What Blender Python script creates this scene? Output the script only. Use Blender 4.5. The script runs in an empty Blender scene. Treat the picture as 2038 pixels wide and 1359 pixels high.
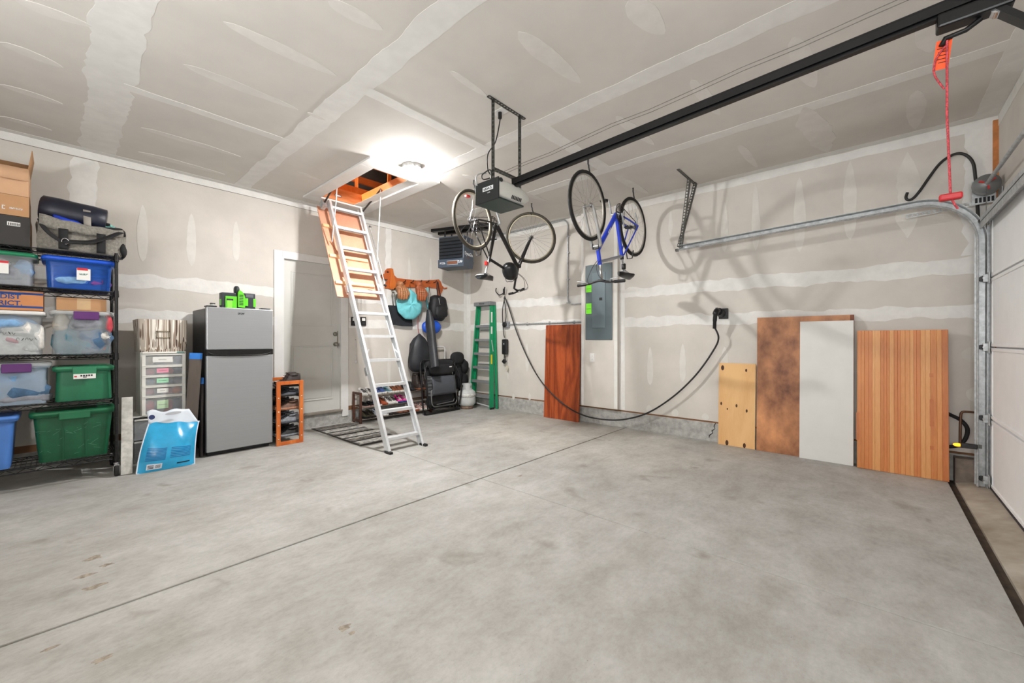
import bpy, math, random
from mathutils import Matrix, Vector, Euler, noise
S = bpy.context.scene
C = S.collection
PI = math.pi
rnd = random.Random(7)

# ------------------------------------------------------------------ camera
HC, FPX, AZ, CAMX, CAMY, HORIZON, CEIL = 1.18, 805.0, math.radians(41.8), -5.106, -5.692, 678.0, 3.02
cam_d = bpy.data.cameras.new('camera')
cam_d.sensor_width = 36.0
cam_d.lens = 36.0 * FPX / 2038.0
cam_d.shift_y = (HORIZON - 679.5) / 2038.0
cam_d.clip_start = 0.05
cam = bpy.data.objects.new('camera', cam_d)
C.objects.link(cam)
cam.location = (CAMX, CAMY, HC)
cam.rotation_euler = (PI / 2, 0, AZ - PI / 2)
S.camera = cam

# ------------------------------------------------------------------ world and exposure
w = bpy.data.worlds.new('world')
S.world = w
w.use_nodes = True
w.node_tree.nodes['Background'].inputs[0].default_value = (0.55, 0.62, 0.7, 1)
w.node_tree.nodes['Background'].inputs[1].default_value = 0.3
S.view_settings.view_transform = 'Standard'
S.view_settings.look = 'None'
S.view_settings.exposure = 0.0
S.view_settings.gamma = 1.0
S.view_settings.use_curve_mapping = False
BULB_W = 122.0        # each of the three bulbs of the ceiling fixture
TUBE_W = 5.0       # tube glow of the added fill lights behind the camera
WALL_W = (56.0, 122.0)   # the two added fill lamps on the unseen side wall

# ------------------------------------------------------------------ pixel helpers (a pixel is only a direction; the plane gives the distance)
FW = (math.cos(AZ), math.sin(AZ)); RT = (math.sin(AZ), -math.cos(AZ))
def ray(x, y):
    r = (x - 1019.0) / FPX
    return (FW[0] + r * RT[0], FW[1] + r * RT[1], (HORIZON - y) / FPX)
def pz(x, y, Z=0.0):
    d = ray(x, y); t = (Z - HC) / d[2]
    return Vector((CAMX + t * d[0], CAMY + t * d[1], Z))
def py_(x, y, Y=0.0):
    d = ray(x, y); t = (Y - CAMY) / d[1]
    return Vector((CAMX + t * d[0], Y, HC + t * d[2]))
def px_(x, y, X=0.0):
    d = ray(x, y); t = (X - CAMX) / d[0]
    return Vector((X, CAMY + t * d[1], HC + t * d[2]))

# ------------------------------------------------------------------ materials
MATS = {}
def mat(name, col, rough=0.6, metal=0.0, var=0.08, scale=6.0, bump=0.0, bscale=80.0, alpha=1.0, trans=0.0, emit=0.0,
        col2=None, stretch=None, spec=0.5, coat=0.0, detail=4.0, contrast=(0.35, 0.65)):
    if name in MATS: return MATS[name]
    m = bpy.data.materials.new(name); m.use_nodes = True
    nt = m.node_tree; b = nt.nodes['Principled BSDF']
    b.inputs['Roughness'].default_value = rough
    b.inputs['Metallic'].default_value = metal
    b.inputs['Specular IOR Level'].default_value = spec
    if coat: b.inputs['Coat Weight'].default_value = coat
    if trans: b.inputs['Transmission Weight'].default_value = trans
    if alpha < 1: b.inputs['Alpha'].default_value = alpha
    tc = nt.nodes.new('ShaderNodeTexCoord')
    mp = nt.nodes.new('ShaderNodeMapping')
    if stretch: mp.inputs['Scale'].default_value = stretch
    nt.links.new(tc.outputs['Object'], mp.inputs[0])
    nz = nt.nodes.new('ShaderNodeTexNoise')
    nz.inputs['Scale'].default_value = scale; nz.inputs['Detail'].default_value = detail; nz.inputs['Roughness'].default_value = 0.6
    nt.links.new(mp.outputs[0], nz.inputs[0])
    cr = nt.nodes.new('ShaderNodeValToRGB')
    a = tuple(max(0, c * (1 - var)) for c in col); bb = col2 if col2 else tuple(min(1, c * (1 + var)) for c in col)
    cr.color_ramp.elements[0].position = contrast[0]; cr.color_ramp.elements[1].position = contrast[1]
    cr.color_ramp.elements[0].color = (*a, 1); cr.color_ramp.elements[1].color = (*bb, 1)
    nt.links.new(nz.outputs[0], cr.inputs[0])
    nt.links.new(cr.outputs[0], b.inputs['Base Color'])
    if emit:
        b.inputs['Emission Color'].default_value = (*col, 1); b.inputs['Emission Strength'].default_value = emit
    if bump:
        n2 = nt.nodes.new('ShaderNodeTexNoise'); n2.inputs['Scale'].default_value = bscale; n2.inputs['Detail'].default_value = 3
        nt.links.new(mp.outputs[0], n2.inputs[0])
        bp = nt.nodes.new('ShaderNodeBump'); bp.inputs['Strength'].default_value = bump; bp.inputs['Distance'].default_value = 0.01
        nt.links.new(n2.outputs[0], bp.inputs['Height']); nt.links.new(bp.outputs[0], b.inputs['Normal'])
    MATS[name] = m
    return m
def s2l(r, g, b):
    f = lambda c: (c / 255 / 12.92) if c / 255 <= 0.04045 else ((c / 255 + 0.055) / 1.055) ** 2.4
    return (f(r), f(g), f(b))
def M(name, r, g, b, **k):
    return mat(name, s2l(r, g, b), **k)

def wood_mat(name, c1, c2, axis='Z', scale=3.0, dist=6.0, rough=0.5, ring=14.0, fine=0.5):
    if name in MATS: return MATS[name]
    m = bpy.data.materials.new(name); m.use_nodes = True
    nt = m.node_tree; b = nt.nodes['Principled BSDF']; b.inputs['Roughness'].default_value = rough
    tc = nt.nodes.new('ShaderNodeTexCoord'); mp = nt.nodes.new('ShaderNodeMapping')
    sc = {'X': (0.12, 1, 1), 'Y': (1, 0.12, 1), 'Z': (1, 1, 0.12)}[axis]
    mp.inputs['Scale'].default_value = sc
    nt.links.new(tc.outputs['Object'], mp.inputs[0])
    nz = nt.nodes.new('ShaderNodeTexNoise'); nz.inputs['Scale'].default_value = scale; nz.inputs['Detail'].default_value = 6; nz.inputs['Distortion'].default_value = 0.6
    nt.links.new(mp.outputs[0], nz.inputs[0])
    n2 = nt.nodes.new('ShaderNodeTexNoise'); n2.inputs['Scale'].default_value = ring * 8; n2.inputs['Detail'].default_value = 2
    nt.links.new(mp.outputs[0], n2.inputs[0])
    mul = nt.nodes.new('ShaderNodeMath'); mul.operation = 'MULTIPLY'; mul.inputs[1].default_value = dist * 2
    nt.links.new(nz.outputs[0], mul.inputs[0])
    fr = nt.nodes.new('ShaderNodeMath'); fr.operation = 'PINGPONG'; fr.inputs[1].default_value = 1.0
    nt.links.new(mul.outputs[0], fr.inputs[0])
    mx = nt.nodes.new('ShaderNodeMix'); mx.data_type = 'FLOAT'; mx.inputs[0].default_value = fine
    nt.links.new(fr.outputs[0], mx.inputs[2]); nt.links.new(n2.outputs[0], mx.inputs[3])
    cr = nt.nodes.new('ShaderNodeValToRGB')
    cr.color_ramp.elements[0].position = 0.2; cr.color_ramp.elements[1].position = 0.8
    cr.color_ramp.elements[0].color = (*c1, 1); cr.color_ramp.elements[1].color = (*c2, 1)
    nt.links.new(mx.outputs[0], cr.inputs[0]); nt.links.new(cr.outputs[0], b.inputs['Base Color'])
    MATS[name] = m
    return m

def plastic_clear(name, col, f=0.45, rough=0.25):
    """translucent storage plastic: part see-through, part milky"""
    if name in MATS: return MATS[name]
    m = bpy.data.materials.new(name); m.use_nodes = True
    nt = m.node_tree; nt.nodes.remove(nt.nodes['Principled BSDF']); out = nt.nodes['Material Output']
    tr = nt.nodes.new('ShaderNodeBsdfTransparent'); tr.inputs[0].default_value = (*[min(1, 0.4 + 0.6 * c) for c in col], 1)
    pb = nt.nodes.new('ShaderNodeBsdfPrincipled'); pb.inputs['Base Color'].default_value = (*col, 1); pb.inputs['Roughness'].default_value = rough
    tc = nt.nodes.new('ShaderNodeTexCoord'); nz = nt.nodes.new('ShaderNodeTexNoise'); nz.inputs['Scale'].default_value = 9
    nt.links.new(tc.outputs['Object'], nz.inputs[0])
    mr = nt.nodes.new('ShaderNodeMapRange'); mr.inputs[3].default_value = f - 0.08; mr.inputs[4].default_value = f + 0.08
    nt.links.new(nz.outputs[0], mr.inputs[0])
    mx = nt.nodes.new('ShaderNodeMixShader')
    nt.links.new(mr.outputs[0], mx.inputs[0]); nt.links.new(tr.outputs[0], mx.inputs[1]); nt.links.new(pb.outputs[0], mx.inputs[2])
    nt.links.new(mx.outputs[0], out.inputs[0])
    MATS[name] = m
    return m

# ------------------------------------------------------------------ mesh builder
class MB:
    def __init__(s, T=None):
        s.v = []; s.f = []; s.sm = []; s.T = T or Matrix()
    def add(s, vs, fs, smooth=False):
        o = len(s.v); T = s.T
        s.v.extend([tuple(T @ Vector(p)) for p in vs])
        s.f.extend([tuple(i + o for i in f) for f in fs]); s.sm.extend([smooth] * len(fs))
        return s
    def box(s, c, d, R=None):
        hx, hy, hz = d[0] / 2, d[1] / 2, d[2] / 2
        vs = [Vector((sx * hx, sy * hy, sz * hz)) for sz in (-1, 1) for sy in (-1, 1) for sx in (-1, 1)]
        if R is not None: vs = [R @ p for p in vs]
        c = Vector(c)
        return s.add([p + c for p in vs], [(0, 2, 3, 1), (4, 5, 7, 6), (0, 1, 5, 4), (2, 6, 7, 3), (0, 4, 6, 2), (1, 3, 7, 5)])
    def bb(s, x0, x1, y0, y1, z0, z1):
        return s.box(((x0 + x1) / 2, (y0 + y1) / 2, (z0 + z1) / 2), (abs(x1 - x0), abs(y1 - y0), abs(z1 - z0)))
    def beam(s, a, b, w, h, up=(0, 0, 1)):
        a = Vector(a); b = Vector(b); d = (b - a); L = d.length; d.normalize()
        u = Vector(up)
        if abs(d.dot(u)) > 0.98: u = Vector((1, 0, 0))
        sx = d.cross(u).normalized(); sz = sx.cross(d).normalized()
        R = Matrix((sx, d, sz)).transposed()
        return s.box((a + b) / 2, (w, L, h), R)
    def tube(s, pts, r, n=8, closed=False, cap=True, smooth=True, flat=1.0):
        P = [Vector(p) for p in pts]; N = len(P)
        rr = r if isinstance(r, (list, tuple)) else [r] * N
        tan = []
        for i in range(N):
            if closed: t = P[(i + 1) % N] - P[i - 1]
            else: t = P[min(i + 1, N - 1)] - P[max(i - 1, 0)]
            tan.append(t.normalized() if t.length > 1e-9 else Vector((0, 0, 1)))
        u = Vector((0, 0, 1)) if abs(tan[0].z) < 0.9 else Vector((1, 0, 0))
        u = (u - tan[0] * u.dot(tan[0])).normalized()
        vs = []
        for i in range(N):
            u = (u - tan[i] * u.dot(tan[i]))
            u = u.normalized() if u.length > 1e-6 else tan[i].orthogonal().normalized()
            w_ = tan[i].cross(u)
            for k in range(n):
                a = 2 * PI * k / n
                vs.append(P[i] + (u * math.cos(a) * flat + w_ * math.sin(a)) * rr[i])
        fs = []
        for i in range(N if closed else N - 1):
            j = (i + 1) % N
            for k in range(n):
                k2 = (k + 1) % n
                fs.append((i * n + k, i * n + k2, j * n + k2, j * n + k))
        s.add(vs, fs, smooth)
        if cap and not closed:
            s.add(vs[:n], [tuple(range(n))[::-1]]); s.add(vs[-n:], [tuple(range(n))])
        return s
    def cyl(s, a, b, r, n=12, r2=None, smooth=True):
        return s.tube([a, b], [r, r if r2 is None else r2], n, smooth=smooth)
    def lathe(s, prof, n=20, T=None, smooth=True, cap=True):
        vs = []; fs = []
        for (r, z) in prof:
            for k in range(n):
                a = 2 * PI * k / n
                p = Vector((r * math.cos(a), r * math.sin(a), z)); vs.append(T @ p if T else p)
        for i in range(len(prof) - 1):
            for k in range(n):
                k2 = (k + 1) % n
                fs.append((i * n + k, i * n + k2, (i + 1) * n + k2, (i + 1) * n + k))
        s.add(vs, fs, smooth)
        if cap:
            if prof[0][0] > 1e-6: s.add(vs[:n], [tuple(range(n))[::-1]])
            if prof[-1][0] > 1e-6: s.add(vs[-n:], [tuple(range(n))])
        return s
    def prism(s, poly, h, T=None, smooth=False):
        """polygon in local xy extruded 0..h along local z"""
        n = len(poly)
        vs = [Vector((p[0], p[1], 0)) for p in poly] + [Vector((p[0], p[1], h)) for p in poly]
        if T: vs = [T @ p for p in vs]
        s.add(vs, [tuple(range(n))[::-1], tuple(range(n, 2 * n))])
        s.add(vs, [(i, (i + 1) % n, n + (i + 1) % n, n + i) for i in range(n)], smooth)
        return s
    def ell(s, c, r, n=14, m=9, R=None, jit=0.0, seed=0, e=1.0):
        vs = []; fs = []; c = Vector(c)
        sg = lambda v: math.copysign(abs(v) ** e, v)
        for i in range(m + 1):
            t = PI * i / m
            for k in range(n):
                a = 2 * PI * k / n
                p = Vector((sg(math.sin(t)) * sg(math.cos(a)) * r[0], sg(math.sin(t)) * sg(math.sin(a)) * r[1], sg(math.cos(t)) * r[2]))
                if jit:
                    q = noise.noise(Vector((p.x / max(r) * 2 + seed, p.y / max(r) * 2, p.z / max(r) * 2)))
                    p *= 1 + jit * q
                if R is not None: p = R @ p
                vs.append(p + c)
        for i in range(m):
            for k in range(n):
                k2 = (k + 1) % n
                fs.append((i * n + k, (i + 1) * n + k, (i + 1) * n + k2, i * n + k2))
        return s.add(vs, fs, True)
    def loft(s, rings, closed=True, cap=True, smooth=True):
        n = len(rings[0]); vs = [Vector(p) for r in rings for p in r]; fs = []
        for i in range(len(rings) - 1):
            for k in range(n if closed else n - 1):
                k2 = (k + 1) % n
                fs.append((i * n + k, i * n + k2, (i + 1) * n + k2, (i + 1) * n + k))
        s.add(vs, fs, smooth)
        if cap:
            s.add(vs[:n], [tuple(range(n))[::-1]]); s.add(vs[-n:], [tuple(range(n))])
        return s
    def grid(s, fn, nu, nv, smooth=True):
        vs = [Vector(fn(i / nu, j / nv)) for j in range(nv + 1) for i in range(nu + 1)]
        fs = [(j * (nu + 1) + i, j * (nu + 1) + i + 1, (j + 1) * (nu + 1) + i + 1, (j + 1) * (nu + 1) + i) for j in range(nv) for i in range(nu)]
        return s.add(vs, fs, smooth)
    def build(s, name, material, parent=None, bevel=0.0, seg=2, solid=0.0, sub=0, loc=None, label=None):
        me = bpy.data.meshes.new(name); me.from_pydata(s.v, [], s.f); me.validate(); me.update()
        for p, q in zip(me.polygons, s.sm): p.use_smooth = q
        o = bpy.data.objects.new(name, me); C.objects.link(o)
        me.materials.append(material)
        if parent is not None: o.parent = parent
        if loc is not None: o.location = loc
        if solid:
            md = o.modifiers.new('solid', 'SOLIDIFY'); md.thickness = solid; md.offset = 0
        if sub:
            md = o.modifiers.new('sub', 'SUBSURF'); md.levels = sub; md.render_levels = sub
        if bevel:
            md = o.modifiers.new('bevel', 'BEVEL'); md.width = bevel; md.segments = seg; md.limit_method = 'ANGLE'; md.angle_limit = math.radians(40)
            me.update()
        if label: o['label'] = label
        return o

def thing(name, label, cat, loc=(0, 0, 0), rot=(0, 0, 0), group=None):
    o = bpy.data.objects.new(name, None); C.objects.link(o)
    o.location = loc
    o.rotation_euler = rot if isinstance(rot, (tuple, list, Euler)) else (0, 0, rot)
    o.empty_display_size = 0.1
    o['label'] = label; o['category'] = cat
    if group: o['group'] = group
    return o
def tag(o, label, cat, group=None):
    o['label'] = label; o['category'] = cat
    if group: o['group'] = group
    return o
def struct(o):
    o['kind'] = 'structure'
    return o
def stuff(o):
    o['kind'] = 'stuff'
    return o
def text_part(name, txt, size, material, parent, Tm, depth=0.0008, align='CENTER', font_bold=0.0, sx=1.0):
    """flat lettering turned into a mesh; Tm maps text xy onto the surface"""
    cu = bpy.data.curves.new(name, 'FONT'); cu.body = txt; cu.size = size; cu.align_x = align; cu.align_y = 'CENTER'
    cu.extrude = depth; cu.offset = font_bold; cu.resolution_u = 3
    tmp = bpy.data.objects.new(name + '_tmp', cu); C.objects.link(tmp)
    dg = bpy.context.evaluated_depsgraph_get()
    me = bpy.data.meshes.new_from_object(tmp.evaluated_get(dg))
    bpy.data.objects.remove(tmp)
    me.transform(Tm @ Matrix.Diagonal((sx, 1, 1, 1)))
    me.materials.clear(); me.materials.append(material)
    o = bpy.data.objects.new(name, me); C.objects.link(o); o.parent = parent
    return o
def scribble_part(name, n, size, material, parent, Tm, cursive=False, seed=1):
    """lettering too small to read in the photograph: letter-like strokes"""
    r = random.Random(seed); m = MB(Tm); w_ = size * .62; L = n * w_
    for k in range(n):
        x = -L / 2 + k * w_ + w_ * .15; c = w_ * .7; h = size * .5
        if cursive:
            m.tube(smoothpath([(x - w_ * .2, -h * .6, .0004), (x + c * .3, h * r.uniform(.0, .9), .0004), (x + c * .6, -h * .6, .0004), (x + c, -h * r.uniform(.3, .6), .0004)], 3), size * .045, 4)
        else:
            m.box((x, 0, .0004), (size * .16, size, .0008))
            for _ in range(2):
                yy = r.choice((-.42, 0, .42)) * size; m.box((x + c / 2, yy, .0004), (c, size * .16, .0008))
            if r.random() < .6: m.box((x + c, r.choice((-.22, .22, 0)) * size, .0004), (size * .16, size * .55, .0008))
    return stuff(m.build(name, material, parent))
def frame(o, x, y):
    """matrix with local x,y axes and origin"""
    x = Vector(x).normalized(); y = Vector(y).normalized(); z = x.cross(y)
    return Matrix.Translation(Vector(o)) @ Matrix((x, y, z)).transposed().to_4x4()
def arc(c, r, a0, a1, n, ax=(1, 0, 0), ay=(0, 0, 1)):
    c = Vector(c); ax = Vector(ax); ay = Vector(ay)
    return [c + ax * (r * math.cos(a0 + (a1 - a0) * i / n)) + ay * (r * math.sin(a0 + (a1 - a0) * i / n)) for i in range(n + 1)]
def smoothpath(pts, n=6):
    P = [Vector(p) for p in pts]; out = []
    for i in range(len(P) - 1):
        p0 = P[max(i - 1, 0)]; p1 = P[i]; p2 = P[i + 1]; p3 = P[min(i + 2, len(P) - 1)]
        for k in range(n):
            t = k / n
            out.append(0.5 * ((2 * p1) + (p2 - p0) * t + (2 * p0 - 5 * p1 + 4 * p2 - p3) * t * t + (3 * p1 - p0 - 3 * p2 + p3) * t ** 3))
    out.append(P[-1])
    return out
def copy_tree(o, parent=None):
    c = o.copy(); C.objects.link(c); c.parent = parent
    for ch in list(o.children): copy_tree(ch, c)
    return c

# ------------------------------------------------------------------ common materials
m_wall = M('drywall', 203, 197, 189, rough=0.9, var=0.05, scale=2.5, bump=0.05, bscale=60)
m_ceil = M('drywall_ceiling', 208, 203, 196, rough=0.9, var=0.04, scale=2.0)
m_mud = M('joint_compound', 220, 218, 214, rough=0.85, var=0.05, scale=9, bump=0.15, bscale=30)
m_mudc = M('joint_compound_ceiling', 221, 219, 215, rough=0.85, var=0.04, scale=9)
m_white = M('white_paint', 218, 217, 214, rough=0.5, var=0.03)
m_black = M('black_plastic', 22, 22, 24, rough=0.45, var=0.15)
m_blackm = M('black_metal', 20, 20, 21, rough=0.38, metal=0.3, var=0.2)
m_galv = M('galvanised_steel', 176, 179, 180, rough=0.4, metal=0.55, var=0.2, scale=30)
m_alu = M('aluminium', 212, 214, 216, rough=0.38, metal=0.25, var=0.06, scale=14)
m_chrome = M('chrome', 190, 190, 192, rough=0.2, metal=1.0, var=0.05)
m_steel = M('dark_zinc_angle', 92, 92, 88, rough=0.45, metal=0.8, var=0.2, scale=20)
m_rubber = M('tyre_rubber', 26, 25, 24, rough=0.8, var=0.2, scale=40)
m_kraft = M('cardboard', 176, 134, 96, rough=0.85, var=0.07, scale=5)
m_kraft2 = M('cardboard_light', 196, 156, 122, rough=0.85, var=0.06, scale=5)
m_paper = M('white_paper', 225, 224, 220, rough=0.8, var=0.03)
m_ink = M('black_ink', 18, 18, 22, rough=0.7, var=0.1)
m_whiteink = M('white_ink', 222, 224, 226, rough=0.6, var=0.02)
# ------------------------------------------------------------------ floor: slabs with open joints
def floor_mat():
    m = bpy.data.materials.new('concrete_floor'); m.use_nodes = True
    nt = m.node_tree; b = nt.nodes['Principled BSDF']; b.inputs['Roughness'].default_value = 0.72
    b.inputs['Specular IOR Level'].default_value = 0.35
    tc = nt.nodes.new('ShaderNodeTexCoord')
    def nz(scale, detail, stretch=(1, 1, 1), rough=0.6, dist=0.0):
        mp = nt.nodes.new('ShaderNodeMapping'); mp.inputs['Scale'].default_value = stretch
        nt.links.new(tc.outputs['Object'], mp.inputs[0])
        n = nt.nodes.new('ShaderNodeTexNoise'); n.inputs['Scale'].default_value = scale; n.inputs['Detail'].default_value = detail
        n.inputs['Roughness'].default_value = rough; n.inputs['Distortion'].default_value = dist
        nt.links.new(mp.outputs[0], n.inputs[0]); return n
    def ramp(src, p0, p1, c0, c1):
        r = nt.nodes.new('ShaderNodeValToRGB'); r.color_ramp.elements[0].position = p0; r.color_ramp.elements[1].position = p1
        r.color_ramp.elements[0].color = (*c0, 1); r.color_ramp.elements[1].color = (*c1, 1)
        nt.links.new(src.outputs[0], r.inputs[0]); return r
    def mulc(a, b_, fac=1.0):
        x = nt.nodes.new('ShaderNodeMix'); x.data_type = 'RGBA'; x.blend_type = 'MULTIPLY'; x.inputs[0].default_value = fac
        nt.links.new(a.outputs[0] if a.bl_idname != 'ShaderNodeMix' else a.outputs[2], x.inputs[6])
        nt.links.new(b_.outputs[0], x.inputs[7]); return x
    base = ramp(nz(0.9, 8, (1, 1, 1), 0.65), 0.3, 0.7, s2l(160, 158, 153), s2l(190, 189, 186))
    sweep = ramp(nz(3.2, 10, (1.0, 1.5, 1), 0.74, 0.1), 0.37, 0.60, (0.74, 0.72, 0.69), (1, 1, 1))
    fine = ramp(nz(26, 8, (1, 1.5, 1), 0.8), 0.32, 0.55, (0.84, 0.83, 0.81), (1, 1, 1))
    stain = ramp(nz(2.6, 3, (1.2, 1, 1), 0.5, 0.4), 0.26, 0.36, (0.62, 0.58, 0.52), (1, 1, 1))
    pit = ramp(nz(70, 2), 0.2, 0.27, (0.35, 0.33, 0.3), (1, 1, 1))
    x = mulc(base, sweep, 0.8); x = mulc(x, fine, 0.9); x = mulc(x, stain, 0.75); x = mulc(x, pit, 0.8)
    nt.links.new(x.outputs[2], b.inputs['Base Color'])
    bn = nz(45, 6); bp = nt.nodes.new('ShaderNodeBump'); bp.inputs['Strength'].default_value = 0.12; bp.inputs['Distance'].default_value = 0.01
    nt.links.new(bn.outputs[0], bp.inputs['Height']); nt.links.new(bp.outputs[0], b.inputs['Normal'])
    return m
m_floor = floor_mat()
m_joint = M('joint_dirt', 62, 50, 40, rough=0.95, var=0.35, scale=12)
m_apron = M('stained_concrete', 150, 138, 122, rough=0.85, var=0.2, scale=3, col2=s2l(176, 168, 156), bump=0.2)
XL, YF = -7.1, -6.45
fl = struct(MB().bb(XL - 0.2, 0.2, YF - 0.3, 0.2, -0.2, -0.022).build('floor', m_joint))
JX, JY, JE = -2.70, -3.18, -6.18
g = 0.008
random.seed(3)
def slab(x0, x1, y0, y1):
    MB().bb(x0, x1, y0, y1, -0.12, 0.0).build('concrete_slab', m_floor, fl, bevel=0.004)
slab(XL - .1, JX - 0.0028, JY + g, 0.1); slab(JX + 0.0028, 0.1, JY + g, 0.1)
slab(XL - .1, JX - 0.0028, JE + 0.025, JY - g); slab(JX + 0.0028, 0.1, JE + 0.025, JY - g)
ap = MB()
ap.prism([(JE - 0.02, -0.12), (JE - 0.02, -0.004), (-6.40, 0.045), (-6.75, 0.045), (-6.75, -0.12)], 0.1 - XL + .1, frame((XL - .1, 0, 0), (0, 1, 0), (0, 0, 1)))
ap.build('door_apron', m_apron, fl)

# small old spills with their own outlines
m_spill = M('old_spill', 146, 136, 122, rough=.9, var=.35, scale=40, bump=.3)
for k, (x, y, r) in enumerate(((188, 1110, .05), (213, 1124, .035), (170, 1146, .04), (185, 1168, .05), (100, 1290, .025), (202, 1312, .035), (685, 1250, .035), (700, 1260, .02), (1035, 947, .03), (1130, 853, .02))):
    c = pz(x, y); pts = []
    for j in range(18):
        a = 2 * PI * j / 18; q = r * (0.65 + .5 * noise.noise(Vector((math.cos(a) * 1.5 + k * 5, math.sin(a) * 1.5, k))))
        pts.append((c.x + q * 1.2 * math.cos(a), c.y + q * .7 * math.sin(a)))
    MB().prism(pts, .0004, Matrix.Translation((0, 0, .0003))).build('spill_mark', m_spill, fl)

# ------------------------------------------------------------------ walls
CURB = 0.215
DX0, DX1, DZ0, DZ1 = -3.175, -2.425, 0.20, 2.245          # entry door leaf opening
wb = MB()
TH = 0.12
def bwall(x0, x1, z0, z1): wb.bb(x0, x1, 0.0, TH, z0, z1)
bwall(XL, DX0 - 0.02, CURB + 0.02, CEIL); bwall(DX1 + 0.02, TH, CURB + 0.02, CEIL); bwall(DX0 - 0.02, DX1 + 0.02, DZ1 + 0.02, CEIL)
wall_back = struct(wb.build('wall_back', m_wall))
wr = MB().bb(0.0, TH, YF, 0.0, CURB + 0.02, CEIL)
wall_right = struct(wr.build('wall_right', m_wall))
wall_left = struct(MB().bb(XL - TH, XL, YF, TH, 0, CEIL).build('wall_left', m_wall))
GX1, GX0, GZ = -0.31, -5.19, 2.20                             # garage door opening
wf = MB().bb(GX1 + 0.02, TH, YF - TH, YF, 0, CEIL).bb(XL, GX0, YF - TH, YF, 0, CEIL).bb(GX0, GX1 + 0.02, YF - TH, YF, GZ + 0.03, CEIL)
wall_front = struct(wf.build('wall_front', m_wall))
# ceiling with the attic hatch opening
HX0, HX1, HY0, HY1 = -2.90, -2.33, -1.76, -0.44
cb = MB()
for (x0, x1, y0, y1) in ((XL, HX0, YF, 0), (HX1, 0, YF, 0), (HX0, HX1, YF, HY0), (HX0, HX1, HY1, 0)):
    cb.bb(x0, x1, y0, y1, CEIL, CEIL + 0.015)
ceiling = struct(cb.build('ceiling', m_ceil))

# concrete stem walls below the drywall and wooden sill plates
m_curb = M('stem_wall_concrete', 158, 157, 152, rough=0.9, var=0.12, scale=14, bump=0.5, bscale=50, col2=s2l(180, 179, 175))
m_sill = M('sill_plate_wood', 120, 84, 56, rough=0.8, var=0.2)
MB().bb(0.0, TH, YF, 0.0, -0.02, CURB).build('stem_wall', m_curb, wall_right, bevel=0.006)
MB().bb(0.006, TH, YF, 0.0, CURB, CURB + 0.02).build('sill_plate', m_sill, wall_right)
MB().bb(XL, 0.0, 0.0, TH, -0.02, CURB - 0.045).build('stem_wall', m_curb, wall_back, bevel=0.006)
MB().bb(XL, DX0 - 0.02, 0.006, TH, CURB - 0.045, CURB + 0.02).build('sill_plate', m_sill, wall_back)
MB().bb(DX1 + 0.02, 0, 0.006, TH, CURB - 0.045, CURB + 0.02).build('sill_plate', m_sill, wall_back)
# dark crack in the curb beside the small plywood
m_crack = M('crack', 40, 38, 36, rough=1)
ck = MB(); pts = [px_(1424, 842), px_(1421, 848), px_(1423, 853), px_(1417, 857), px_(1418, 862), px_(1412, 866), px_(1411, 871)]
ck.tube([p + Vector((-0.0005, 0, 0)) for p in pts], [0.004, .006, .003, .007, .005, .006, .003], 5).build('crack', m_crack, wall_right)

# ------------------------------------------------------------------ joint compound: seams, corner tape, screw-line streaks
def plane_pt(pl, a, b, off=0.0):
    if pl == 'B': return Vector((a, -off, b))
    if pl == 'R': return Vector((-off, a, b))
    if pl == 'F': return Vector((a, YF + off, b))
    return Vector((a, b, CEIL - off))
def to2(pl, p):
    if pl in ('B', 'F'): return (p.x, p.z)
    if pl == 'R': return (p.y, p.z)
    return (p.x, p.y)
def pix(pl, x, y):
    return to2(pl, {'B': lambda: py_(x, y, 0), 'R': lambda: px_(x, y, 0), 'C': lambda: pz(x, y, CEIL)}[pl]())
OWN = {'B': wall_back, 'R': wall_right, 'C': ceiling, 'F': wall_front}
def mud(pl, a, b, w0, name='mud_streak', shape='lens', rag=0.12, seed=0, off=0.0022):
    """strip of compound between 2d points a, b; shape band or lens"""
    ax, ay = a; bx, by = b
    L = math.hypot(bx - ax, by - ay); n = max(16, int(L / 0.05))
    ux, uy = (bx - ax) / L, (by - ay) / L; nx, ny = -uy, ux
    A = []; B = []
    for i in range(n + 1):
        t = i / n
        if shape == 'band': h = 1.0
        elif shape == 'lens': h = max(0.04, math.sin(PI * t ** 0.8) ** 0.55)
        elif shape == 'taper': h = max(0.05, 1 - t ** 1.5)
        else: h = max(0.05, (1 - abs(2 * t - 1) ** 3))
        r1 = 1 + rag * 2 * (noise.noise(Vector((t * L * 5, seed * 3.7, 1.3))) + 0.5 * noise.noise(Vector((t * L * 19, seed * 3.7, 4.1))))
        r2 = 1 + rag * 2 * (noise.noise(Vector((t * L * 5, seed * 3.7, 9.3))) + 0.5 * noise.noise(Vector((t * L * 19, seed * 3.7, 7.7))))
        x, y = ax + ux * L * t, ay + uy * L * t
        A.append((x + nx * w0 / 2 * h * r1, y + ny * w0 / 2 * h * r1)); B.append((x - nx * w0 / 2 * h * r2, y - ny * w0 / 2 * h * r2))
    vs = []; fs = []
    lim = lambda p: p
    for i in range(n + 1):
        vs += [plane_pt(pl, *lim(A[i]), 0), plane_pt(pl, *lim(A[i]), off), plane_pt(pl, *lim(B[i]), off), plane_pt(pl, *lim(B[i]), 0)]
    for i in range(n):
        o = i * 4
        fs += [(o, o + 4, o + 5, o + 1), (o + 1, o + 5, o + 6, o + 2), (o + 2, o + 6, o + 7, o + 3)]
    m = MB(); m.add(vs, fs)
    me_o = m.build(name, (m_mudc if pl == 'C' else m_mud) if name == 'taped_seam' else (m_streakc if pl == 'C' else m_streak), OWN[pl])
    return me_o
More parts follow.
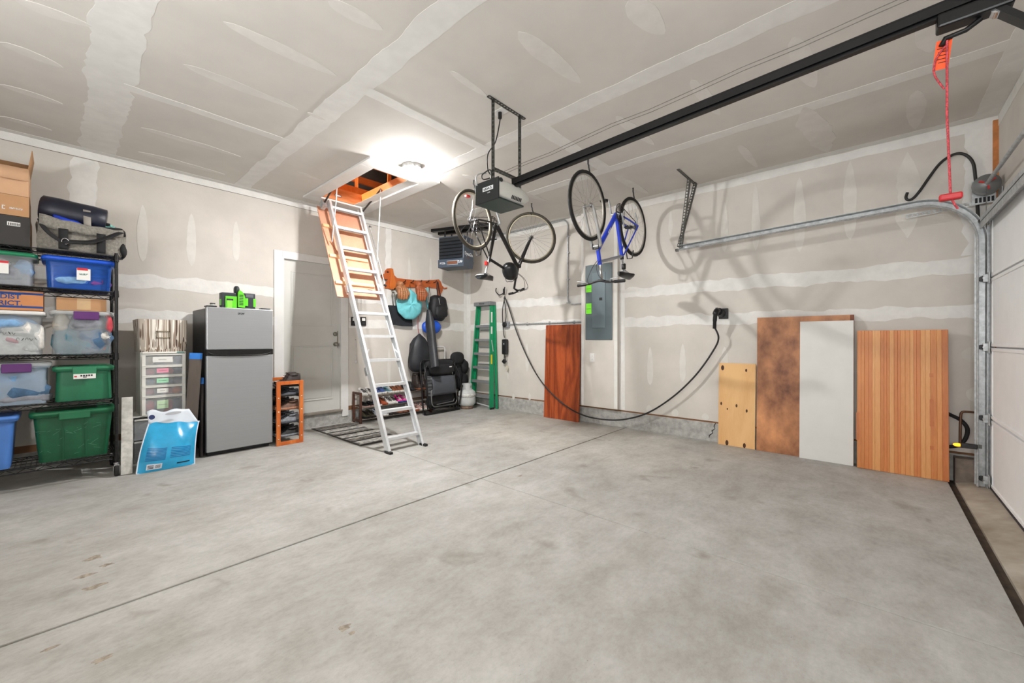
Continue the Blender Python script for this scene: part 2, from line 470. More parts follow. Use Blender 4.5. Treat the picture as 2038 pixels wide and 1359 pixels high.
m_streak = M('thin_compound', 211, 207, 200, rough=.85, var=.04, scale=9); m_streakc = M('thin_compound_ceiling', 215, 211, 205, rough=.85, var=.04, scale=9)
sd = 0
def P2(pl, p, q, w0, name='mud_streak', shape='lens', rag=0.12):
    global sd; sd += 1
    mud(pl, pix(pl, *p), pix(pl, *q), w0, name, shape, rag, sd, 0.0014 + 0.00012 * (sd % 12))
# ceiling seams
def cx(p): return pix('C', *p)
def seam_y(x, y0, y1, w0, pl='C', rag=0.08):
    global sd; sd += 1
    mud(pl, (x, y0), (x, y1), w0, 'taped_seam', 'band', rag, sd, 0.0012 + 0.0001 * (sd % 7))
def seam_x(y, x0, x1, w0, pl='C', rag=0.08):
    global sd; sd += 1
    mud(pl, (x0, y), (x1, y), w0, 'taped_seam', 'band', rag, sd, 0.0020 + 0.0001 * (sd % 7))
seam_y(-4.86, YF + .02, -0.02, 0.24, rag=0.16)
seam_y(-3.66, YF + .02, -0.02, 0.17, rag=0.12)
seam_y(cx((1300, 147))[0], YF + .02, -0.02, 0.15)
seam_y(cx((1600, 216))[0], YF + .02, -0.02, 0.13)
seam_x(cx((420, 230))[1], -4.8, -3.7, 0.09)
seam_x(cx((850, 240))[1], -3.6, cx((1000, 275))[0], 0.10)
seam_x(cx((1140, 295))[1], cx((1063, 250))[0], cx((1212, 338))[0], 0.14)
for p, q, w0 in (((30, 0), (183, 52), .09), ((0, 84), (125, 134), .10), ((0, 168), (125, 207), .09), ((0, 231), (103, 259), .08), ((444, 43), (671, 151), .10),
                 ((365, 128), (593, 218), .10), ((281, 254), (479, 312), .09), ((275, 302), (447, 347), .09), ((652, 0), (762, 59), .10), ((612, 224), (648, 239), .05),
                 ((595, 343), (640, 359), .06), ((1031, 63), (1155, 165), .13), ((896, 141), (969, 192), .06), ((1251, 0), (1322, 67), .14), ((1375, 159), (1432, 228), .10),
                 ((1226, 231), (1302, 288), .10), ((1471, 288), (1507, 333), .08), ((1577, 75), (1621, 174), .12), ((1845, 30), (1852, 104), .11), ((1825, 180), (1822, 256), .11),
                 ((1400, 178), (1432, 228), .06), ((920, 348), (1090, 400), .12), ((840, 395), (910, 440), .10), ((1225, 350), (1290, 385), .12), ((560, 392), (610, 402), .06)):
    P2('C', p, q, w0)
P2('C', (1600, 213), (1647, 302), .2, shape='blob', rag=0.2)
# tape along the wall/ceiling corners (wall face and ceiling face)
seam_x(CEIL - 0.037, XL, 0, 0.07, 'B', 0.05); seam_x(CEIL - 0.045, YF, 0, 0.085, 'R', 0.09)
seam_x(-0.04, XL, -0.02, 0.08, 'C', 0.06); seam_y(-0.05, YF, -0.02, 0.10, 'C', 0.08); seam_x(YF + 0.07, XL, -0.02, 0.14, 'C', 0.08)
ckl = MB().bb(XL, 0, -0.0028, 0, CEIL - 0.077, CEIL - 0.0735); ckl.build('tape_crack', M('dark_line', 95, 88, 80, rough=1), wall_back)
seam_x(CEIL - 0.05, XL, -0.02, 0.09, 'F', 0.06)
# back wall seams
for z in (1.43, 1.80): seam_x(z, XL, DX0 - 0.1, 0.13, 'B', 0.25); seam_x(z, DX1 + 0.12, -0.02, 0.13, 'B', 0.25)
for z in (1.43, 1.80): seam_x(z + (.0 if z < 1.6 else .02), YF + 0.02, -3.14, 0.13, 'R', 0.28); seam_x(z, -2.5, -0.02, 0.13, 'R', 0.28)
seam_y2 = lambda pl, a, z0, z1, w0, sh='band', rag=0.15: None
def vseam(pl, a, z0, z1, w0, shape='band', rag=0.12, name='taped_seam'):
    global sd; sd += 1
    mud(pl, (a, z0), (a, z1), w0, name, shape, rag, sd, 0.0015 + 0.0001 * (sd % 9))
vseam('B', pix('B', 168, 400)[0], 1.8, CEIL - 0.08, 0.17, rag=0.25)
vseam('B', pix('B', 773, 500)[0], 1.8, CEIL - 0.05, 0.10, rag=0.2)
vseam('B', -0.045, CURB + .03, CEIL - 0.05, 0.09, rag=0.06); vseam('R', -0.045, CURB + .03, CEIL - 0.05, 0.09, rag=0.06)
vseam('R', YF + 0.10, 1.9, CEIL - 0.05, 0.20, rag=0.3)
def vst(pl, x, y0, y1, w0, shape='lens', rag=0.12):
    a = pix(pl, x, y0); b = pix(pl, x, y1)
    vseam(pl, a[0], b[1], a[1], w0, shape, rag, 'mud_streak')
for x, y0, y1, w0 in ((284, 408, 520, .09), (381, 425, 530, .09), (470, 440, 520, .08), (814, 511, 556, .05), (857, 512, 556, .05), (774, 690, 765, .06), (897, 690, 735, .05),
                      (735, 470, 520, .05)):
    vst('B', x, y0, y1, w0)
for x, y0, y1, w0 in ((1442, 402, 501, .07), (1504, 367, 498, .08), (1591, 353, 501, .10), (1692, 321, 477, .10), (1294, 690, 766, .08), (1359, 684, 760, .08),
                      (1442, 690, 760, .08), (1049, 682, 740, .07), (1011, 735, 755, .03), (1335, 420, 470, .05), (1022, 783, 795, .06), (1054, 782, 796, .06), (1292, 806, 822, .08), (1343, 813, 829, .08), (1404, 822, 836, .08), (1048, 470, 540, .06)):
    vst('R', x, y0, y1, w0)
vst('R', 1806, 303, 473, .14, 'blob', 0.25); vst('R', 1935, 690, 720, .12, 'blob', .2); vst('R', 1940, 770, 800, .1, 'blob', .2)

# chase (boxed-out strip) that carries the breaker panel
PX0 = -0.06
ch = MB().bb(PX0, 0, -3.10, -2.53, CURB + 0.03, CEIL)
chase = ch.build('panel_chase', m_wall, wall_right)
MB().bb(PX0 - 0.002, PX0, -3.10, -3.05, CURB + 0.04, CEIL - .002).bb(PX0 - 0.002, PX0, -2.57, -2.53, CURB + 0.04, CEIL - .002).build('corner_bead', m_mud, wall_right)
MB().bb(-0.003, 0, -3.18, -3.10, CURB + 0.03, CEIL).build('corner_bead', m_mud, wall_right)

# ------------------------------------------------------------------ entry door
d1 = struct(MB().bb(DX0, DX1, 0.03, 0.075, DZ0, DZ1).build('door_1', M('door_paint', 196, 195, 190, rough=0.45, var=0.02)))
dm = MATS['door_paint']
def panel(x0, x1, z0, z1):
    b = MB(); t = 0.016
    for (a0, a1, c0, c1) in ((x0, x1, z0, z0 + t), (x0, x1, z1 - t, z1), (x0, x0 + t, z0 + t, z1 - t), (x1 - t, x1, z0 + t, z1 - t)):
        b.bb(a0, a1, 0.022, 0.03, c0, c1)
    b.build('panel_moulding', dm, d1, bevel=0.003)
    MB().bb(x0 + 0.03, x1 - 0.03, 0.0255, 0.03, z0 + 0.03, z1 - 0.03).build('raised_panel', dm, d1, bevel=0.004)
panel(DX0 + 0.10, DX1 - 0.10, 1.38, 2.10); panel(DX0 + 0.10, DX1 - 0.10, 0.36, 1.12)
mk = M('satin_nickel', 150, 146, 138, rough=0.3, metal=0.9)
kx = DX1 - 0.065
MB().lathe([(0.028, 0), (0.028, 0.01), (0.012, 0.014), (0.012, 0.03), (0.026, 0.038), (0.028, 0.055), (0.018, 0.066), (0, 0.068)], 18, frame((kx, 0.03, 1.13), (1, 0, 0), (0, 0, 1)).to_4x4() @ Matrix.Rotation(0, 4, 'X')).build('door_knob', mk, d1)
MB().lathe([(0.03, 0), (0.03, 0.012), (0.02, 0.018), (0.014, 0.022), (0, 0.022)], 18, frame((kx, 0.03, 1.275), (1, 0, 0), (0, 0, 1))).build('deadbolt', mk, d1)
MB().bb(kx + .03, kx + .045, 0.028, 0.034, 1.08, 1.32).build('strike_edge', mk, d1)
t1 = struct(MB().bb(DX0 - 0.115, DX0 - 0.018, -0.018, 0, CURB, DZ1 + 0.095).bb(DX1 + 0.018, DX1 + 0.11, -0.018, 0, CURB - .12, DZ1 + 0.095).bb(DX0 - 0.018, DX1 + 0.018, -0.018, 0, DZ1 + 0.018, DZ1 + 0.095).build('trim_1', m_white, bevel=0.004))
MB().bb(DX0 - 0.02, DX0, -0.018, 0.09, DZ0 - .03, DZ1 + .02).bb(DX1, DX1 + 0.02, -0.018, 0.09, DZ0 - .03, DZ1 + .02).bb(DX0, DX1, -0.018, 0.09, DZ1, DZ1 + 0.02).build('door_jamb', m_white, t1)
MB().bb(DX0 - 0.02, DX1 + 0.02, -0.03, 0.1, DZ0 - 0.03, DZ0 - 0.002).build('threshold', M('threshold_aluminium', 140, 132, 122, rough=0.5, metal=0.4), t1, bevel=0.004)
MB().bb(DX0 - 0.02, DX1 + 0.02, -0.012, 0.1, CURB - 0.045, DZ0 - 0.03).build('sill_board', M('sill_dark', 112, 100, 90, rough=0.9, var=.2), t1)

# ------------------------------------------------------------------ garage door: four white sections
m_gd = M('garage_door_white', 236, 237, 238, rough=0.55, var=0.02)
gd = MB().bb(GX0, GX1, -6.40, -6.395, 0.06, GZ - .02).build('garage_door', m_gd)
tag(gd, 'white sectional overhead garage door, closed', 'garage door')
zs = [0.05, 0.575, 1.13, 1.665, GZ]
m_seal = M('seal_rubber', 40, 40, 42, rough=0.8)
for i in range(4):
    o = MB().bb(GX0, GX1, -6.395, -6.37, zs[i] + 0.004, zs[i + 1] - 0.004).build('door_section', m_gd, gd, bevel=0.008)
    lip = MB().bb(GX0, GX1, -6.372, -6.362, zs[i] + 0.006, zs[i] + 0.03)
    if i < 3: lip.bb(GX0, GX1, -6.372, -6.362, zs[i + 1] - 0.03, zs[i + 1] - 0.006)
    lip.build('section_lip', m_gd, o, bevel=0.003)
    MB().bb(GX1 - 0.055, GX1 + 0.002, -6.371, -6.366, zs[i] + 0.004, zs[i + 1] - 0.004).build('end_stile', m_galv if False else m_gd, o)
MB().bb(GX0, GX1, -6.40, -6.36, 0.04, 0.056).build('bottom_seal', m_seal, gd)
st = MB().bb(GX0, GX1 - .02, -6.37, -6.31, GZ - 0.10, GZ - 0.094).bb(GX0, GX1 - .02, -6.315, -6.31, GZ - 0.15, GZ - 0.06)
st.build('stiffener_strut', m_galv, gd)
# side jamb timber and header
m_redwood = M('red_primed_timber', 146, 72, 48, rough=0.8, var=0.2)
tr2 = struct(MB().bb(GX1 + 0.005, GX1 + 0.02, YF - 0.1, YF + 0.035, 0, GZ).bb(-0.02, 0.0, YF, YF + .02, 0.0, 1.6).build('trim_2', m_redwood))
m_osb = M('bare_timber', 186, 118, 66, rough=0.8, var=0.18, scale=12)
MB().bb(-0.022, -0.001, YF, YF + 0.03, 2.25, CEIL - 0.04).build('exposed_stud', m_osb, tr2)
# ------------------------------------------------------------------ helpers for boxes and bins
def bx(x0, x1, y0, y1, Y):
    a = py_(x0, y1, Y); b = py_(x1, y0, Y)
    c = py_((x0 + x1) / 2, y0, Y); d = py_((x0 + x1) / 2, y1, Y)
    return a.x, b.x, d.z, c.z
def rring(hx, hy, r, z, cx=0, cy=0, n=4):
    out = []
    for (sx, sy, a0) in ((1, 1, 0), (-1, 1, PI / 2), (-1, -1, PI), (1, -1, 1.5 * PI)):
        for k in range(n + 1):
            a = a0 + PI / 2 * k / n
            out.append((cx + sx * (hx - r) + r * math.cos(a), cy + sy * (hy - r) + r * math.sin(a), z))
    return out
def tub_mesh(wd, dp, h, taper=0.9, r=0.04, t=0.004, lip=0.018):
    m = MB()
    o = [rring(wd / 2 * taper, dp / 2 * taper, r * .8, 0), rring(wd / 2 * taper + .003, dp / 2 * taper + .003, r, 0.012), rring(wd / 2 - lip, dp / 2 - lip, r, h - 0.03), rring(wd / 2 - lip, dp / 2 - lip, r, h - 0.026),
         rring(wd / 2, dp / 2, r, h - 0.024), rring(wd / 2, dp / 2, r, h), rring(wd / 2 - 0.004, dp / 2 - 0.004, r, h)]
    i = [rring(wd / 2 - lip - t, dp / 2 - lip - t, r, h - 0.004), rring(wd / 2 * taper - t, dp / 2 * taper - t, r * .8, t)]
    m.loft(o + i, cap=False)
    m.add(o[0], [tuple(range(len(o[0])))[::-1]]); m.add(i[-1], [tuple(range(len(i[-1])))])
    return m
def bin_thing(name, label, cat, x0, x1, z0, z1, yf, dp, tubm, lidm=None, taper=0.9, lid_h=0.03, contents=(), group=None, ribs=0, latch=None, seed=1):
    wd = x1 - x0; h = z1 - z0 - (lid_h * 0.6 if lidm else 0)
    t = thing(name, label, cat, ((x0 + x1) / 2, yf + dp / 2, z0), 0, group)
    tub_mesh(wd - 0.012, dp - 0.012, h, taper).build('tub', tubm, t)
    if ribs:
        rb = MB()
        for k in range(ribs):
            x = (-0.5 + (k + 0.5) / ribs) * (wd * 0.62)
            rb.beam((x, -dp / 2 * taper * 1.0 + 0.002, 0.02), (x, -(dp / 2 - 0.022), h - 0.035), 0.012, 0.008, (0, -1, 0))
        rb.build('rib', tubm, t)
    if lidm:
        l = MB(); l.loft([rring(wd / 2 - .008, dp / 2 - .008, .04, h - 0.012), rring(wd / 2, dp / 2, .045, h - 0.012), rring(wd / 2, dp / 2, .045, h + lid_h * .35), rring(wd / 2 - .012, dp / 2 - .012, .04, h + lid_h * .6), rring(wd / 2 - .03, dp / 2 - .03, .035, h + lid_h * .6), rring(wd / 2 - .035, dp / 2 - .035, .035, h + lid_h * .3)])
        l.build('lid', lidm, t)
    if latch:
        lm, wl, off = latch
        lt = MB(); lt.bb(off - wl / 2, off + wl / 2, -dp / 2 - 0.014, -dp / 2 + .004, h - 0.055, h + lid_h * .45); lt.build('latch', lm, t, bevel=0.005)
    rr_ = random.Random(seed)
    MB().loft([rring(wd / 2 * taper - .02, dp / 2 * taper - .03, .03, .008), rring(wd / 2 * taper - .015, dp / 2 * taper - .025, .03, h * .5), rring(wd / 2 * taper - .03, dp / 2 * taper - .05, .03, h * .72)]).build('cloth_pile', contents[0][0], t) if contents else None
    for k, (cm, fx, fz, rx, rz) in enumerate(contents):
        e = MB(); e.ell((fx * wd, -dp * 0.27 + rr_.uniform(-.02, .01), 0.015 + fz * h), (rx * wd, dp * 0.15, rz * h), 14, 9, jit=0.35, seed=seed * 3 + k, e=0.8)
        e.build('folded_cloth', cm, t)
    return t, wd, dp, h
def carton(name, label, x0, x1, z0, z1, yf, dp, m, open_flap=False, side=None, group=None, rz=0.0):
    wd = x1 - x0; h = z1 - z0
    t = thing(name, label, 'box', ((x0 + x1) / 2, yf + dp / 2, z0), (0, 0, rz), group)
    b = MB()
    th = 0.004
    b.bb(-wd / 2, wd / 2, -dp / 2, dp / 2, 0, th)
    b.bb(-wd / 2, wd / 2, -dp / 2, -dp / 2 + th, th, h).bb(-wd / 2, wd / 2, dp / 2 - th, dp / 2, th, h)
    b.build('carton_wall', m, t)
    MB().bb(-wd / 2, -wd / 2 + th, -dp / 2 + th, dp / 2 - th, th, h).bb(wd / 2 - th, wd / 2, -dp / 2 + th, dp / 2 - th, th, h).build('carton_end', side or m, t)
    if not open_flap:
        for s in (-1, 1):
            MB().bb(-wd / 2, wd / 2, 0.0015 * s, s * dp / 2, h, h + 0.003).build('flap', m, t)
        MB().bb(-wd / 2, wd / 2, -0.025, 0.025, h + 0.003, h + 0.0036).build('packing_tape', M('packing_tape', 190, 158, 118, rough=.3), t)
    return t, wd, dp, h
m_cl = plastic_clear('clear_bin_plastic', (.8, .83, .85), .16)
m_clw = plastic_clear('clear_white_plastic', (.82, .84, .84), .42)
m_clb = plastic_clear('clear_blue_plastic', (.03, .16, .62), .38)
m_bluish = plastic_clear('clear_bluish_plastic', (.55, .66, .78), .40)
def cloth(name, r, g, b): return M('cloth_' + name, r, g, b, rough=0.9, var=0.25, scale=14, bump=0.4, bscale=25)
k_white = cloth('white', 214, 210, 204); k_cream = cloth('cream', 205, 190, 170); k_blue = cloth('denim', 70, 100, 130); k_teal = cloth('teal', 70, 115, 130)
k_grey = cloth('grey', 130, 132, 140); k_red = cloth('red', 190, 70, 80); k_pink = cloth('pink', 205, 120, 130); k_lb = cloth('light_blue', 120, 160, 200); k_navy = cloth('navy', 30, 45, 95); k_purple = cloth('purple', 110, 60, 130)

# ------------------------------------------------------------------ black wire shelving on casters
SX0, SX1, SYF, SYB = -5.99, -4.775, -0.75, -0.29
SHZ = [0.19, 0.675, 1.065, 1.61, 1.92]
def shelving():
    t = thing('wire_shelving', 'tall black wire shelving unit on casters loaded with bins and boxes', 'shelving', ((SX0 + SX1) / 2, (SYF + SYB) / 2, 0))
    W = (SX1 - SX0) / 2; D = (SYB - SYF) / 2
    for z in SHZ:
        b = MB(); r = 0.004
        loop = [(-W + .02, -D, 0), (W - .02, -D, 0), (W, -D + .02, 0), (W, D - .02, 0), (W - .02, D, 0), (-W + .02, D, 0), (-W, D - .02, 0), (-W, -D + .02, 0)]
        for dz in (0, -0.032):
            b.tube([(x, y, z - .006 + dz) for x, y, _ in loop], r, 6, closed=True)
        for (a, c) in (((-W, -D), (W, -D)), ((W, -D), (W, D)), ((W, D), (-W, D)), ((-W, D), (-W, -D))):
            L = math.hypot(c[0] - a[0], c[1] - a[1]); n = int(L / 0.05)
            pts = [(a[0] + (c[0] - a[0]) * i / n, a[1] + (c[1] - a[1]) * i / n, z - .006 - (0.032 if i % 2 else 0)) for i in range(n + 1)]
            b.tube(pts, 0.0028, 4)
        sh = b.build('wire_shelf', m_blackm, t)
        dk = MB()
        for k in range(4):
            y = -D + 2 * D * (k + .5) / 4; dk.cyl((-W, y, z - .008), (W, y, z - .008), 0.003, 4)
        for k in range(44):
            x = -W + 2 * W * (k + .5) / 44; dk.cyl((x, -D, z - .002), (x, D, z - .002), 0.0018, 4)
        dk.build('deck_wire', m_blackm, sh)
        for sx in (-1, 1):
            for sy in (-1, 1): MB().cyl((sx * W, sy * D, z - .05), (sx * W, sy * D, z + .008), 0.018, 10, r2=0.0155).build('shelf_sleeve', m_blackm, sh)
    for sx in (-1, 1):
        for sy in (-1, 1):
            p = MB(); p.cyl((sx * W, sy * D, 0.115), (sx * W, sy * D, 1.945), 0.0125, 12)
            for k in range(36): p.tube(arc((sx * W, sy * D, 0.16 + k * .05), 0.0128, 0, 2 * PI, 10, (1, 0, 0), (0, 1, 0))[:-1], 0.0012, 4, closed=True)
            po = p.build('post', m_blackm, t)
            c = MB(); x, y = sx * W, sy * D
            c.cyl((x, y, 0.10), (x, y, 0.118), 0.02, 12); c.bb(x - .022, x - .018, y - .03, y + .02, 0.04, 0.105); c.bb(x + .018, x + .022, y - .03, y + .02, 0.04, 0.105); c.bb(x - .022, x + .022, y - .03, y + .02, 0.09, 0.105)
            co = c.build('caster_fork', m_chrome, t)
            MB().lathe([(0.02, -0.014), (0.045, -0.014), (0.05, -0.008), (0.05, 0.008), (0.045, 0.014), (0.02, 0.014)], 20, frame((x, y - .01, 0.05), (0, 1, 0), (0, 0, 1))).build('caster_wheel', m_rubber, co)
shelving()

# ------------------------------------------------------------------ bins on the shelves
yf = -0.735
def on(zi): return SHZ[zi] + 0.002
x0, x1, z0, z1 = bx(56, 229, 803, 925, yf)
t, wd, dp, h = bin_thing('storage_tote', 'large dark green plastic tote, scuffed, on the bottom wire shelf', 'storage bin', x0, x1 + .01, on(0), 0.605, yf, .42,
                         M('green_plastic', 18, 84, 54, rough=0.45, var=0.15, scale=8), M('green_plastic_lid', 22, 100, 64, rough=0.4, var=0.1), taper=.8, lid_h=.04)
gm = MATS['green_plastic']
MB().bb(-.09, .09, -dp / 2 - .006, -dp / 2 + .012, h - .05, h + .012).build('lid_grip', MATS['green_plastic_lid'], t, bevel=.006)
rb = MB()
for s in (-1, 1): rb.beam((s * wd * .13, -dp / 2 * .8 - .004, .02), (s * wd * .13, -dp / 2 + .02, h - .04), .006, .012, (0, -1, 0))
rb.build('tub_rib', gm, t)
scf = MB(); rr_ = random.Random(5)
for k in range(26):
    u = rr_.uniform(-.4, .3); v = rr_.uniform(.12, .8) if k > 8 else .62 + .05 * math.sin(k)
    a = rr_.uniform(-.8, .8); L = rr_.uniform(.006, .03); yy = -(dp / 2) * (.8 + .15 * v) - .0035
    scf.beam((u * wd - L * math.cos(a), yy, v * h - L * math.sin(a)), (u * wd + L * math.cos(a), yy, v * h + L * math.sin(a)), .002, .0012, (0, -1, 0))
scf.build('scuff_mark', M('scuff', 84, 130, 106, rough=.9), t)
x0, x1, z0, z1 = bx(-80, 38, 822, 942, yf)
bin_thing('storage_tote', 'cornflower blue plastic tote on the bottom wire shelf beside the dark green tote', 'storage bin', x1 - .42, x1, on(0), .60, yf - .03, .44,
          M('blue_plastic', 74, 122, 196, rough=0.4, var=.06), MATS['blue_plastic'], taper=.8, lid_h=.03)
x0, x1, z0, z1 = bx(103, 229, 727, 800, yf)
t, wd, dp, h = bin_thing('storage_bin', 'mid green lidded storage bin with a white sticker, above the dark green tote', 'storage bin', x0, x1, on(1), .965, yf, .40,
                         M('mid_green_plastic', 30, 106, 74, rough=.4, var=.1), M('mid_green_lid', 40, 120, 84, rough=.4, var=.06), taper=.92, lid_h=.03, latch=(M('mid_green_lid', 40, 120, 84), .14, .0))
st = MB().bb(-.065, .065, -dp / 2 - .017, -dp / 2 - .0145, h - .085, h - .045).build('sticker', m_paper, t)
ln = MB()
for k in range(5): ln.bb(-.025 + k * .015, -.014 + k * .015, -dp / 2 - .0178, -dp / 2 - .017, h - .066, h - .052)
ln.bb(-.01, .012, -dp / 2 - .0178, -dp / 2 - .017, h - .076, h - .069); ln.build('sticker_print', m_ink, st)
MB().bb(-.06, -.045, -dp / 2 - .0178, -dp / 2 - .017, h - .07, h - .06).build('sticker_mark', M('red_ink', 190, 30, 40), st)
x0, x1, z0, z1 = bx(-80, 103, 720, 812, yf - .03)
t, wd, dp, h = bin_thing('storage_bin', 'bluish clear bin of folded cloth with a purple latch, beside the mid green bin', 'storage bin', x1 - .52, x1, on(1), 1.005, yf, .42, m_bluish, m_clw, taper=.9,
                         contents=((k_lb, -.2, .3, .3, .25), (k_blue, .2, .3, .28, .26), (k_lb, 0, .62, .42, .2), (k_grey, .15, .1, .36, .12)), latch=(M('purple_plastic', 84, 26, 100, rough=.4), .15, .08), seed=4)
x0, x1, z0, z1 = bx(97, 228, 622, 704, yf)
t, wd, dp, h = bin_thing('storage_bin', 'clear purple-latched bin stuffed with blue and teal clothing, under the flat brown carton', 'storage bin', x0, x1, on(2), 1.43, yf, .40, m_cl, m_clw, taper=.93,
                         contents=((k_teal, -.15, .25, .32, .27), (k_blue, .18, .28, .3, .3), (k_cream, -.32, .72, .13, .22), (k_grey, .1, .72, .3, .22), (k_red, .40, .7, .08, .25), (k_pink, .3, .14, .09, .1), (k_white, .33, .4, .1, .12)), latch=(MATS['purple_plastic'], .15, .02), seed=7)
sp = MB(); sp.prism([(.018 * (1 if k % 2 == 0 else .42) * math.cos(PI / 2 + k * PI / 5), .018 * (1 if k % 2 == 0 else .42) * math.sin(PI / 2 + k * PI / 5)) for k in range(10)], .002, frame((.15, -dp / 2 + .006, h * .42), (1, 0, 0), (0, 0, 1)))
sp.build('star_sticker', m_paper, t)
x0, x1, z0, z1 = bx(-90, 91, 627, 708, yf)
t, wd, dp, h = bin_thing('storage_bin', 'clear bin with a white lid and black marker writing, white and red toys inside', 'storage bin', x1 - .50, x1, on(2), 1.415, yf, .40, m_cl, m_white, taper=.92,
                         contents=((k_white, .25, .55, .22, .2), (k_white, .42, .35, .07, .3), (k_pink, .15, .33, .12, .13), (k_grey, -.2, .6, .3, .3), (k_pink, -.05, .12, .1, .1), (k_white, .33, .12, .1, .11), (k_lb, .1, .75, .3, .16)), seed=11)
wr_ = MB()
for k in range(9):
    p = [(.02 + k * .022 + .008 * math.cos(q * 1.3 + k * 2.1), -dp / 2 + .008 - .0005 * q, h * (.52 if k < 4 else .38) + .012 * math.sin(q * 1.9 + k)) for q in range(4)]
    wr_.tube(smoothpath(p, 3), .0012, 4)
wr_.build('marker_writing', m_ink, t)
x0, x1, z0, z1 = bx(81, 231, 516, 580, yf)
t, wd, dp, h = bin_thing('storage_bin', 'see-through bright blue lidded bin with a white product label', 'storage bin', x0, x1, on(3), 1.875, yf, .40, m_clb, M('blue_lid', 24, 84, 206, rough=.35), taper=.86, lid_h=.035,
                         contents=((k_lb, -.1, .3, .3, .22), (k_purple, .25, .25, .2, .2), (k_grey, 0, .6, .38, .2)), seed=13)
MB().bb(-.02, .06, -dp / 2 + .004, -dp / 2 + .008, h * .32, h * .72).build('product_label', m_paper, t)
MB().bb(-.018, .045, -dp / 2 + .002, -dp / 2 + .004, h * .66, h * .74).build('label_badge', M('red_ink', 190, 30, 40), t)
scribble_part('label_print', 5, .015, M('teal_ink', 20, 120, 110), t, frame((.02, -dp / 2 + .0035, h * .53), (1, 0, 0), (0, 0, 1)), False, 8)
x0, x1, z0, z1 = bx(-90, 75, 506, 570, yf)
t, wd, dp, h = bin_thing('storage_bin', 'clear bin with a green lid and red-white label on the second shelf', 'storage bin', x1 - .46, x1, on(3), 1.872, yf, .40, m_cl, M('green_lid', 20, 120, 80, rough=.4), taper=.9, lid_h=.035,
                         contents=((k_grey, .15, .3, .25, .24), (k_lb, .34, .5, .12, .3), (k_white, 0, .62, .3, .2), (k_cream, -.2, .3, .2, .22)), seed=17)
MB().bb(.03, .085, -dp / 2 + .002, -dp / 2 + .006, h * .35, h * .75).build('product_label', m_paper, t)
MB().bb(.03, .085, -dp / 2 + .0005, -dp / 2 + .002, h * .68, h * .75).build('label_badge', MATS['red_ink'], t)
# cartons resting on the bin lids of the middle shelf
x0, x1, z0, z1 = bx(-60, 86, 577, 625, yf + .02)
t, wd, dp, h = carton('carton', 'brown carton with blue stripes and dark blue lettering on the white-lidded bin', x1 - .40, x1, 1.4185, 1.575, yf + .01, .36, M('cardboard_orange', 190, 128, 82, rough=.8, var=.06))
mb_ = M('blue_print', 30, 66, 130, rough=.8, var=.1)
MB().bb(-wd / 2, wd / 2, -dp / 2 - .0008, -dp / 2, .018, .034).bb(-wd / 2, wd / 2, -dp / 2 - .0008, -dp / 2, h - .034, h - .018).build('printed_stripe', mb_, t)
text_part('carton_lettering', 'DIST\nRICT.', .05, mb_, t, frame((wd / 2 - .165, -dp / 2 - .0006, h / 2 - .001), (1, 0, 0), (0, 0, 1)), font_bold=.001)
x0, x1, z0, z1 = bx(112, 212, 591, 626, yf + .02)
t, wd, dp, h = carton('carton', 'flat plain brown carton on the purple-latched bin', x0, x1, 1.433, 1.535, yf + .03, .30, m_kraft)
MB().bb(-.03, .05, -dp / 2 - .0006, -dp / 2, .01, h).build('packing_tape', M('packing_tape', 190, 158, 118, rough=.3), t)
# top shelf: stacked boxes
x0, x1, z0, z1 = bx(-40, 60, 427, 483, yf + .03)
t, wd, dp, h = carton('carton', 'black carton with a barcode sticker on the top wire shelf', x1 - .40, x1, SHZ[4] + .004, SHZ[4] + .228, yf + .03, .34, M('black_card', 38, 35, 33, rough=.6, var=.1), side=m_kraft)
bc = MB().bb(wd / 2 - .115, wd / 2 - .05, -dp / 2 - .001, -dp / 2, h - .075, h - .045).build('barcode_sticker', m_paper, t)
bb_ = MB(); rr_ = random.Random(2); q = wd / 2 - .11
while q < wd / 2 - .055:
    w_ = rr_.uniform(.0015, .005); bb_.bb(q, q + w_, -dp / 2 - .0016, -dp / 2 - .001, h - .072, h - .052); q += w_ + rr_.uniform(.0015, .004)
bb_.build('bar', m_ink, bc)
x0, x1, z0, z1 = bx(-50, 58, 390, 427, yf + .05)
zb = SHZ[4] + .2345
t, wd, dp, h = carton('carton', 'brown carton with a small white logo on the black carton', x1 - .38, x1, zb, zb + .155, yf + .03, .33, m_kraft)
scribble_part('carton_logo', 1, .03, m_whiteink, t, frame((wd / 2 - .125, -dp / 2 - .0006, .055), (1, 0, 0), (0, 0, 1)))
scribble_part('carton_wordmark', 8, .013, m_whiteink, t, frame((wd / 2 - .065, -dp / 2 - .0006, .055), (1, 0, 0), (0, 0, 1)), False, 4)
zb2 = zb + .16
t, wd, dp, h = carton('carton', 'open brown carton with one flap up on top of the carton stack', x1 - .38, x1 - .002, zb2, zb2 + .22, yf + .03, .33, m_kraft2, open_flap=True)
MB().grid(lambda u, v: (wd / 2 - .002 + .02 * v, -dp / 2 + dp * u, h + .155 * v), 1, 1).build('flap', m_kraft, t, solid=.004)
MB().grid(lambda u, v: (-wd / 2 + wd * u, dp / 2 + .02 * v, h + .13 * v), 1, 1).build('flap', m_kraft, t, solid=.004)
MB().grid(lambda u, v: (-wd / 2 + wd * u, -dp / 2 - .015 * v, h - .10 * v), 1, 1).build('flap', m_kraft2, t, solid=.004)

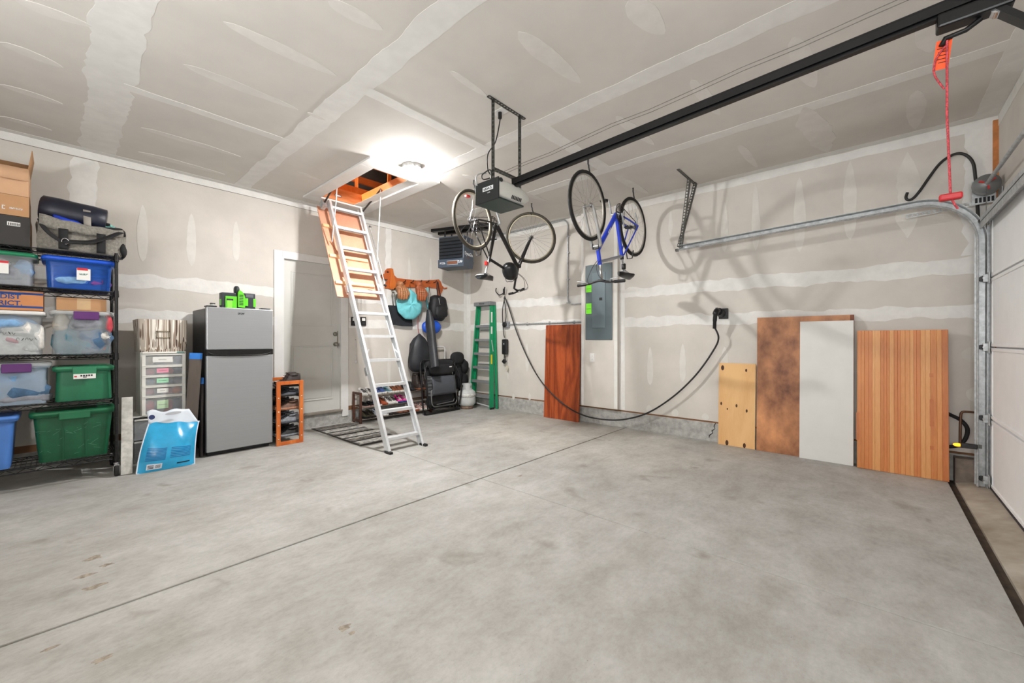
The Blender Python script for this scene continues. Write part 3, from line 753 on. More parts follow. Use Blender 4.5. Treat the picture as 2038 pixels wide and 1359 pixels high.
# ------------------------------------------------------------------ grey duffel and its load on the top shelf
def duffel():
    a = py_(72, 500, -0.70); b = py_(250, 500, -0.70)
    x0, x1 = a.x, b.x; wd = x1 - x0; dp = .34
    t = thing('duffel_bag', 'grey heather duffel bag with wide black straps, half open on the top wire shelf', 'bag', ((x0 + x1) / 2, -0.72 + dp / 2, SHZ[4] + .002)); t.scale = (1, 1, 1.18)
    mg = M('heather_grey', 128, 124, 116, rough=.95, var=.2, scale=60, bump=.3, bscale=120); mk_ = M('black_webbing', 24, 24, 26, rough=.8, var=.2, scale=40)
    rings = []
    for i in range(13):
        u = i / 12; x = (-.5 + u) * wd
        hh = .21 - .035 * math.sin(PI * min(1, u * 1.25)) + (.015 if u > .7 else 0)
        e = 1 - .35 * abs(2 * u - 1) ** 6
        rings.append([(x + .01 * math.sin(7 * p[2] * 9 + i), p[1] * (1 - .15 * (p[2] / .2)), p[2] + .004 * math.sin(i * 1.7)) for p in [(0, q[0], q[1]) for q in
                      [(-.5 * dp * e, .01), (-.53 * dp * e, .06), (-.50 * dp * e, .13), (-.42 * dp * e, hh), (-.30 * dp * e, hh - .03), (0, hh - .05), (.3 * dp * e, hh - .02), (.42 * dp * e, hh), (.5 * dp * e, .13), (.52 * dp * e, .05), (.46 * dp * e, 0), (0, 0), (-.46 * dp * e, 0)]]])
    m = MB(); m.loft(rings); m.build('bag_body', mg, t, sub=1)
    MB().grid(lambda u, v: ((-.47 + .94 * u) * wd, -dp * (.505 + .02 * math.sin(3 * u) + .03 * math.sin(PI * v)), .235 - .06 * u * (1.6 - u) - .085 * v * (1 - .35 * u) + .004 * math.sin(20 * u)), 16, 5).build('front_flap', mg, t, solid=.004)
    sn = MB()
    for u in (.12, .38, .62, .88): sn.lathe([(.007, 0), (.007, .003), (0, .005)], 10, frame(((-.47 + .94 * u) * wd, -dp * .53, .205 - .05 * u * (1.6 - u)), (1, 0, 0), (0, 0, 1)))
    sn.build('snap_button', m_black, t)
    for u in (-.22, .2):
        MB().grid(lambda p, q: (u * wd + (p - .5) * .055, -dp * (.545 + .02 * math.sin(PI * q)), .15 - .142 * q), 2, 8).build('webbing_strap', mk_, t, solid=.004)
    pts = smoothpath([(.44 * wd, -dp * .40, .19), (.40 * wd, -dp * .56, .17), (.25 * wd, -dp * .60, .12), (.05 * wd, -dp * .60, .075), (-.22 * wd, -dp * .58, .062)], 6)
    MB().tube(pts, .027, 8, flat=.3).build('shoulder_strap', mk_, t)
    pts = smoothpath([(-.46 * wd, -dp * .42, .20), (-.42 * wd, -dp * .55, .14), (-.33 * wd, -dp * .58, .09), (-.2 * wd, -dp * .58, .05)], 6)
    MB().tube(pts, .018, 8, flat=.3).build('side_strap', mk_, t)
    MB().tube(arc((-.2 * wd, -dp * .60, .062), .02, 0, 2 * PI, 14)[:-1], .003, 6, closed=True).build('ring', m_chrome, t)
    MB().ell((.47 * wd, -dp * .2, .06), (.03, .1, .06), 12, 8, jit=.2).build('end_cap', mk_, t)
    MB().tube(smoothpath([(.18 * wd, -dp * .42, .19), (.3 * wd, -dp * .43, .2), (.45 * wd, -dp * .40, .205), (.49 * wd, -dp * .3, .17)], 5), .013, 8).build('zip_edge', mk_, t)
    # things lying in the bag
    zt = SHZ[4] + .20
    r = thing('roll_bag', 'navy roll-top bag with a grey buckle strap lying in the duffel', 'bag', ((x0 + x1) / 2 - .055, -0.58, zt + .03), (0, math.radians(6), math.radians(-4)))
    MB().loft([[(x, .12 * math.cos(q) * e, .10 + .105 * math.sin(q) * e * (1.1 if math.sin(q) > 0 else .95)) for q in [2 * PI * k / 14 for k in range(14)]] for x, e in ((-.20, .82), (-.19, .97), (-.1, 1.02), (0, 1), (.1, 1.02), (.185, .97), (.19, .85))]).build('bag_body', M('navy_nylon', 20, 24, 40, rough=.45, var=.3, scale=6), r)
    MB().grid(lambda u, v: (.045 + .045 * u + .02 * v, -.118 + .012 * math.cos(v * 3) - .004, .15 - .14 * v), 2, 6).build('buckle_strap', M('grey_webbing', 142, 136, 128, rough=.7), r, solid=.005)
    MB().bb(.19, .215, -.05, .0, .07, .09).build('strap_end', mk_, r)
    p = thing('plastic_bag', 'crumpled bright blue plastic bag in front of the navy roll bag', 'bag', ((x0 + x1) / 2 - .08, -0.685, zt + .035), (0, math.radians(14), 0))
    MB().ell((0, 0, .0), (.17, .035, .04), 22, 10, jit=.5, seed=3).build('bag_body', M('blue_film', 22, 62, 190, rough=.25, var=.35, scale=10, spec=.7), p)
    q = tag(MB().ell((0, 0, 0), (.075, .06, .055), 16, 10, jit=.3, seed=8).build('pouch', M('teal_pattern', 120, 176, 168, rough=.8, var=.4, scale=50, contrast=(.45, .55))), 'small teal patterned pouch at the open end of the duffel', 'pouch')
    q.location = ((x0 + x1) / 2 + .14, -0.57, zt + .055)
duffel()

# ------------------------------------------------------------------ white plank between shelving and drawers
p0 = pz(252, 945); p1 = py_(240, 792, p0.y + .18)
t = thing('plank', 'chipped white painted plank leaning beside the wire shelving', 'plank', (p0.x, p0.y, 0))
a = Vector((0, 0.01, 0.003)); b = Vector((p1.x - p0.x + .045, .20, p1.z))
MB().beam(a, b, .075, .022, (0, -1, 0)).build('board', M('chipped_white_paint', 190, 188, 182, rough=.8, var=.2, scale=20), t)

# ------------------------------------------------------------------ plastic drawer towers
def drawers():
    yf = -0.50
    x0 = py_(280, 800, yf).x; x1 = py_(371, 800, yf).x
    m_dr = plastic_clear('drawer_plastic', (.8, .82, .83), .22)
    m_fr = M('drawer_frame_plastic', 222, 220, 214, rough=.4, var=.04)
    # lower wide chest
    wx0 = py_(262, 900, yf).x; wx1 = x1 + .03
    zt = py_(300, 826, yf).z
    t = thing('drawer_chest', 'wide clear two-drawer plastic chest on the floor under the drawer tower', 'drawers', ((wx0 + wx1) / 2, yf + .2, 0))
    W = wx1 - wx0
    MB().bb(-W / 2, -W / 2 + .012, -.2, .2, 0, zt).bb(W / 2 - .012, W / 2, -.2, .2, 0, zt).bb(-W / 2 + .012, W / 2 - .012, -.2, .2, zt - .012, zt).bb(-W / 2 + .012, W / 2 - .012, -.2, .2, 0, .02).bb(-W / 2 + .012, W / 2 - .012, .19, .2, .02, zt - .012).build('chest_frame', m_fr, t)
    for k in range(2):
        za = .028 + k * (zt - .045) / 2; zb = za + (zt - .045) / 2 - .012
        d = MB().bb(-W / 2 + .018, W / 2 - .018, -.205, -.198, za, zb).bb(-W / 2 + .02, W / 2 - .02, -.198, .17, za, za + .004).build('drawer', m_dr, t)
        MB().bb(-W / 2 + .018, W / 2 - .018, -.214, -.205, zb - .014, zb).build('drawer_pull', m_fr, d)
        MB().ell((0, -.02, za + .08), (W * .36, .14, .06), 14, 8, jit=.3, seed=k).build('contents', k_grey, d)
    # upper tower
    ztop = py_(326, 700, yf).z
    t2 = thing('drawer_tower', 'narrow white-framed five-drawer plastic tower with paper labels, below the striped fabric box', 'drawers', ((x0 + x1) / 2, yf + .2, zt))
    W = x1 - x0; H = ztop - zt
    MB().bb(-W / 2, -W / 2 + .01, -.18, .19, 0, H).bb(W / 2 - .01, W / 2, -.18, .19, 0, H).bb(-W / 2 + .01, W / 2 - .01, -.19, .19, H - .018, H).bb(-W / 2 + .01, W / 2 - .01, .18, .19, 0, H - .018).build('tower_frame', m_fr, t2, bevel=.004)
    ys = [706, 728, 747.5, 767.5, 787.5, 833]
    zl = [py_(326, y, yf).z - zt for y in ys]; zl[0] = H - .02; zl[-1] = 0.0
    labs = [('Scrunchies', m_paper, .15, k_cream), ('HAIR\nTIES', M('pink_label', 226, 150, 170), .09, k_red), ('Lipstick', M('mint_label', 160, 214, 180), .09, k_blue), ('Clips', m_paper, .085, k_pink), ('Brushes', M('pale_green_label', 200, 224, 190), .085, k_red)]
    for k in range(5):
        za, zb = zl[k + 1] + .004, zl[k] - .004
        d = MB().bb(-W / 2 + .014, W / 2 - .014, -.205, -.198, za, zb).bb(-W / 2 + .016, W / 2 - .016, -.198, .16, za, za + .004).build('drawer', m_dr, t2)
        MB().bb(-W / 2 + .008, W / 2 - .008, -.212, -.198, zb - .008, zb + .003).bb(-W / 2 + .008, W / 2 - .008, -.212, -.198, za - .003, za + .006).bb(-W / 2 + .008, -W / 2 + .034, -.208, -.198, za, zb).bb(W / 2 - .034, W / 2 - .008, -.208, -.198, za, zb).build('drawer_rim', m_fr, d)
        tx, lm, lw, cm = labs[k]; hh = zb - za
        for j in range(4):
            MB().ell(((-.3 + .2 * j) * W, -.14, za + .008 + hh * .36), (W * .15, .05, hh * .36), 12, 8, jit=.3, seed=k * 5 + j).build('contents', (cm, k_grey, cm, k_navy if k != 3 else M('orange_cloth', 220, 110, 40))[j], d)
        lo = MB().bb(-.012 - lw / 2, -.012 + lw / 2, -.2065, -.205, za + hh * .3, za + hh * .78).build('drawer_label', lm, d)
        scribble_part('label_writing', 7 if k != 3 else 4, .014, m_ink, d, frame((-.012, -.2068, za + hh * .54), (1, 0, 0), (0, 0, 1)), True, 20 + k)
    MB().bb(W / 2 - .075, W / 2 - .015, -.192, -.188, H - .012, H - .004).build('tower_badge', M('teal_badge', 40, 140, 130), t2)
    # striped fabric box on top
    def stripes():
        m = bpy.data.materials.new('striped_fabric'); m.use_nodes = True; nt = m.node_tree; b = nt.nodes['Principled BSDF']; b.inputs['Roughness'].default_value = .9
        tc = nt.nodes.new('ShaderNodeTexCoord'); mp = nt.nodes.new('ShaderNodeMapping'); mp.inputs['Scale'].default_value = (1, .9, 0.02)
        nt.links.new(tc.outputs['Object'], mp.inputs[0]); nz = nt.nodes.new('ShaderNodeTexNoise'); nz.inputs['Scale'].default_value = 24; nz.inputs['Detail'].default_value = 2
        nt.links.new(mp.outputs[0], nz.inputs[0]); cr = nt.nodes.new('ShaderNodeValToRGB'); cr.color_ramp.interpolation = 'CONSTANT'
        cols = [(0, (98, 82, 70)), (.36, (170, 160, 148)), (.44, (222, 216, 206)), (.5, (128, 108, 92)), (.55, (206, 196, 182)), (.62, (84, 66, 56)), (.68, (190, 178, 162))]
        e = cr.color_ramp.elements; e[0].position = 0; e[0].color = (*s2l(*cols[0][1]), 1); e[1].position = cols[1][0]; e[1].color = (*s2l(*cols[1][1]), 1)
        for p, c in cols[2:]: q = e.new(p); q.color = (*s2l(*c), 1)
        nt.links.new(nz.outputs[0], cr.inputs[0]); nt.links.new(cr.outputs[0], b.inputs['Base Color']); return m
    ms = stripes()
    zb = py_(326, 636, yf).z; W2 = py_(373, 660, yf).x - py_(273, 660, yf).x
    t3 = thing('fabric_box', 'brown and cream striped fabric storage box on the drawer tower', 'storage box', ((x0 + x1) / 2 - .008, yf + .19, ztop))
    h = zb - ztop
    def ring(e, z, k): return [(p[0] + .006 * math.sin(k + p[1] * 40), p[1] + .006 * math.cos(k * 2 + p[0] * 30), p[2]) for p in rring(W2 / 2 * e, .18 * e, .02, z)]
    MB().loft([ring(.93, 0, 0), ring(.96, .03, 1), ring(.98, h * .5, 2), ring(1, h, 3), ring(.97, h, 3), ring(.95, h * .5, 2), ring(.93, .01, 1)]).build('box_body', ms, t3)
    f = .035
    fr = MB()
    for (a0, a1, c0, c1) in ((-.05, .05, h * .42, h * .45), (-.05, .05, h * .62, h * .65), (-.05, -.042, h * .42, h * .65), (.042, .05, h * .42, h * .65)): fr.bb(a0, a1, -.186, -.179, c0, c1)
    fr.build('label_holder', M('brass', 150, 140, 120, rough=.35, metal=.8), t3)
    # bag of salt leaning in front
    q = pz(334, 936); t4 = thing('product_bag', 'glossy blue and white plastic product bag slumped on the floor against the drawers', 'bag', (q.x, q.y + .06, 0.0), (0, 0, 0))
    m_b = M('bag_blue', 36, 158, 208, rough=.22, var=.12, scale=7, spec=.7); m_w = M('bag_white', 214, 222, 232, rough=.3, var=.05)
    def bag(u, v, s):
        wv = .205 * (1 - .10 * v) ; th = .075 * math.sin(PI * (.06 + .88 * v)) * (1 - abs(2 * u - 1) ** 3) + .002
        x = (2 * u - 1) * wv + .03 * v + .05 * v * v
        return (x, .14 * v ** 1.2 - s * th + .008 * math.sin(9 * u + 7 * v) * v, .40 * v * (1 - .05 * (2 * u - 1)) + .006 * math.sin(14 * u) * v + .002)
    m = MB(); m.grid(lambda u, v: bag(u, v, 1), 22, 18); m.grid(lambda u, v: bag(1 - u, v, -1), 22, 18); m.build('bag_body', m_b, t4)
    def top(u, v, s):
        x, y, z = bag(u, .97, s)
        return (x - .04 * v + (2 * u - 1) * -.03 * v, y + .03 * v + s * -.006, z + .13 * v * (1 + .25 * (u - .5)) + .01 * math.sin(11 * u) * v)
    MB().grid(lambda u, v: top(u, v, .3), 16, 6).build('bag_top', m_w, t4, solid=.004)
    MB().prism([(.06 * math.cos(a), .014 * math.sin(a)) for a in [2 * PI * k / 18 for k in range(18)]], .002, frame((.06, .088, .495), (1, 0, .06), (0, .2, 1))).build('handle_slot', M('slot_grey', 168, 170, 176), t4)
    edge = MB(); 
    for uu in (0.0, 1.0): edge.tube([bag(uu, k / 14, 0) for k in range(15)], .006, 6)
    edge.tube([bag(k / 14, 0.0, 0) for k in range(15)], .006, 6); edge.build('bag_seam', m_w, t4)
    def dec(u0, u1, v0, v1, nm, mm, off=.0015):
        MB().grid(lambda u, v: tuple(Vector(bag(u0 + (u1 - u0) * u, v0 + (v1 - v0) * v, 1)) + Vector((0, -off, .0003))), 6, 4).build(nm, mm, t4)
    dec(.14, .40, .05, .17, 'printed_panel', m_w)
    bm = M('print_blue', 10, 70, 140, rough=.3)
    for k in range(9):
        dec(.10, .44, .24 + k * .03, .253 + k * .03, 'printed_line', bm); 
        if k < 7: dec(.52, .90, .26 + k * .035, .272 + k * .035, 'printed_line', bm)
    for k in range(8): dec(.29 + k * .011, .295 + k * .011, .07, .145, 'barcode_bar', m_ink, .002)
    for k in range(3): dec(.16, .26, .07 + k * .028, .085 + k * .028, 'printed_line', m_ink, .002)
    dec(.66, .90, .10, .125, 'printed_line', m_ink)
    MB().prism([(.022 * math.cos(a), .022 * math.sin(a)) for a in [2 * PI * k / 16 for k in range(16)]], .001, frame((-.09, .108, .475), (1, 0, 0), (0, .25, 1))).build('bag_roundel', M('navy_print', 24, 40, 90), t4)
drawers()
# ------------------------------------------------------------------ refrigerator
def fridge():
    x0, x1, yf = -4.12, -3.515, -0.685
    W = x1 - x0; H = 1.525; D = .64
    t = thing('refrigerator', 'top-freezer refrigerator with brushed steel doors and black cabinet', 'refrigerator', ((x0 + x1) / 2, yf + D / 2, 0))
    m_ss = M('brushed_steel', 158, 160, 162, rough=.36, metal=.5, var=.018, scale=40, stretch=(.05, 1, 3))
    f = -D / 2
    MB().bb(-W / 2, W / 2, f + .065, D / 2, .03, H - .012).build('cabinet', M('fridge_black', 34, 35, 38, rough=.4, var=.1), t, bevel=.008)
    MB().bb(-W / 2 + .02, W / 2 - .02, f + .07, f + .12, .0, .03).build('toe_grille', m_black, t)
    zs_ = 1.075
    MB().bb(-W / 2, W / 2, f + .005, f + .06, .045, zs_ - .045).build('fridge_door', m_ss, t, bevel=.008)
    MB().bb(-W / 2, W / 2, f + .005, f + .06, zs_ + .012, H).build('freezer_door', m_ss, t, bevel=.008)
    MB().bb(-W / 2 + .001, W / 2 - .001, f + .018, f + .0645, .05, H - .003).build('door_gasket', m_black, t)
    # black pocket-handle band with curved lower lip
    hb = MB(); n = 12; top = []; bot = []
    poly = [(-W / 2, zs_ + .012)] + [(-W / 2 + W * k / n, zs_ - .045 - .012 * math.sin(PI * min(1, max(0, (k / n - .02) / .96)))) for k in range(n + 1)] + [(W / 2, zs_ + .012)]
    hb.prism(poly, .02, frame((0, f + .022, 0), (1, 0, 0), (0, 0, 1))); hb.build('handle_pocket', M('gloss_black', 12, 12, 13, rough=.2), t)
    MB().tube(smoothpath([(-W / 2 + .02, f + .003, zs_ - .02), (-W / 2 + .09, f - .004, zs_ - .043), (0, f - .006, zs_ - .05), (W / 2 - .09, f - .004, zs_ - .043), (W / 2 - .02, f + .003, zs_ - .02)], 5), .008, 8).build('handle_lip', MATS['gloss_black'], t)
    for s, xx in ((1, W / 2 - .06), (-1, -W / 2 + .05)): MB().bb(xx - .05, xx + .04, f + .01, f + .11, H, H + .014).build('hinge_cover', m_black, t, bevel=.004)
    scribble_part('brand_lettering', 5, .02, m_ink, t, frame((.0, f + .0045, H - .058), (1, 0, 0), (0, 0, 1)), False, 3)
    for s in (-1, 1): MB().cyl((s * (W / 2 - .06), f + .1, 0), (s * (W / 2 - .06), f + .1, .03), .018, 10).build('levelling_foot', m_black, t)
    # charger with batteries on top
    zt = H - .010
    a = py_(441, 611, yf + .12); b = py_(508, 611, yf + .12); cxx = (a.x + b.x) / 2; Wc = b.x - a.x
    g_ = M('lime_plastic', 96, 200, 40, rough=.35, var=.08); dk = M('charcoal_plastic', 34, 40, 44, rough=.5, var=.1)
    c = thing('battery_charger', 'lime green and black battery charger with two packs on the refrigerator', 'charger', (cxx, yf + .16, zt + .001)); c.scale = (1, 1, 1.42)
    w_ = Wc
    MB().bb(-w_ / 2, w_ / 2, -.05, .07, 0, .02).build('base', dk, c, bevel=.004)
    for k, (xa, xb, hh) in enumerate(((-w_ / 2, -.02, .125), (.045, w_ / 2, .130))):
        bt = MB().bb(xa, xb, -.045, .06, .02, hh).build('battery_pack', dk, c, bevel=.006)
        if k == 0:
            MB().bb(xa + .03, xb - .002, -.058, -.045, .004, .098).build('pack_shell', g_, bt, bevel=.004)
            MB().bb(xa + .045, xa + .09, -.0605, -.058, .004, .07).build('pack_slide', M('lime_light', 140, 224, 80, rough=.4), bt)
            MB().bb(xa + .04, xa + .10, -.061, -.058, .066, .078).build('pack_recess', dk, bt)
            MB().bb(xa - .003, xa + .012, -.035, .03, .03, .075).build('release_button', g_, bt)
        else:
            MB().bb(xa + .01, xa + .04, -.052, -.045, .03, .09).build('release_button', g_, bt, bevel=.003)
            MB().bb(xb - .022, xb + .003, -.05, .02, .025, .09).build('release_button', g_, bt, bevel=.003)
            MB().bb(xa + .02, xb - .02, -.048, -.045, .098, .12).build('charge_gauge', M('grey_panel', 90, 92, 98), bt)
    tw = MB(); tw.prism([(-.012, .02), (.052, .015), (.052, .10), (.03, .135), (.0, .15), (-.012, .13)], .1, frame((0, .035, 0), (1, 0, 0), (0, 0, 1)) ); tw.build('charger_tower', g_, c, bevel=.004)
    sl = MB()
    for k in range(7): sl.bb(-.002, .035, -.0665, -.0645, .035 + k * .012, .041 + k * .012)
    sl.build('vent_slot', dk, c)
    MB().ell((-.012, .0, .150), (.024, .045, .032), 14, 8, e=.7).build('carry_grip', dk, c)
    j = py_(424, 608, yf + .12); jt = thing('jar', 'small clear glass jar with amber bits beside the battery charger', 'jar', (j.x, yf + .14, zt + .001))
    MB().lathe([(.0, 0), (.024, 0), (.027, .006), (.027, .03), (.022, .04), (.022, .05), (.02, .05), (.02, .04), (.024, .03), (.024, .004), (0, .004)], 16).build('glass', plastic_clear('jar_glass', (.85, .88, .85), .3, .08), jt)
    MB().ell((0, 0, .018), (.02, .02, .014), 10, 7, jit=.3).build('contents', M('amber_bits', 196, 150, 70, var=.3, scale=60), jt)
    MB().lathe([(.0, .05), (.024, .05), (.024, .058), (0, .06)], 16).build('lid', m_black, jt)
    # leaning boards with blue tape beside the fridge
    for k, (pt, pb, hz, col) in enumerate(((400, 392, 1.055, (74, 66, 60)), (408, 404, .80, (62, 56, 54)))):
        xb = py_(pb, 905, -.5).x - .03; xt = py_(pt, 700, -.5).x - .025
        bt = thing('plank', ['tall dark weathered plank tipped with blue tape leaning on the refrigerator side', 'short dark plank with a blue taped end against the refrigerator side'][k], 'plank', (0, 0, 0))
        xb, xt = (-4.262, -4.195) if k == 0 else (-4.150, -4.137)
        ya = -.66 + .06 * k; wd_, th_ = (.10, .016) if k == 0 else (.018, .07)
        MB().beam((xb, ya, .004), (xt, ya + .03, hz), wd_, th_, (0, -1, 0)).build('board', M('weathered_wood%d' % k, *col, rough=.8, var=.3, scale=8, stretch=(1, 1, .15)), bt)
        d = Vector((xt - xb, .03, hz)).normalized(); e_ = Vector((xt, ya + .03, hz))
        MB().beam(e_ - d * .06, e_ + d * .002, wd_ + .003, th_ + .003, (0, -1, 0)).build('blue_tape', M('painters_tape', 36, 110, 190, rough=.7), bt)
fridge()

# ------------------------------------------------------------------ shoes
def leather(name, r, g, b, **k): return M('shoe_' + name, r, g, b, rough=.65, var=.25, scale=30, bump=.2, bscale=90)
SH = {}
def shoe(name, label, loc, rz, up, so, lace=None, L=.28, W=.10, H=.10, kind='sneaker', group=None, tilt=0.0):
    """toe towards +y local"""
    t = thing(name, label, 'shoe', loc, (tilt, 0, rz), group)
    key = (kind, up.name, so.name, lace.name if lace else '', L, H)
    if key in SH:
        for ch in SH[key]:
            c = ch.copy(); C.objects.link(c); c.parent = t
        return t
    parts = []
    N = 12
    def prof(u):  # half width along length, u 0 heel..1 toe
        return W / 2 * (0.62 + .12 * math.sin(PI * u * .5) + .26 * math.sin(PI * min(1, u * 1.05)) ** 2 * (0.6 + .4 * u)) * (math.sqrt(max(0.0, 1 - ((u - .86) / .14) ** 2)) if u > .86 else 1) * (math.sqrt(max(0.0, 1 - ((.1 - u) / .12) ** 2)) if u < .1 else 1)
    s = MB(); rings = []
    for i in range(N + 1):
        u = .01 + .98 * i / N; w_ = max(.008, prof(u) * 1.05); y = (u - .5) * L; z0 = .012 * max(0, (u - .75) / .25) ** 2; th = .028 if kind != 'flat' else .014
        rings.append([(-w_, y, z0), (w_, y, z0), (w_ * 1.02, y, z0 + th), (-w_ * 1.02, y, z0 + th)])
    s.loft(rings); parts.append(s.build('sole', so, t))
    a = MB(); rings = []; th = .026 if kind != 'flat' else .012
    for i in range(N + 1):
        u = .02 + .96 * i / N; w_ = max(.006, prof(u)); y = (u - .5) * L
        if kind == 'boot': top = (H if u < .48 else H * max(.40, 1 - (u - .48) * 3.2) if u < .7 else H * .40 * (1 - .5 * ((u - .7) / .3) ** 2))
        else: top = H * (.95 if u < .12 else .80 if u < .40 else max(.42, .92 - (u - .40) * 1.15) if u < .82 else .42 * (1 - .45 * ((u - .82) / .18) ** 2))
        z0 = th + .012 * max(0, (u - .75) / .25) ** 2
        nar = .62 if (u < .55) else .72
        rg = []
        for k in range(9):
            q = PI * k / 8; cx_ = math.cos(q); sz = math.sin(q)
            rg.append((w_ * cx_ * (1 - (1 - nar) * sz ** 1.2) , y - .004 * sz, z0 - .004 + (top - z0) * sz ** .6))
        rings.append(rg)
    a.loft(rings, closed=False, cap=False); parts.append(a.build('upper', up, t))
    # opening, dark
    if kind != 'boot':
        o = MB(); o.ell((0, -L * .22, H * .80), (W * .26, L * .17, .014), 14, 6); parts.append(o.build('lining', M('shoe_lining', 34, 32, 34, rough=.9), t))
        c = MB(); c.tube(smoothpath([(-W * .30, -L * .06, H * .82), (-W * .30, -L * .25, H * .82), (-W * .2, -L * .42, H * .93), (0, -L * .455, H * .97), (W * .2, -L * .42, H * .93), (W * .30, -L * .25, H * .82), (W * .30, -L * .06, H * .82)], 4), .009, 6); parts.append(c.build('collar', up, t))
    else:
        o = MB(); o.lathe([(0, H - .012), (W * .30, H - .010), (W * .33, H + .003), (W * .37, H + .004), (W * .38, H - .02)], 14, Matrix.Translation((0, -L * .22, 0)) @ Matrix.Diagonal((1, 1.5, 1, 1))); parts.append(o.build('collar', up, t))
    if lace:
        l = MB()
        for k in range(5):
            u = .48 + k * .065; y = (u - .5) * L; zz = H * max(.42, .92 - (u - .40) * 1.15) + .001 if kind != 'boot' else (H * max(.40, 1 - (u - .48) * 3.2) + .002)
            l.tube([(-.024, y - .006, zz - .005), (0, y, zz + .002), (.024, y + .006, zz - .005)], .0035, 5)
        parts.append(l.build('laces', lace, t))
    SH[key] = parts
    return t

# ------------------------------------------------------------------ orange shoe rack beside the fridge
def rack_a():
    a = pz(547, 888); b = pz(606, 879); x0, x1 = -3.495, -3.21; yf = -.735; yb = yf + .62
    zt = py_(576, 758, yf).z
    mo = wood_mat('orange_pine', s2l(178, 84, 28), s2l(208, 118, 52), 'Z', 2.0)
    t = thing('shoe_rack', 'orange wooden shoe rack with square end frames beside the refrigerator', 'shoe rack', ((x0 + x1) / 2, (yf + yb) / 2, 0))
    W = x1 - x0; D = yb - yf
    for s in (-1, 1):
        y = s * (D / 2 - .011); f = MB(); p = .042
        f.bb(-W / 2, -W / 2 + p, y - .011, y + .011, 0, zt).bb(W / 2 - p, W / 2, y - .011, y + .011, 0, zt).bb(-W / 2 + p, W / 2 - p, y - .011, y + .011, zt - p, zt).bb(-W / 2 + p, W / 2 - p, y - .011, y + .011, .0, p)
        fo = f.build('end_frame', mo, t, bevel=.003)
        sc = MB()
        for k in range(4):
            for sx in (-1, 1): sc.lathe([(.0075, 0), (.0075, .003), (0, .004)], 10, frame((sx * (W / 2 - p / 2), y - .011 if s < 0 else y + .011, .075 + k * .153 + (.008 if sx > 0 else 0)), (s * -1 * 1, 0, 0), (0, 0, 1)))
        sc.build('screw_cap', M('bright_screw', 226, 208, 180, rough=.3, metal=.5), fo)
    lv = [.085, .238, .391, .544]
    for z in lv:
        for sx in (-1, 1): MB().cyl((sx * (W / 2 - .03), -D / 2 + .02, z - .01), (sx * (W / 2 - .03), D / 2 - .02, z - .01), .006, 8).build('shelf_rail', m_chrome, t)
    X0, Y0 = (x0 + x1) / 2, (yf + yb) / 2
    blk = leather('black', 24, 24, 26); gry = leather('grey', 116, 120, 126); brn = leather('brown', 92, 66, 50); slate = leather('slate', 66, 70, 78); tan = leather('tan', 150, 104, 78); sw = leather('white_sole', 205, 203, 198); dk = leather('dark_brown', 44, 34, 30)
    rz = -PI / 2
    rows = [(lv[0], blk, gry, 'black grey-soled sneaker on the lowest tier of the orange rack'), (lv[1], gry, slate, 'grey black-laced shoe on the second tier of the orange rack'), (lv[2], brn, tan, 'brown tan-soled shoe on the third tier of the orange rack'), (lv[3], slate, blk, 'dark slip-on shoe on the top tier of the orange rack')]
    for i, (z, up, so, lb) in enumerate(rows):
        for k in range(2):
            shoe('shoe', lb + (', foremost' if k == 0 else ', second'), (X0 - .005, Y0 - .22 + k * .13, z - .003), rz + PI, up, so, blk if i < 3 else None, L=.25, W=.10, H=.105 if i < 3 else .075, kind='sneaker')
            shoe('shoe', lb + (', third along' if k == 0 else ', innermost'), (X0 - .005, Y0 + .06 + k * .13, z - .003), rz + PI, (up, dk, slate, blk)[(i + k + 1) % 4], so, blk if i < 3 else None, L=.25, W=.10, H=.105 if i < 3 else .075)
    zt2 = zt
    for k in range(2):
        shoe('boot', 'dark brown lace-up ankle boot on the top of the orange rack, ' + ('front one' if k == 0 else 'rear one'), (X0 - .0 + .03 * k, Y0 - .235 + .14 * k, zt2 + .002 if False else lv[3] + .125), rz + PI + .2 * k, dk, leather('boot_sole', 30, 26, 24), leather('lace_brown', 70, 50, 40), L=.27, W=.10, H=.13, kind='boot')
    bd = MB().bb(-W / 2 + .03, W / 2 - .03, -D / 2 + .03, D / 2 - .03, lv[3] + .108, lv[3] + .12).build('top_board', blk, t)
rack_a()

# ------------------------------------------------------------------ door mat
def door_mat():
    x0, x1, y0, y1 = -2.87, -2.33, -1.42, -.10
    t = thing('door_mat', 'worn grey floor runner with dark ribbed stripes below the entry door', 'mat', ((x0 + x1) / 2, (y0 + y1) / 2, 0))
    W = (x1 - x0) / 2; L = (y1 - y0) / 2
    MB().bb(-W, W, -L, L, 0.0005, .008).build('backing', M('mat_edge', 66, 62, 58, rough=.95, var=.2), t, bevel=.003)
    n = 6; mm = M('mat_pile', 150, 147, 142, rough=1, var=.4, scale=24, bump=.8, bscale=70, contrast=(.4, .6))
    for k in range(n):
        ya = -L + .02 + k * (2 * L - .04) / n
        MB().grid(lambda u, v: ((2 * u - 1) * (W - .015), ya + .02 + ((2 * L - .04) / n - .04) * v, .009 + .006 * math.sin(PI * v) + .002 * math.sin(40 * u + 9 * v)), 12, 6).build('pile_stripe', mm, t)
        MB().bb(-W + .015, W - .015, ya - .014, ya + .018, .008, .0115).build('dark_rib', M('mat_rib', 44, 42, 40, rough=1, var=.3, scale=30), t)
door_mat()

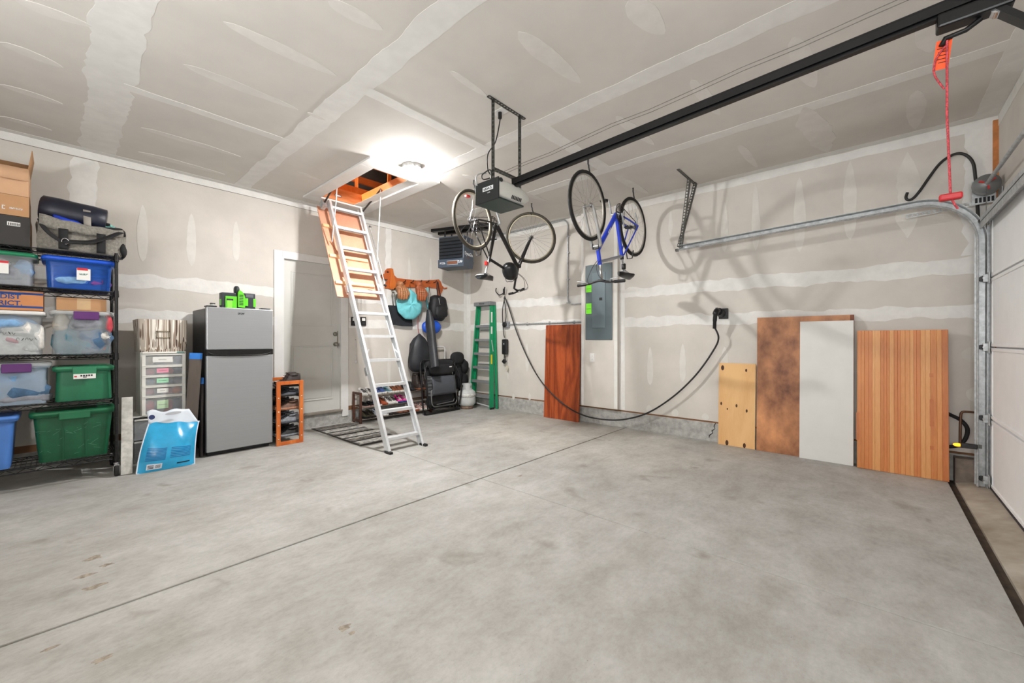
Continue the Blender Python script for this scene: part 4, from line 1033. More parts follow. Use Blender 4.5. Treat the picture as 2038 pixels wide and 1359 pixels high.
# ------------------------------------------------------------------ attic hatch and folding ladder
def attic():
    t = bpy.data.objects.new('attic_framing', None); C.objects.link(t); t.location = ((HX0 + HX1) / 2, (HY0 + HY1) / 2, CEIL); t.parent = ceiling
    W = (HX1 - HX0) / 2; L = (HY1 - HY0) / 2; tw = .15; fx = MB()
    z0, z1 = -.022, -.0005
    for (a0, a1, b0, b1) in ((-W - tw, W + tw, -L - tw - .05, -L + .005), (-W - tw, W + tw, L - .005, L + tw), (-W - tw, -W + .005, -L + .005, L - .005), (W - .005, W + tw, -L + .005, L - .005)):
        fx.bb(a0, a1, b0, b1, z0, z1)
    tb4 = struct(fx.build('trim_4', m_white, bevel=.003)); tb4.location = t.location
    wp = wood_mat('shaft_pine', s2l(176, 104, 56), s2l(216, 150, 98), 'X', 2.4); wp2 = wood_mat('rafter_fir', s2l(190, 104, 46), s2l(220, 140, 76), 'Y', 2.0)
    h = .16
    MB().bb(-W, W, L - .02, L, .0, h).build('shaft_board', wp, t); MB().bb(-W, W, -L, -L + .02, .0, h).build('shaft_board', wp, t)
    MB().bb(-W, -W + .02, -L + .02, L - .02, .0, h).build('shaft_board', wp2, t); MB().bb(W - .02, W, -L + .02, L - .02, .0, h).build('shaft_board', wp2, t)
    for k in range(8):
        x = -1.55 + .42 * k
        MB().beam((x, -2.2, .50), (x, 1.3, 1.75), .04, .14).build('rafter', wp2, t)
    for k in range(6):
        y = -1.6 + .6 * k
        MB().beam((-1.7, y, .42), (1.7, y, .42), .04, .09).build('tie_beam', wp, t)
    for x, y in ((-.35, 1.0), (.0, .95), (.30, .85), (.6, .5)): MB().beam((x, y, .12), (x - .12, y - .25, 1.3), .045, .09).build('web_brace', wp2, t)
    MB().beam((-1.2, L + .12, .22), (1.2, L + .12, .22), .04, .14).build('ceiling_joist', wp2, t); MB().beam((-1.2, L + .55, .22), (1.2, L + .55, .22), .04, .14).build('ceiling_joist', wp, t)
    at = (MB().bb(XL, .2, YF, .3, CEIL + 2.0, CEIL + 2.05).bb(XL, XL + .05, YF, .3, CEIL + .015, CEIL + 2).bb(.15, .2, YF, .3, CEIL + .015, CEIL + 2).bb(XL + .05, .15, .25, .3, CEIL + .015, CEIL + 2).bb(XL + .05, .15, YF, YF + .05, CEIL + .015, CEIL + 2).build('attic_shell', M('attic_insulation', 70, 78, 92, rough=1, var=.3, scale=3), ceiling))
    lb_ = bpy.data.lights.new('added_attic_light', 'POINT'); lb_.energy = 220; lb_.shadow_soft_size = .06; lb_.color = (1, .78, .5); lo_ = bpy.data.objects.new('added_attic_light', lb_); C.objects.link(lo_); lo_.location = (HX0 - .25, HY1 + .15, CEIL + .9)  # added unseen lamp that brightens the attic framing
    MB().prism([(.05 * math.cos(a), .018 * math.sin(a)) for a in [2 * PI * k / 20 for k in range(20)]], .001, frame((-.06, L - .0205, .06), (1, 0, 0), (0, 0, 1))).build('maker_badge', M('badge_dark', 40, 50, 70), t)
    MB().prism([(.042 * math.cos(a), .011 * math.sin(a)) for a in [2 * PI * k / 20 for k in range(20)]], .001, frame((-.06, L - .0212, .06), (1, 0, 0), (0, 0, 1))).build('badge_face', m_whiteink, t)
    # hatch leaf, folded down behind the ladder
    yt, yb = HY1 - .04, -1.915
    dvec = Vector((0, yb - yt, -(CEIL - .0))).normalized(); nvec = Vector((0, -dvec.z, dvec.y))  # nvec: towards back wall side and down
    if nvec.y < 0: nvec = -nvec
    Rm = Matrix((Vector((1, 0, 0)), dvec, Vector((1, 0, 0)).cross(dvec))).transposed()
    top = Vector(((HX0 + HX1) / 2 - .0, HY1 - .01, CEIL - .05))
    l = thing('attic_ladder', 'folding aluminium attic ladder standing open below the ceiling hatch', 'ladder', (0, 0, 0))
    pk = wood_mat('hatch_plywood', s2l(192, 134, 106), s2l(212, 160, 134), 'Z', 2.0, dist=2.0)
    LP = 1.33; wp_ = .56; xm = (HX0 + HX1) / 2 - .02
    base = Vector((xm, HY1 + .03, CEIL - .03))
    def onl(x, s, n): return Vector((x, yt, CEIL - .05)) + dvec * s + nvec * n
    pn = .115
    lf = MB().box(onl(xm, LP / 2 + .02, pn), (wp_, LP, .012), Rm).build('hatch_leaf', pk, l)
    for s in (.33, .78, 1.16): MB().box(onl(xm - .02, s, pn - .02), (wp_ * .9, .04, .026), Rm).build('leaf_batten', wood_mat('batten_pine', s2l(214, 170, 124), s2l(228, 190, 148), 'X'), lf)
    MB().box(onl(xm + .04, 1.23, pn - .0075), (.12, .014, .002), Rm).build('warning_stripe', M('orange_print', 220, 96, 60), lf)
    MB().box(onl(xm + .17, 1.235, pn - .0075), (.06, .05, .002), Rm).build('warning_sticker', M('red_print', 206, 62, 44), lf)
    xl, xr = -2.815, -2.375
    LT = (Vector((0, yb, 0)) - Vector((0, yt, CEIL - .05))).length
    secs = ((0.0, 1.28), (1.28, 2.34), (2.34, LT))
    for k, (s0, s1) in enumerate(secs):
        ins = .0 if k == 0 else (.0 if k == 1 else .0)
        for x in (xl, xr):
            r = MB(); e_ = .0 if k == 0 else 0
            r.box(onl(x, (s0 + s1) / 2, .0), (.004, s1 - s0, .075), Rm)
            sg = 1 if x == xl else -1
            r.box(onl(x + sg * .012, (s0 + s1) / 2, -.036), (.026, s1 - s0, .004), Rm); r.box(onl(x + sg * .012, (s0 + s1) / 2, .036), (.026, s1 - s0, .004), Rm)
            ro = r.build('side_rail', m_alu, l)
            if k > 0:
                MB().box(onl(x - sg * .008, s0 + .01, .03), (.012, .10, .05), Rm).build('hinge', m_galv, ro, bevel=.006)
    ss = [.06, .315, .60, .87, 1.17, 1.44, 1.72, 2.01, 2.28, 2.60, 2.89]
    ss = [.08 + i * (LT - .08 - .17) / 10 for i in range(11)]
    for i, s in enumerate(ss):
        c = onl((xl + xr) / 2, s, 0.0)
        m = MB(); m.box(c, (xr - xl - .008, .075, .006)); m.box(c + Vector((0, -.035, -.013)), (xr - xl - .008, .006, .03)); m.box(c + Vector((0, .035, -.013)), (xr - xl - .008, .006, .03))
        m.build('rung', m_alu, l)
    for s in (1.20, 2.10):
        br = MB()
        for sg, x in ((1, xl), (-1, xr)): br.beam(onl(x + sg * .008, s + .07, -.03), onl(x + sg * .055, s + .005, -.03), .004, .018)
        br.build('rung_brace', m_alu, l)
    for x in (xl, xr): MB().box((x, yb - .0, .012), (.035, .11, .024)).build('rubber_foot', m_black, l)
    # guide arms, springs and top brackets
    for sg, x in ((-1, HX0 + .03), (1, HX1 - .035)):
        pv = Vector((x, HY1 - .55 if sg > 0 else HY1 - .42, CEIL + .10)); lo = onl(x + (-.0), 1.0 if sg > 0 else .62, .03); 
        MB().tube([pv, pv + Vector((0, .02, -.2)), lo], .008, 8).build('guide_arm', m_galv, l)
        MB().box(onl(x, .05, .03), (.05, .09, .09), Rm).build('top_bracket', m_galv, l)
        MB().cyl(onl(x, .05, .02), pv, .011, 8).build('spring', M('dark_spring', 60, 56, 52, rough=.5, metal=.6), l)
    MB().tube([onl(xr + .06, .30, -.02), onl(xr + .07, 1.18, .0)], .007, 8).build('handrail', m_galv, l)
    MB().cyl(onl(xr + .05, .28, -.02), onl(xr + .075, .30, -.02), .014, 10).build('handrail_knob', m_black, l); MB().cyl(onl(xr + .055, 1.18, 0), onl(xr + .085, 1.2, 0), .014, 10).build('handrail_knob', m_black, l)
    MB().tube(smoothpath([onl(xm - .22, .55, pn - .01), onl(xm - .12, .80, pn - .03), onl(xm - .05, .84, pn - .02)], 5), .004, 5).build('latch_cord', M('brown_cord', 150, 90, 50), l)
    # hanging pull cord
attic()
# ------------------------------------------------------------------ coat rack dog and what hangs on it
def zc(u, v, Y): return py_(760 + u / 9.707, 520 + v / 9.707, Y)
def coat_rack():
    o = zc(600, 440, 0)
    mo = wood_mat('dog_orange', s2l(172, 82, 34), s2l(196, 104, 48), 'X', 3.0, dist=2.0, rough=.45); md = wood_mat('dog_ear', s2l(190, 98, 36), s2l(212, 122, 54), 'Z', 3, dist=2, rough=.45)
    t = thing('coat_rack', 'orange wooden dachshund-shaped coat rack mounted on the wall', 'coat rack', (o.x, 0, o.z))
    out = [(-25, 262), (45, 238), (52, 185), (90, 142), (170, 135), (205, 180), (225, 270), (280, 325), (450, 345), (650, 370), (850, 370), (1000, 360), (1080, 350), (1122, 390), (1150, 470), (1190, 512), (1248, 505), (1246, 532), (1190, 537), (1152, 505),
           (1165, 560), (1122, 640), (1112, 692), (1090, 700), (1075, 600), (1040, 520), (900, 512), (720, 500), (700, 640), (660, 640), (640, 510), (430, 500), (410, 640), (370, 640), (350, 520), (290, 500), (260, 530), (160, 545), (120, 530), (50, 520), (45, 470), (95, 352), (0, 338), (-25, 312)]
    def P(lst, Y, h, nm, m, bev=.003):
        pts = [zc(u, v, 0) for u, v in lst]
        q = MB(); q.prism([(p.x - o.x, p.z - o.z) for p in pts], h, frame((0, -Y, 0), (1, 0, 0), (0, 0, 1))); return q.build(nm, m, t, bevel=bev)
    P(out[::-1], .004, .018, 'dog_body', mo)
    P([(140, 140), (195, 148), (222, 330), (276, 500), (250, 538), (150, 543), (126, 480), (146, 300)][::-1], .0225, .012, 'dog_ear', md)
    P([(0, 338), (95, 352), (100, 360), (60, 375), (0, 366)][::-1], .0222, .004, 'dog_muzzle', M('dog_dark', 70, 40, 24), 0)
    e = zc(97, 208, 0); MB().lathe([(.016, 0), (.016, .004), (0, .006)], 14, frame((e.x - o.x, -.0222, e.z - o.z), (1, 0, 0), (0, 0, 1))).build('dog_eye', M('dog_eye', 30, 22, 20, rough=.3), t)
    e = zc(-20, 275, 0); MB().ell((e.x - o.x, -.024, e.z - o.z), (.016, .008, .016), 10, 7).build('dog_nose', M('dog_eye', 30, 22, 20), t)
    for u in (180, 390, 545, 700, 840, 985):
        e = zc(u, 435 if u > 200 else 590, 0); p = Vector((e.x - o.x, -.022, e.z - o.z + .02))
        MB().tube([p, p + Vector((0, -.06, .006)), p + Vector((0, -.085, .03))], .009, 8).build('peg', M('dog_dark', 70, 40, 24), t)
    ball = lambda nm, lb, cat, u, v, Y: thing(nm, lb, cat, zc(u, v, Y))
    # black shoulder tote
    t2 = ball('tote_bag', 'flat black messenger bag on a long thin strap, lowest under the dog head', 'bag', 350, 1020, -.05)
    o2 = zc(350, 1020, -.05); tb = [(115, 845), (280, 860), (420, 900), (560, 1000), (575, 1255), (400, 1250), (215, 1225)]
    q = MB(); q.prism([(zc(u, v, -.05).x - o2.x, zc(u, v, -.05).z - o2.z) for u, v in tb][::-1], .05, frame((0, .022, 0), (1, 0, 0), (0, 0, 1))); q.build('bag_body', M('black_canvas', 26, 30, 36, rough=.85, var=.25, scale=20), t2, bevel=.015, seg=3)
    q = MB(); a = zc(178, 600, -.06) - o2; b = zc(225, 850, -.05) - o2; c = zc(280, 860, -.05) - o2
    q.tube([b, a + Vector((0, -.03, .01)), a + Vector((.03, -.03, .01)), c], .006, 6); q.build('strap', m_black, t2)
    # teal round bag
    o3 = zc(535, 840, -.14); t3 = thing('drawstring_bag', 'round turquoise nylon drawstring bag on the dog rack', 'bag', o3)
    r = (zc(780, 840, -.14).x - zc(290, 840, -.14).x) / 2
    mt = M('teal_nylon', 112, 196, 204, rough=.5, var=.15, scale=9, bump=.3, bscale=18)
    def tealf(u, v):
        a = 2 * PI * u; th = PI * v
        rr = r * math.sin(th) * (1 + .02 * math.sin(9 * a)); y = -.055 * math.cos(th)
        x, z = rr * math.cos(a), rr * math.sin(a)
        if z > .5 * r: x *= 1 - .55 * min(1, (z - .5 * r) / (.5 * r)); z *= 1.06
        return (x, y * (1 + .12 * math.sin(5 * a + 3 * v)), z)
    MB().grid(tealf, 36, 14).build('bag_body', mt, t3)
    MB().tube([(-.03, -.0, r * .96), (0, -.01, r + .09), (.03, 0, r * .96)], .004, 5).build('draw_cord', m_black, t3)
    for k, (u, v, hu, hv, col, lb) in enumerate(((385, 550, 110, 175, (158, 104, 66), 'tan leather baseball glove hanging over the turquoise bag'), (745, 560, 95, 190, (150, 78, 40), 'darker orange-brown leather baseball glove hanging mid-way along the dog rack'))):
        og = zc(u, v, -.21); hw = abs(zc(u + hu, v, -.14).x - zc(u - hu, v, -.14).x) / 2; hh = abs(zc(u, v + hv, -.14).z - zc(u, v - hv, -.14).z) / 2
        tg = thing('baseball_glove', lb, 'glove', og); mg = M('glove_leather%d' % k, *col, rough=.55, var=.3, scale=16, bump=.3, bscale=40)
        MB().ell((0, .0, hh * .08), (hw * .92, .04, hh * .50), 16, 10, jit=.15, seed=k).build('palm', mg, tg)
        for j in range(4):
            x = (-.66 + j * .40) * hw
            MB().tube(smoothpath([(x * .9, -.02, hh * .1), (x * 1.12, -.045, -hh * .5), (x * 1.0, -.03, -hh * (1.12 - .07 * abs(j - 1.5)))], 5), [.026] * 5 + [.024] * 5 + [.016], 10).build('finger', mg, tg)
        MB().tube(smoothpath([(hw * .7, -.01, hh * .1), (hw * 1.0, -.03, -hh * .3), (hw * .85, -.025, -hh * .62)], 5), .022, 10).build('thumb', mg, tg)
        MB().ell((0, .05, hh * .62), (hw * .55, .07, hh * .36), 14, 9, jit=.2, seed=k + 4).build('wrist_strap', mg, tg)
        ls = MB()
        for j in range(3): ls.tube([(-hw * .6, -.055, -hh * (.15 + .2 * j)), (0, -.068, -hh * (.18 + .2 * j)), (hw * .6, -.055, -hh * (.15 + .2 * j))], .0035, 5)
        ls.build('lacing', M('lace_tan', 196, 160, 110), tg)
    # backpack
    ob = zc(1085, 900, -.13); t5 = thing('backpack', 'black quilted backpack hanging at the tail end of the dog rack', 'backpack', ob)
    hw = abs(zc(1245, 900, -.13).x - zc(935, 900, -.13).x) / 2; hh = abs(zc(1085, 1170, -.13).z - zc(1085, 680, -.13).z) / 2; mbk = M('black_nylon', 24, 24, 27, rough=.6, var=.35, scale=26, bump=.4, bscale=30)
    MB().ell((0, 0, 0), (hw, .10, hh), 18, 12, jit=.10, seed=2, e=.72).build('pack_body', mbk, t5)
    MB().ell((.01, -.075, -hh * .3), (hw * .75, .05, hh * .5), 16, 10, jit=.1, seed=6, e=.7).build('front_pocket', mbk, t5)
    MB().tube(smoothpath([(-.03, -.03, hh * .9), (-.045, -.03, hh + .14), (-.03, -.03, hh + .23), (-.01, -.03, hh + .14), (.03, -.03, hh * .9)], 5), .013, 8, flat=.4).build('haul_strap', mbk, t5)
    MB().cyl((-.05, -.12, hh * .2), (-.05 - .02, -.11, hh * .7), .003, 6).build('zip_pull', m_chrome, t5)
    # blue stuff sack behind
    o6 = zc(965, 1270, -.10); t6 = tag(MB().ell((0, 0, 0), (.195, .07, .125), 20, 10, jit=.08).build('stuff_sack', M('royal_blue_nylon', 24, 84, 200, rough=.45, var=.2, scale=8)), 'royal blue stuff sack behind the long black chair bag', 'bag'); t6.location = o6
    o6b = zc(880, 745, -.05); t6b = tag(MB().tube(smoothpath([(.0, 0, .21), (-.02, -.0, .05), (.0, 0, -.10), (.03, 0, -.17)], 5), .022, 8, flat=.4).build('towel_strip', mt), 'thin turquoise strap beside the black backpack', 'strap'); t6b.location = o6b
    # long chair bag
    def cr(u, v, Y): return py_(680 + u / 3.997, 520 + v / 3.997, Y)
    a = cr(690, 385, -.24); b = cr(705, 520, -.28); c = cr(725, 700, -.45); d = cr(742, 850, -.57)
    t7 = thing('chair_bag', 'long narrow black folding-chair bag hanging below the backpack', 'bag', c)
    MB().tube(smoothpath([a - c, cr(698, 440, -.25) - c, b - c, cr(715, 610, -.36) - c, Vector((0, 0, 0)), d - c], 5), [.03 + .065 * min(1, k / 8) - .012 * (k / 25) for k in range(26)], 12, flat=.75).build('bag_body', M('black_poly', 40, 42, 47, rough=.5, var=.25, scale=9), t7)
    MB().tube([cr(700, 200, -.14) - c, cr(690, 300, -.16) - c, a - c], .006, 6).build('cord', m_black, t7)
    # drawstring black bag
    e = cr(618, 735, -.125); t8 = thing('drawstring_bag', 'black nylon drawstring sack above the brown boots', 'bag', e)
    prof = [(0, -.30), (.13, -.29), (.185, -.22), (.195, -.08), (.175, .08), (.155, .16), (.10, .25), (.03, .31), (.012, .33), (.0, .33)]
    m = MB(); m.lathe(prof, 28, Matrix.Diagonal((1, .62, 1, 1)), cap=False)
    for i, v in enumerate(m.v):
        a_ = math.atan2(v[1], v[0]); k = 1 + (.12 * math.sin(11 * a_) if v[2] > .1 else .035 * math.sin(7 * a_ + v[2] * 14)); m.v[i] = (v[0] * k, v[1] * k, v[2])
    m.build('sack', MATS['black_poly'], t8)
    MB().tube(smoothpath([(-.0, 0, .32), (-.02, .01, .42), (.02, .06, .62)], 4), .005, 6).build('hanging_cord', M('red_cord', 170, 40, 40), t8)
    MB().tube(smoothpath([(-.10, -.03, .22), (-.22, -.04, .0), (-.22, -.02, -.2), (-.13, 0, -.28)], 5), .006, 6).build('side_cord', m_black, t8)
coat_rack()

# switches and remotes by the door
for k, (ua, ub) in enumerate(((698, 708), (716.5, 727))):
    a = py_(ua, 648, 0); b = py_(ub, 631, 0)
    t = thing('wall_control', ['black wall control box with a white label next to the door casing', 'black wall control box with a white label farther from the door casing'][k], 'control panel', ((a.x + b.x) / 2, 0, (a.z + b.z) / 2))
    w_, h_ = (b.x - a.x) / 2, (b.z - a.z) / 2
    MB().bb(-w_, w_, -.028, -.0005, -h_, h_).build('case', m_black, t, bevel=.004)
    MB().bb(-w_ * .6, w_ * .6, -.0295, -.028, h_ * .1, h_ * .75).build('label', m_paper, t)
    MB().bb(-w_ * .35, w_ * .35, -.033, -.028, -h_ * .7, -h_ * .25).build('button', M('dark_button', 50, 50, 54), t)
w_ = py_(700, 600, 0); cdm = MB().tube([py_(693, 600, -.004), py_(693, 640, -.004), py_(699, 640, -.004)], .004, 6)
tag(cdm.build('bell_wire', M('grey_wire', 170, 160, 145)), 'thin grey wire running down beside the door casing to the control boxes', 'wire')
q = py_(713.5, 676, -.10); q2 = py_(714, 722, -.10)
t = thing('pull_cord', 'thin white pull cord with a plastic tip hanging from a nail beside the door', 'cord', (q.x, 0, q2.z))
MB().tube([(0, -.002, q.z - q2.z), (0, -.02, q.z - q2.z + .004), (0, -.022, .3), (.002, -.02, .03)], .003, 6).build('cord', m_white, t)
MB().lathe([(0, 0), (.012, 0), (.014, .02), (.006, .045), (0, .046)], 12, Matrix.Translation((.002, -.02, -.012))).build('cord_tip', m_white, t)
MB().cyl((0, 0, q.z - q2.z), (0, -.025, q.z - q2.z), .003, 6).build('nail', m_steel, t)

# ------------------------------------------------------------------ long shoe rack
def rack_b():
    x0, x1, y0, y1 = -2.265, -1.02, -.27, -.03
    md = wood_mat('dark_walnut', s2l(62, 34, 24), s2l(92, 52, 36), 'Z', 2)
    t = thing('shoe_rack', 'low long shoe rack with dark wooden ends and metal rails below the dog rack', 'shoe rack', ((x0 + x1) / 2, (y0 + y1) / 2, 0))
    W = (x1 - x0) / 2; D = (y1 - y0) / 2
    lv = [.06, .225, .39]
    for s in (-1, 1):
        x = s * (W - .012); f = MB()
        f.bb(x - .012, x + .012, -D, -D + .035, 0, .44).bb(x - .012, x + .012, D - .035, D, 0, .44).bb(x - .012, x + .012, -D + .035, D - .035, .405, .44).bb(x - .012, x + .012, -D + .035, D - .035, .02, .055)
        f.build('end_frame', md, t, bevel=.003)
    for z in lv:
        for y in (-D + .02, -D + .10, D - .02): MB().cyl((-W + .012, y, z - .008), (W - .012, y, z - .008), .007, 8).build('shelf_rail', M('rail_metal', 178, 170, 158, rough=.3, metal=.6), t)
    wht = leather('white', 212, 210, 206); sol = leather('white_sole', 205, 203, 198); blue = leather('blue', 44, 66, 120); tan2 = leather('russet', 128, 76, 48); blk = leather('black', 24, 24, 26); pink = leather('magenta', 226, 60, 150); org = leather('rust', 150, 72, 40); grn = leather('teal_shoe', 70, 110, 120); olv = leather('olive', 70, 66, 48); gb = leather('pale_grey', 176, 182, 192); blush = leather('blush', 198, 160, 150); dkb = leather('dark_brown', 44, 34, 30); gry = leather('grey', 116, 120, 126)
    rows = {2: [('white sneaker with dark laces', wht, sol, blk, 2, 'sneaker'), ('navy blue canvas shoe', blue, sol, None, 2, 'sneaker'), ('teal and grey running shoe', grn, sol, wht, 1, 'sneaker'), ('russet brown casual shoe', tan2, sol, tan2, 2, 'sneaker'), ('black ankle shoe', blk, blk, None, 2, 'boot')],
            1: [('black and pink strappy flat', blk, blush, None, 2, 'flat'), ('navy slip-on with white sole', blue, wht, None, 1, 'flat'), ('rust orange suede shoe', org, org, None, 1, 'sneaker'), ('white sneaker with black stripes', wht, sol, blk, 2, 'sneaker'), ('bright magenta running shoe', pink, blue, wht, 2, 'sneaker')],
            0: [('dark olive trail shoe', olv, blk, blk, 2, 'sneaker'), ('pale grey sneaker with black laces', gb, sol, blk, 2, 'sneaker'), ('dark brown loafer', dkb, blk, None, 2, 'flat'), ('brown woven sandal', tan2, dkb, None, 2, 'flat'), ('white and russet sneaker', wht, org, tan2, 2, 'sneaker'), ('blush pink sneaker', blush, sol, wht, 2, 'sneaker')]}
    nm = {2: 'top', 1: 'middle', 0: 'bottom'}
    X0, Y0 = (x0 + x1) / 2, (y0 + y1) / 2
    for r in rows:
        n = sum(q[4] for q in rows[r]); x = x0 + (.088 if r == 2 else .12); step = (.097 if r == 2 else .089)
        for (lb, up, so, lc, cnt, kd) in rows[r]:
            for k in range(cnt):
                gl = lb + ' on the %s tier of the long rack' % nm[r]
                shoe('shoe', gl, (x, Y0 + .0 - .03, lv[r] - .001), PI + rnd.uniform(-.12, .12), up, so, lc, L=.26, W=.088, H=.095 if kd == 'sneaker' else (.055 if kd == 'flat' else .13), kind=kd, group=('matching pair, ' + lb) if cnt > 1 else None)
                x += step * (1.0 if k == 0 else 1.12)
    # tall boots at the far end
    bp = thing('board_shelf', 'x', 'shelf') if False else None
    for k in range(2):
        shoe('boot', 'tall brown lace-up boot below the black drawstring sack', (-1.235 + .115 * k, Y0 - .02, lv[2] - .001), PI, dkb, tan2, leather('lace_brown', 70, 50, 40), L=.27, W=.10, H=.26, kind='boot', group='pair of tall brown boots')
rack_b()

# ------------------------------------------------------------------ folded recliner chairs
def recliner():
    x0, x1 = -1.265, -.545
    t = thing('folding_recliner', 'folded black zero-gravity recliner with grey mesh panel standing against the shoe rack', 'chair', ((x0 + x1) / 2, -.425, 0), (math.radians(-6), 0, math.radians(3)))
    W = (x1 - x0) / 2; H = .90
    mf = M('recliner_tube', 22, 22, 24, rough=.35, metal=.3); mg = M('mesh_grey', 74, 77, 84, rough=.8, var=.35, scale=60, stretch=(1, 1, 12)); mp = M('pillow_black', 30, 30, 33, rough=.8, var=.2, scale=12, bump=.3)
    def loop(w_, z0, z1, y, r=.014, nm='frame_tube', m=mf):
        c = .07
        pts = [(-w_, y, z0 + c), (-w_, y, z1 - c)] + arc((-w_ + c, y, z1 - c), c, PI, PI / 2, 4) + arc((w_ - c, y, z1 - c), c, PI / 2, 0, 4) + [(w_, y, z0 + c)] + arc((w_ - c, y, z0 + c), c, 0, -PI / 2, 4) + arc((-w_ + c, y, z0 + c), c, -PI / 2, -PI, 4)
        MB().tube(pts, r, 8, closed=True).build(nm, m, t)
    loop(W, .015, H - .03, .06, .014); loop(W - .05, .10, H - .10, -.01, .012); loop(W - .09, .12, .40, -.05, .010, 'foot_bar', M('recliner_bar', 120, 120, 120, rough=.35, metal=.7))
    MB().grid(lambda u, v: ((2 * u - 1) * (W - .07), .025 + .02 * math.sin(PI * v), .12 + (H - .2) * v), 8, 10).build('back_mesh', mp, t, solid=.006)
    MB().grid(lambda u, v: ((2 * u - 1) * (W - .11), -.045 - .035 * math.sin(PI * v), .30 + .30 * v), 10, 8).build('seat_mesh', mg, t, solid=.008)
    MB().ell((0, -.04, .71), (W - .10, .05, .085), 18, 10, e=.6, jit=.06).build('head_pillow', mp, t)
    MB().ell((0, -.0, .80), (W - .06, .04, .07), 18, 10, e=.6, jit=.06).build('folded_mesh', mg if False else mp, t)
    MB().bb(.12, .17, -.095, -.09, .735, .75).build('pillow_tag', m_paper, t)
    lc = MB()
    for s in (-1, 1):
        for k in range(14):
            z = .30 + k * .023; lc.tube([(s * (W - .11), -.06, z), (s * (W - .06), -.015, z + .01)], .003, 4)
            z = .58 + k * .018; lc.ell((s * (W - .03), -.0, z), (.004, .004, .004), 6, 4)
    lc.build('elastic_lacing', M('lacing_white', 170, 172, 175), t)
    for s in (-1, 1):
        MB().tube(smoothpath([(s * (W - .02), -.03, .10), (s * (W + .01), -.07, .35), (s * (W - .01), -.06, .62), (s * (W - .03), -.02, .74)], 5), .012, 8).build('armrest_link', mf, t)
    MB().tube([(-.2, -.085, .155), (.16, -.085, .17), (.18, -.085, .21)], .008, 8).build('locking_bar', M('recliner_bar', 120, 120, 120, rough=.35, metal=.7), t)
    MB().bb(-W - .01, W + .01, -.02, .05, .002, .03).build('foot_base', mf, t, bevel=.01)
    # second folded chair in the corner
    a = py_(905, 713, -.25)
    t2 = thing('folding_chair', 'folded black camp chair with a round padded headrest beside the recliner', 'chair', (-.36, -.12, 0))
    for s in (-1, 1):
        MB().tube([(s * .05, -.02, 0), (s * .06, -.0, .45), (s * .05, .05, .85)], .014, 8).build('leg', mf, t2)
    MB().tube([(-.06, .06, .0), (.0, .05, .45), (.06, .07, .85)], .012, 8).build('leg', mf, t2); MB().tube([(.06, .06, .0), (.0, .05, .45), (-.06, .07, .85)], .012, 8).build('leg', mf, t2)
    z_ = py_(905, 713, -.25).z
    MB().ell((-.04, -.06, z_), (.15, .05, .11), 18, 10, e=.8).build('headrest', mp, t2)
    MB().ell((.0, -.02, z_ - .3), (.09, .08, .26), 14, 10, jit=.2).build('folded_seat', mp, t2)
    MB().ell((.15, -.01, z_ - .16), (.10, .08, .14), 14, 10, jit=.3, seed=4).build('folded_arm', mp, t2)
    MB().ell((.14, -.02, z_ - .40), (.10, .07, .13), 14, 10, jit=.3, seed=9).build('cup_pouch', mp, t2)
    MB().bb(-.10, .02, -.115, -.105, z_ - .13, z_ - .10).build('headrest_strap', mf, t2)
    # hand truck behind
    x = py_(880, 700, -.10).x
    t3 = thing('hand_truck', 'white tubular hand truck handle rising behind the folded recliner', 'hand truck', (x - .02, -.075, 0)); zt = py_(879, 690, -.10).z
    pts = [(-.14, 0, .03), (-.14, 0, zt - .06)] + arc((-.08, 0, zt - .06), .06, PI, PI / 2, 5) + arc((.04, 0, zt - .06), .06, PI / 2, 0, 5) + [(.10, 0, .03)]
    MB().tube(pts, .014, 10).build('handle_frame', m_white, t3); MB().bb(-.16, .12, -.06, .02, 0, .008).build('toe_plate', m_white, t3)
    for z in (.35, .65): MB().cyl((-.14, 0, z), (.10, 0, z), .010, 8).build('cross_bar', m_white, t3)
    for s in (-.19, .15): MB().lathe([(.03, -.015), (.075, -.018), (.08, 0), (.075, .018), (.03, .015)], 18, frame((s, .01, .081), (0, 1, 0), (0, 0, 1))).build('wheel', m_rubber, t3)
recliner()
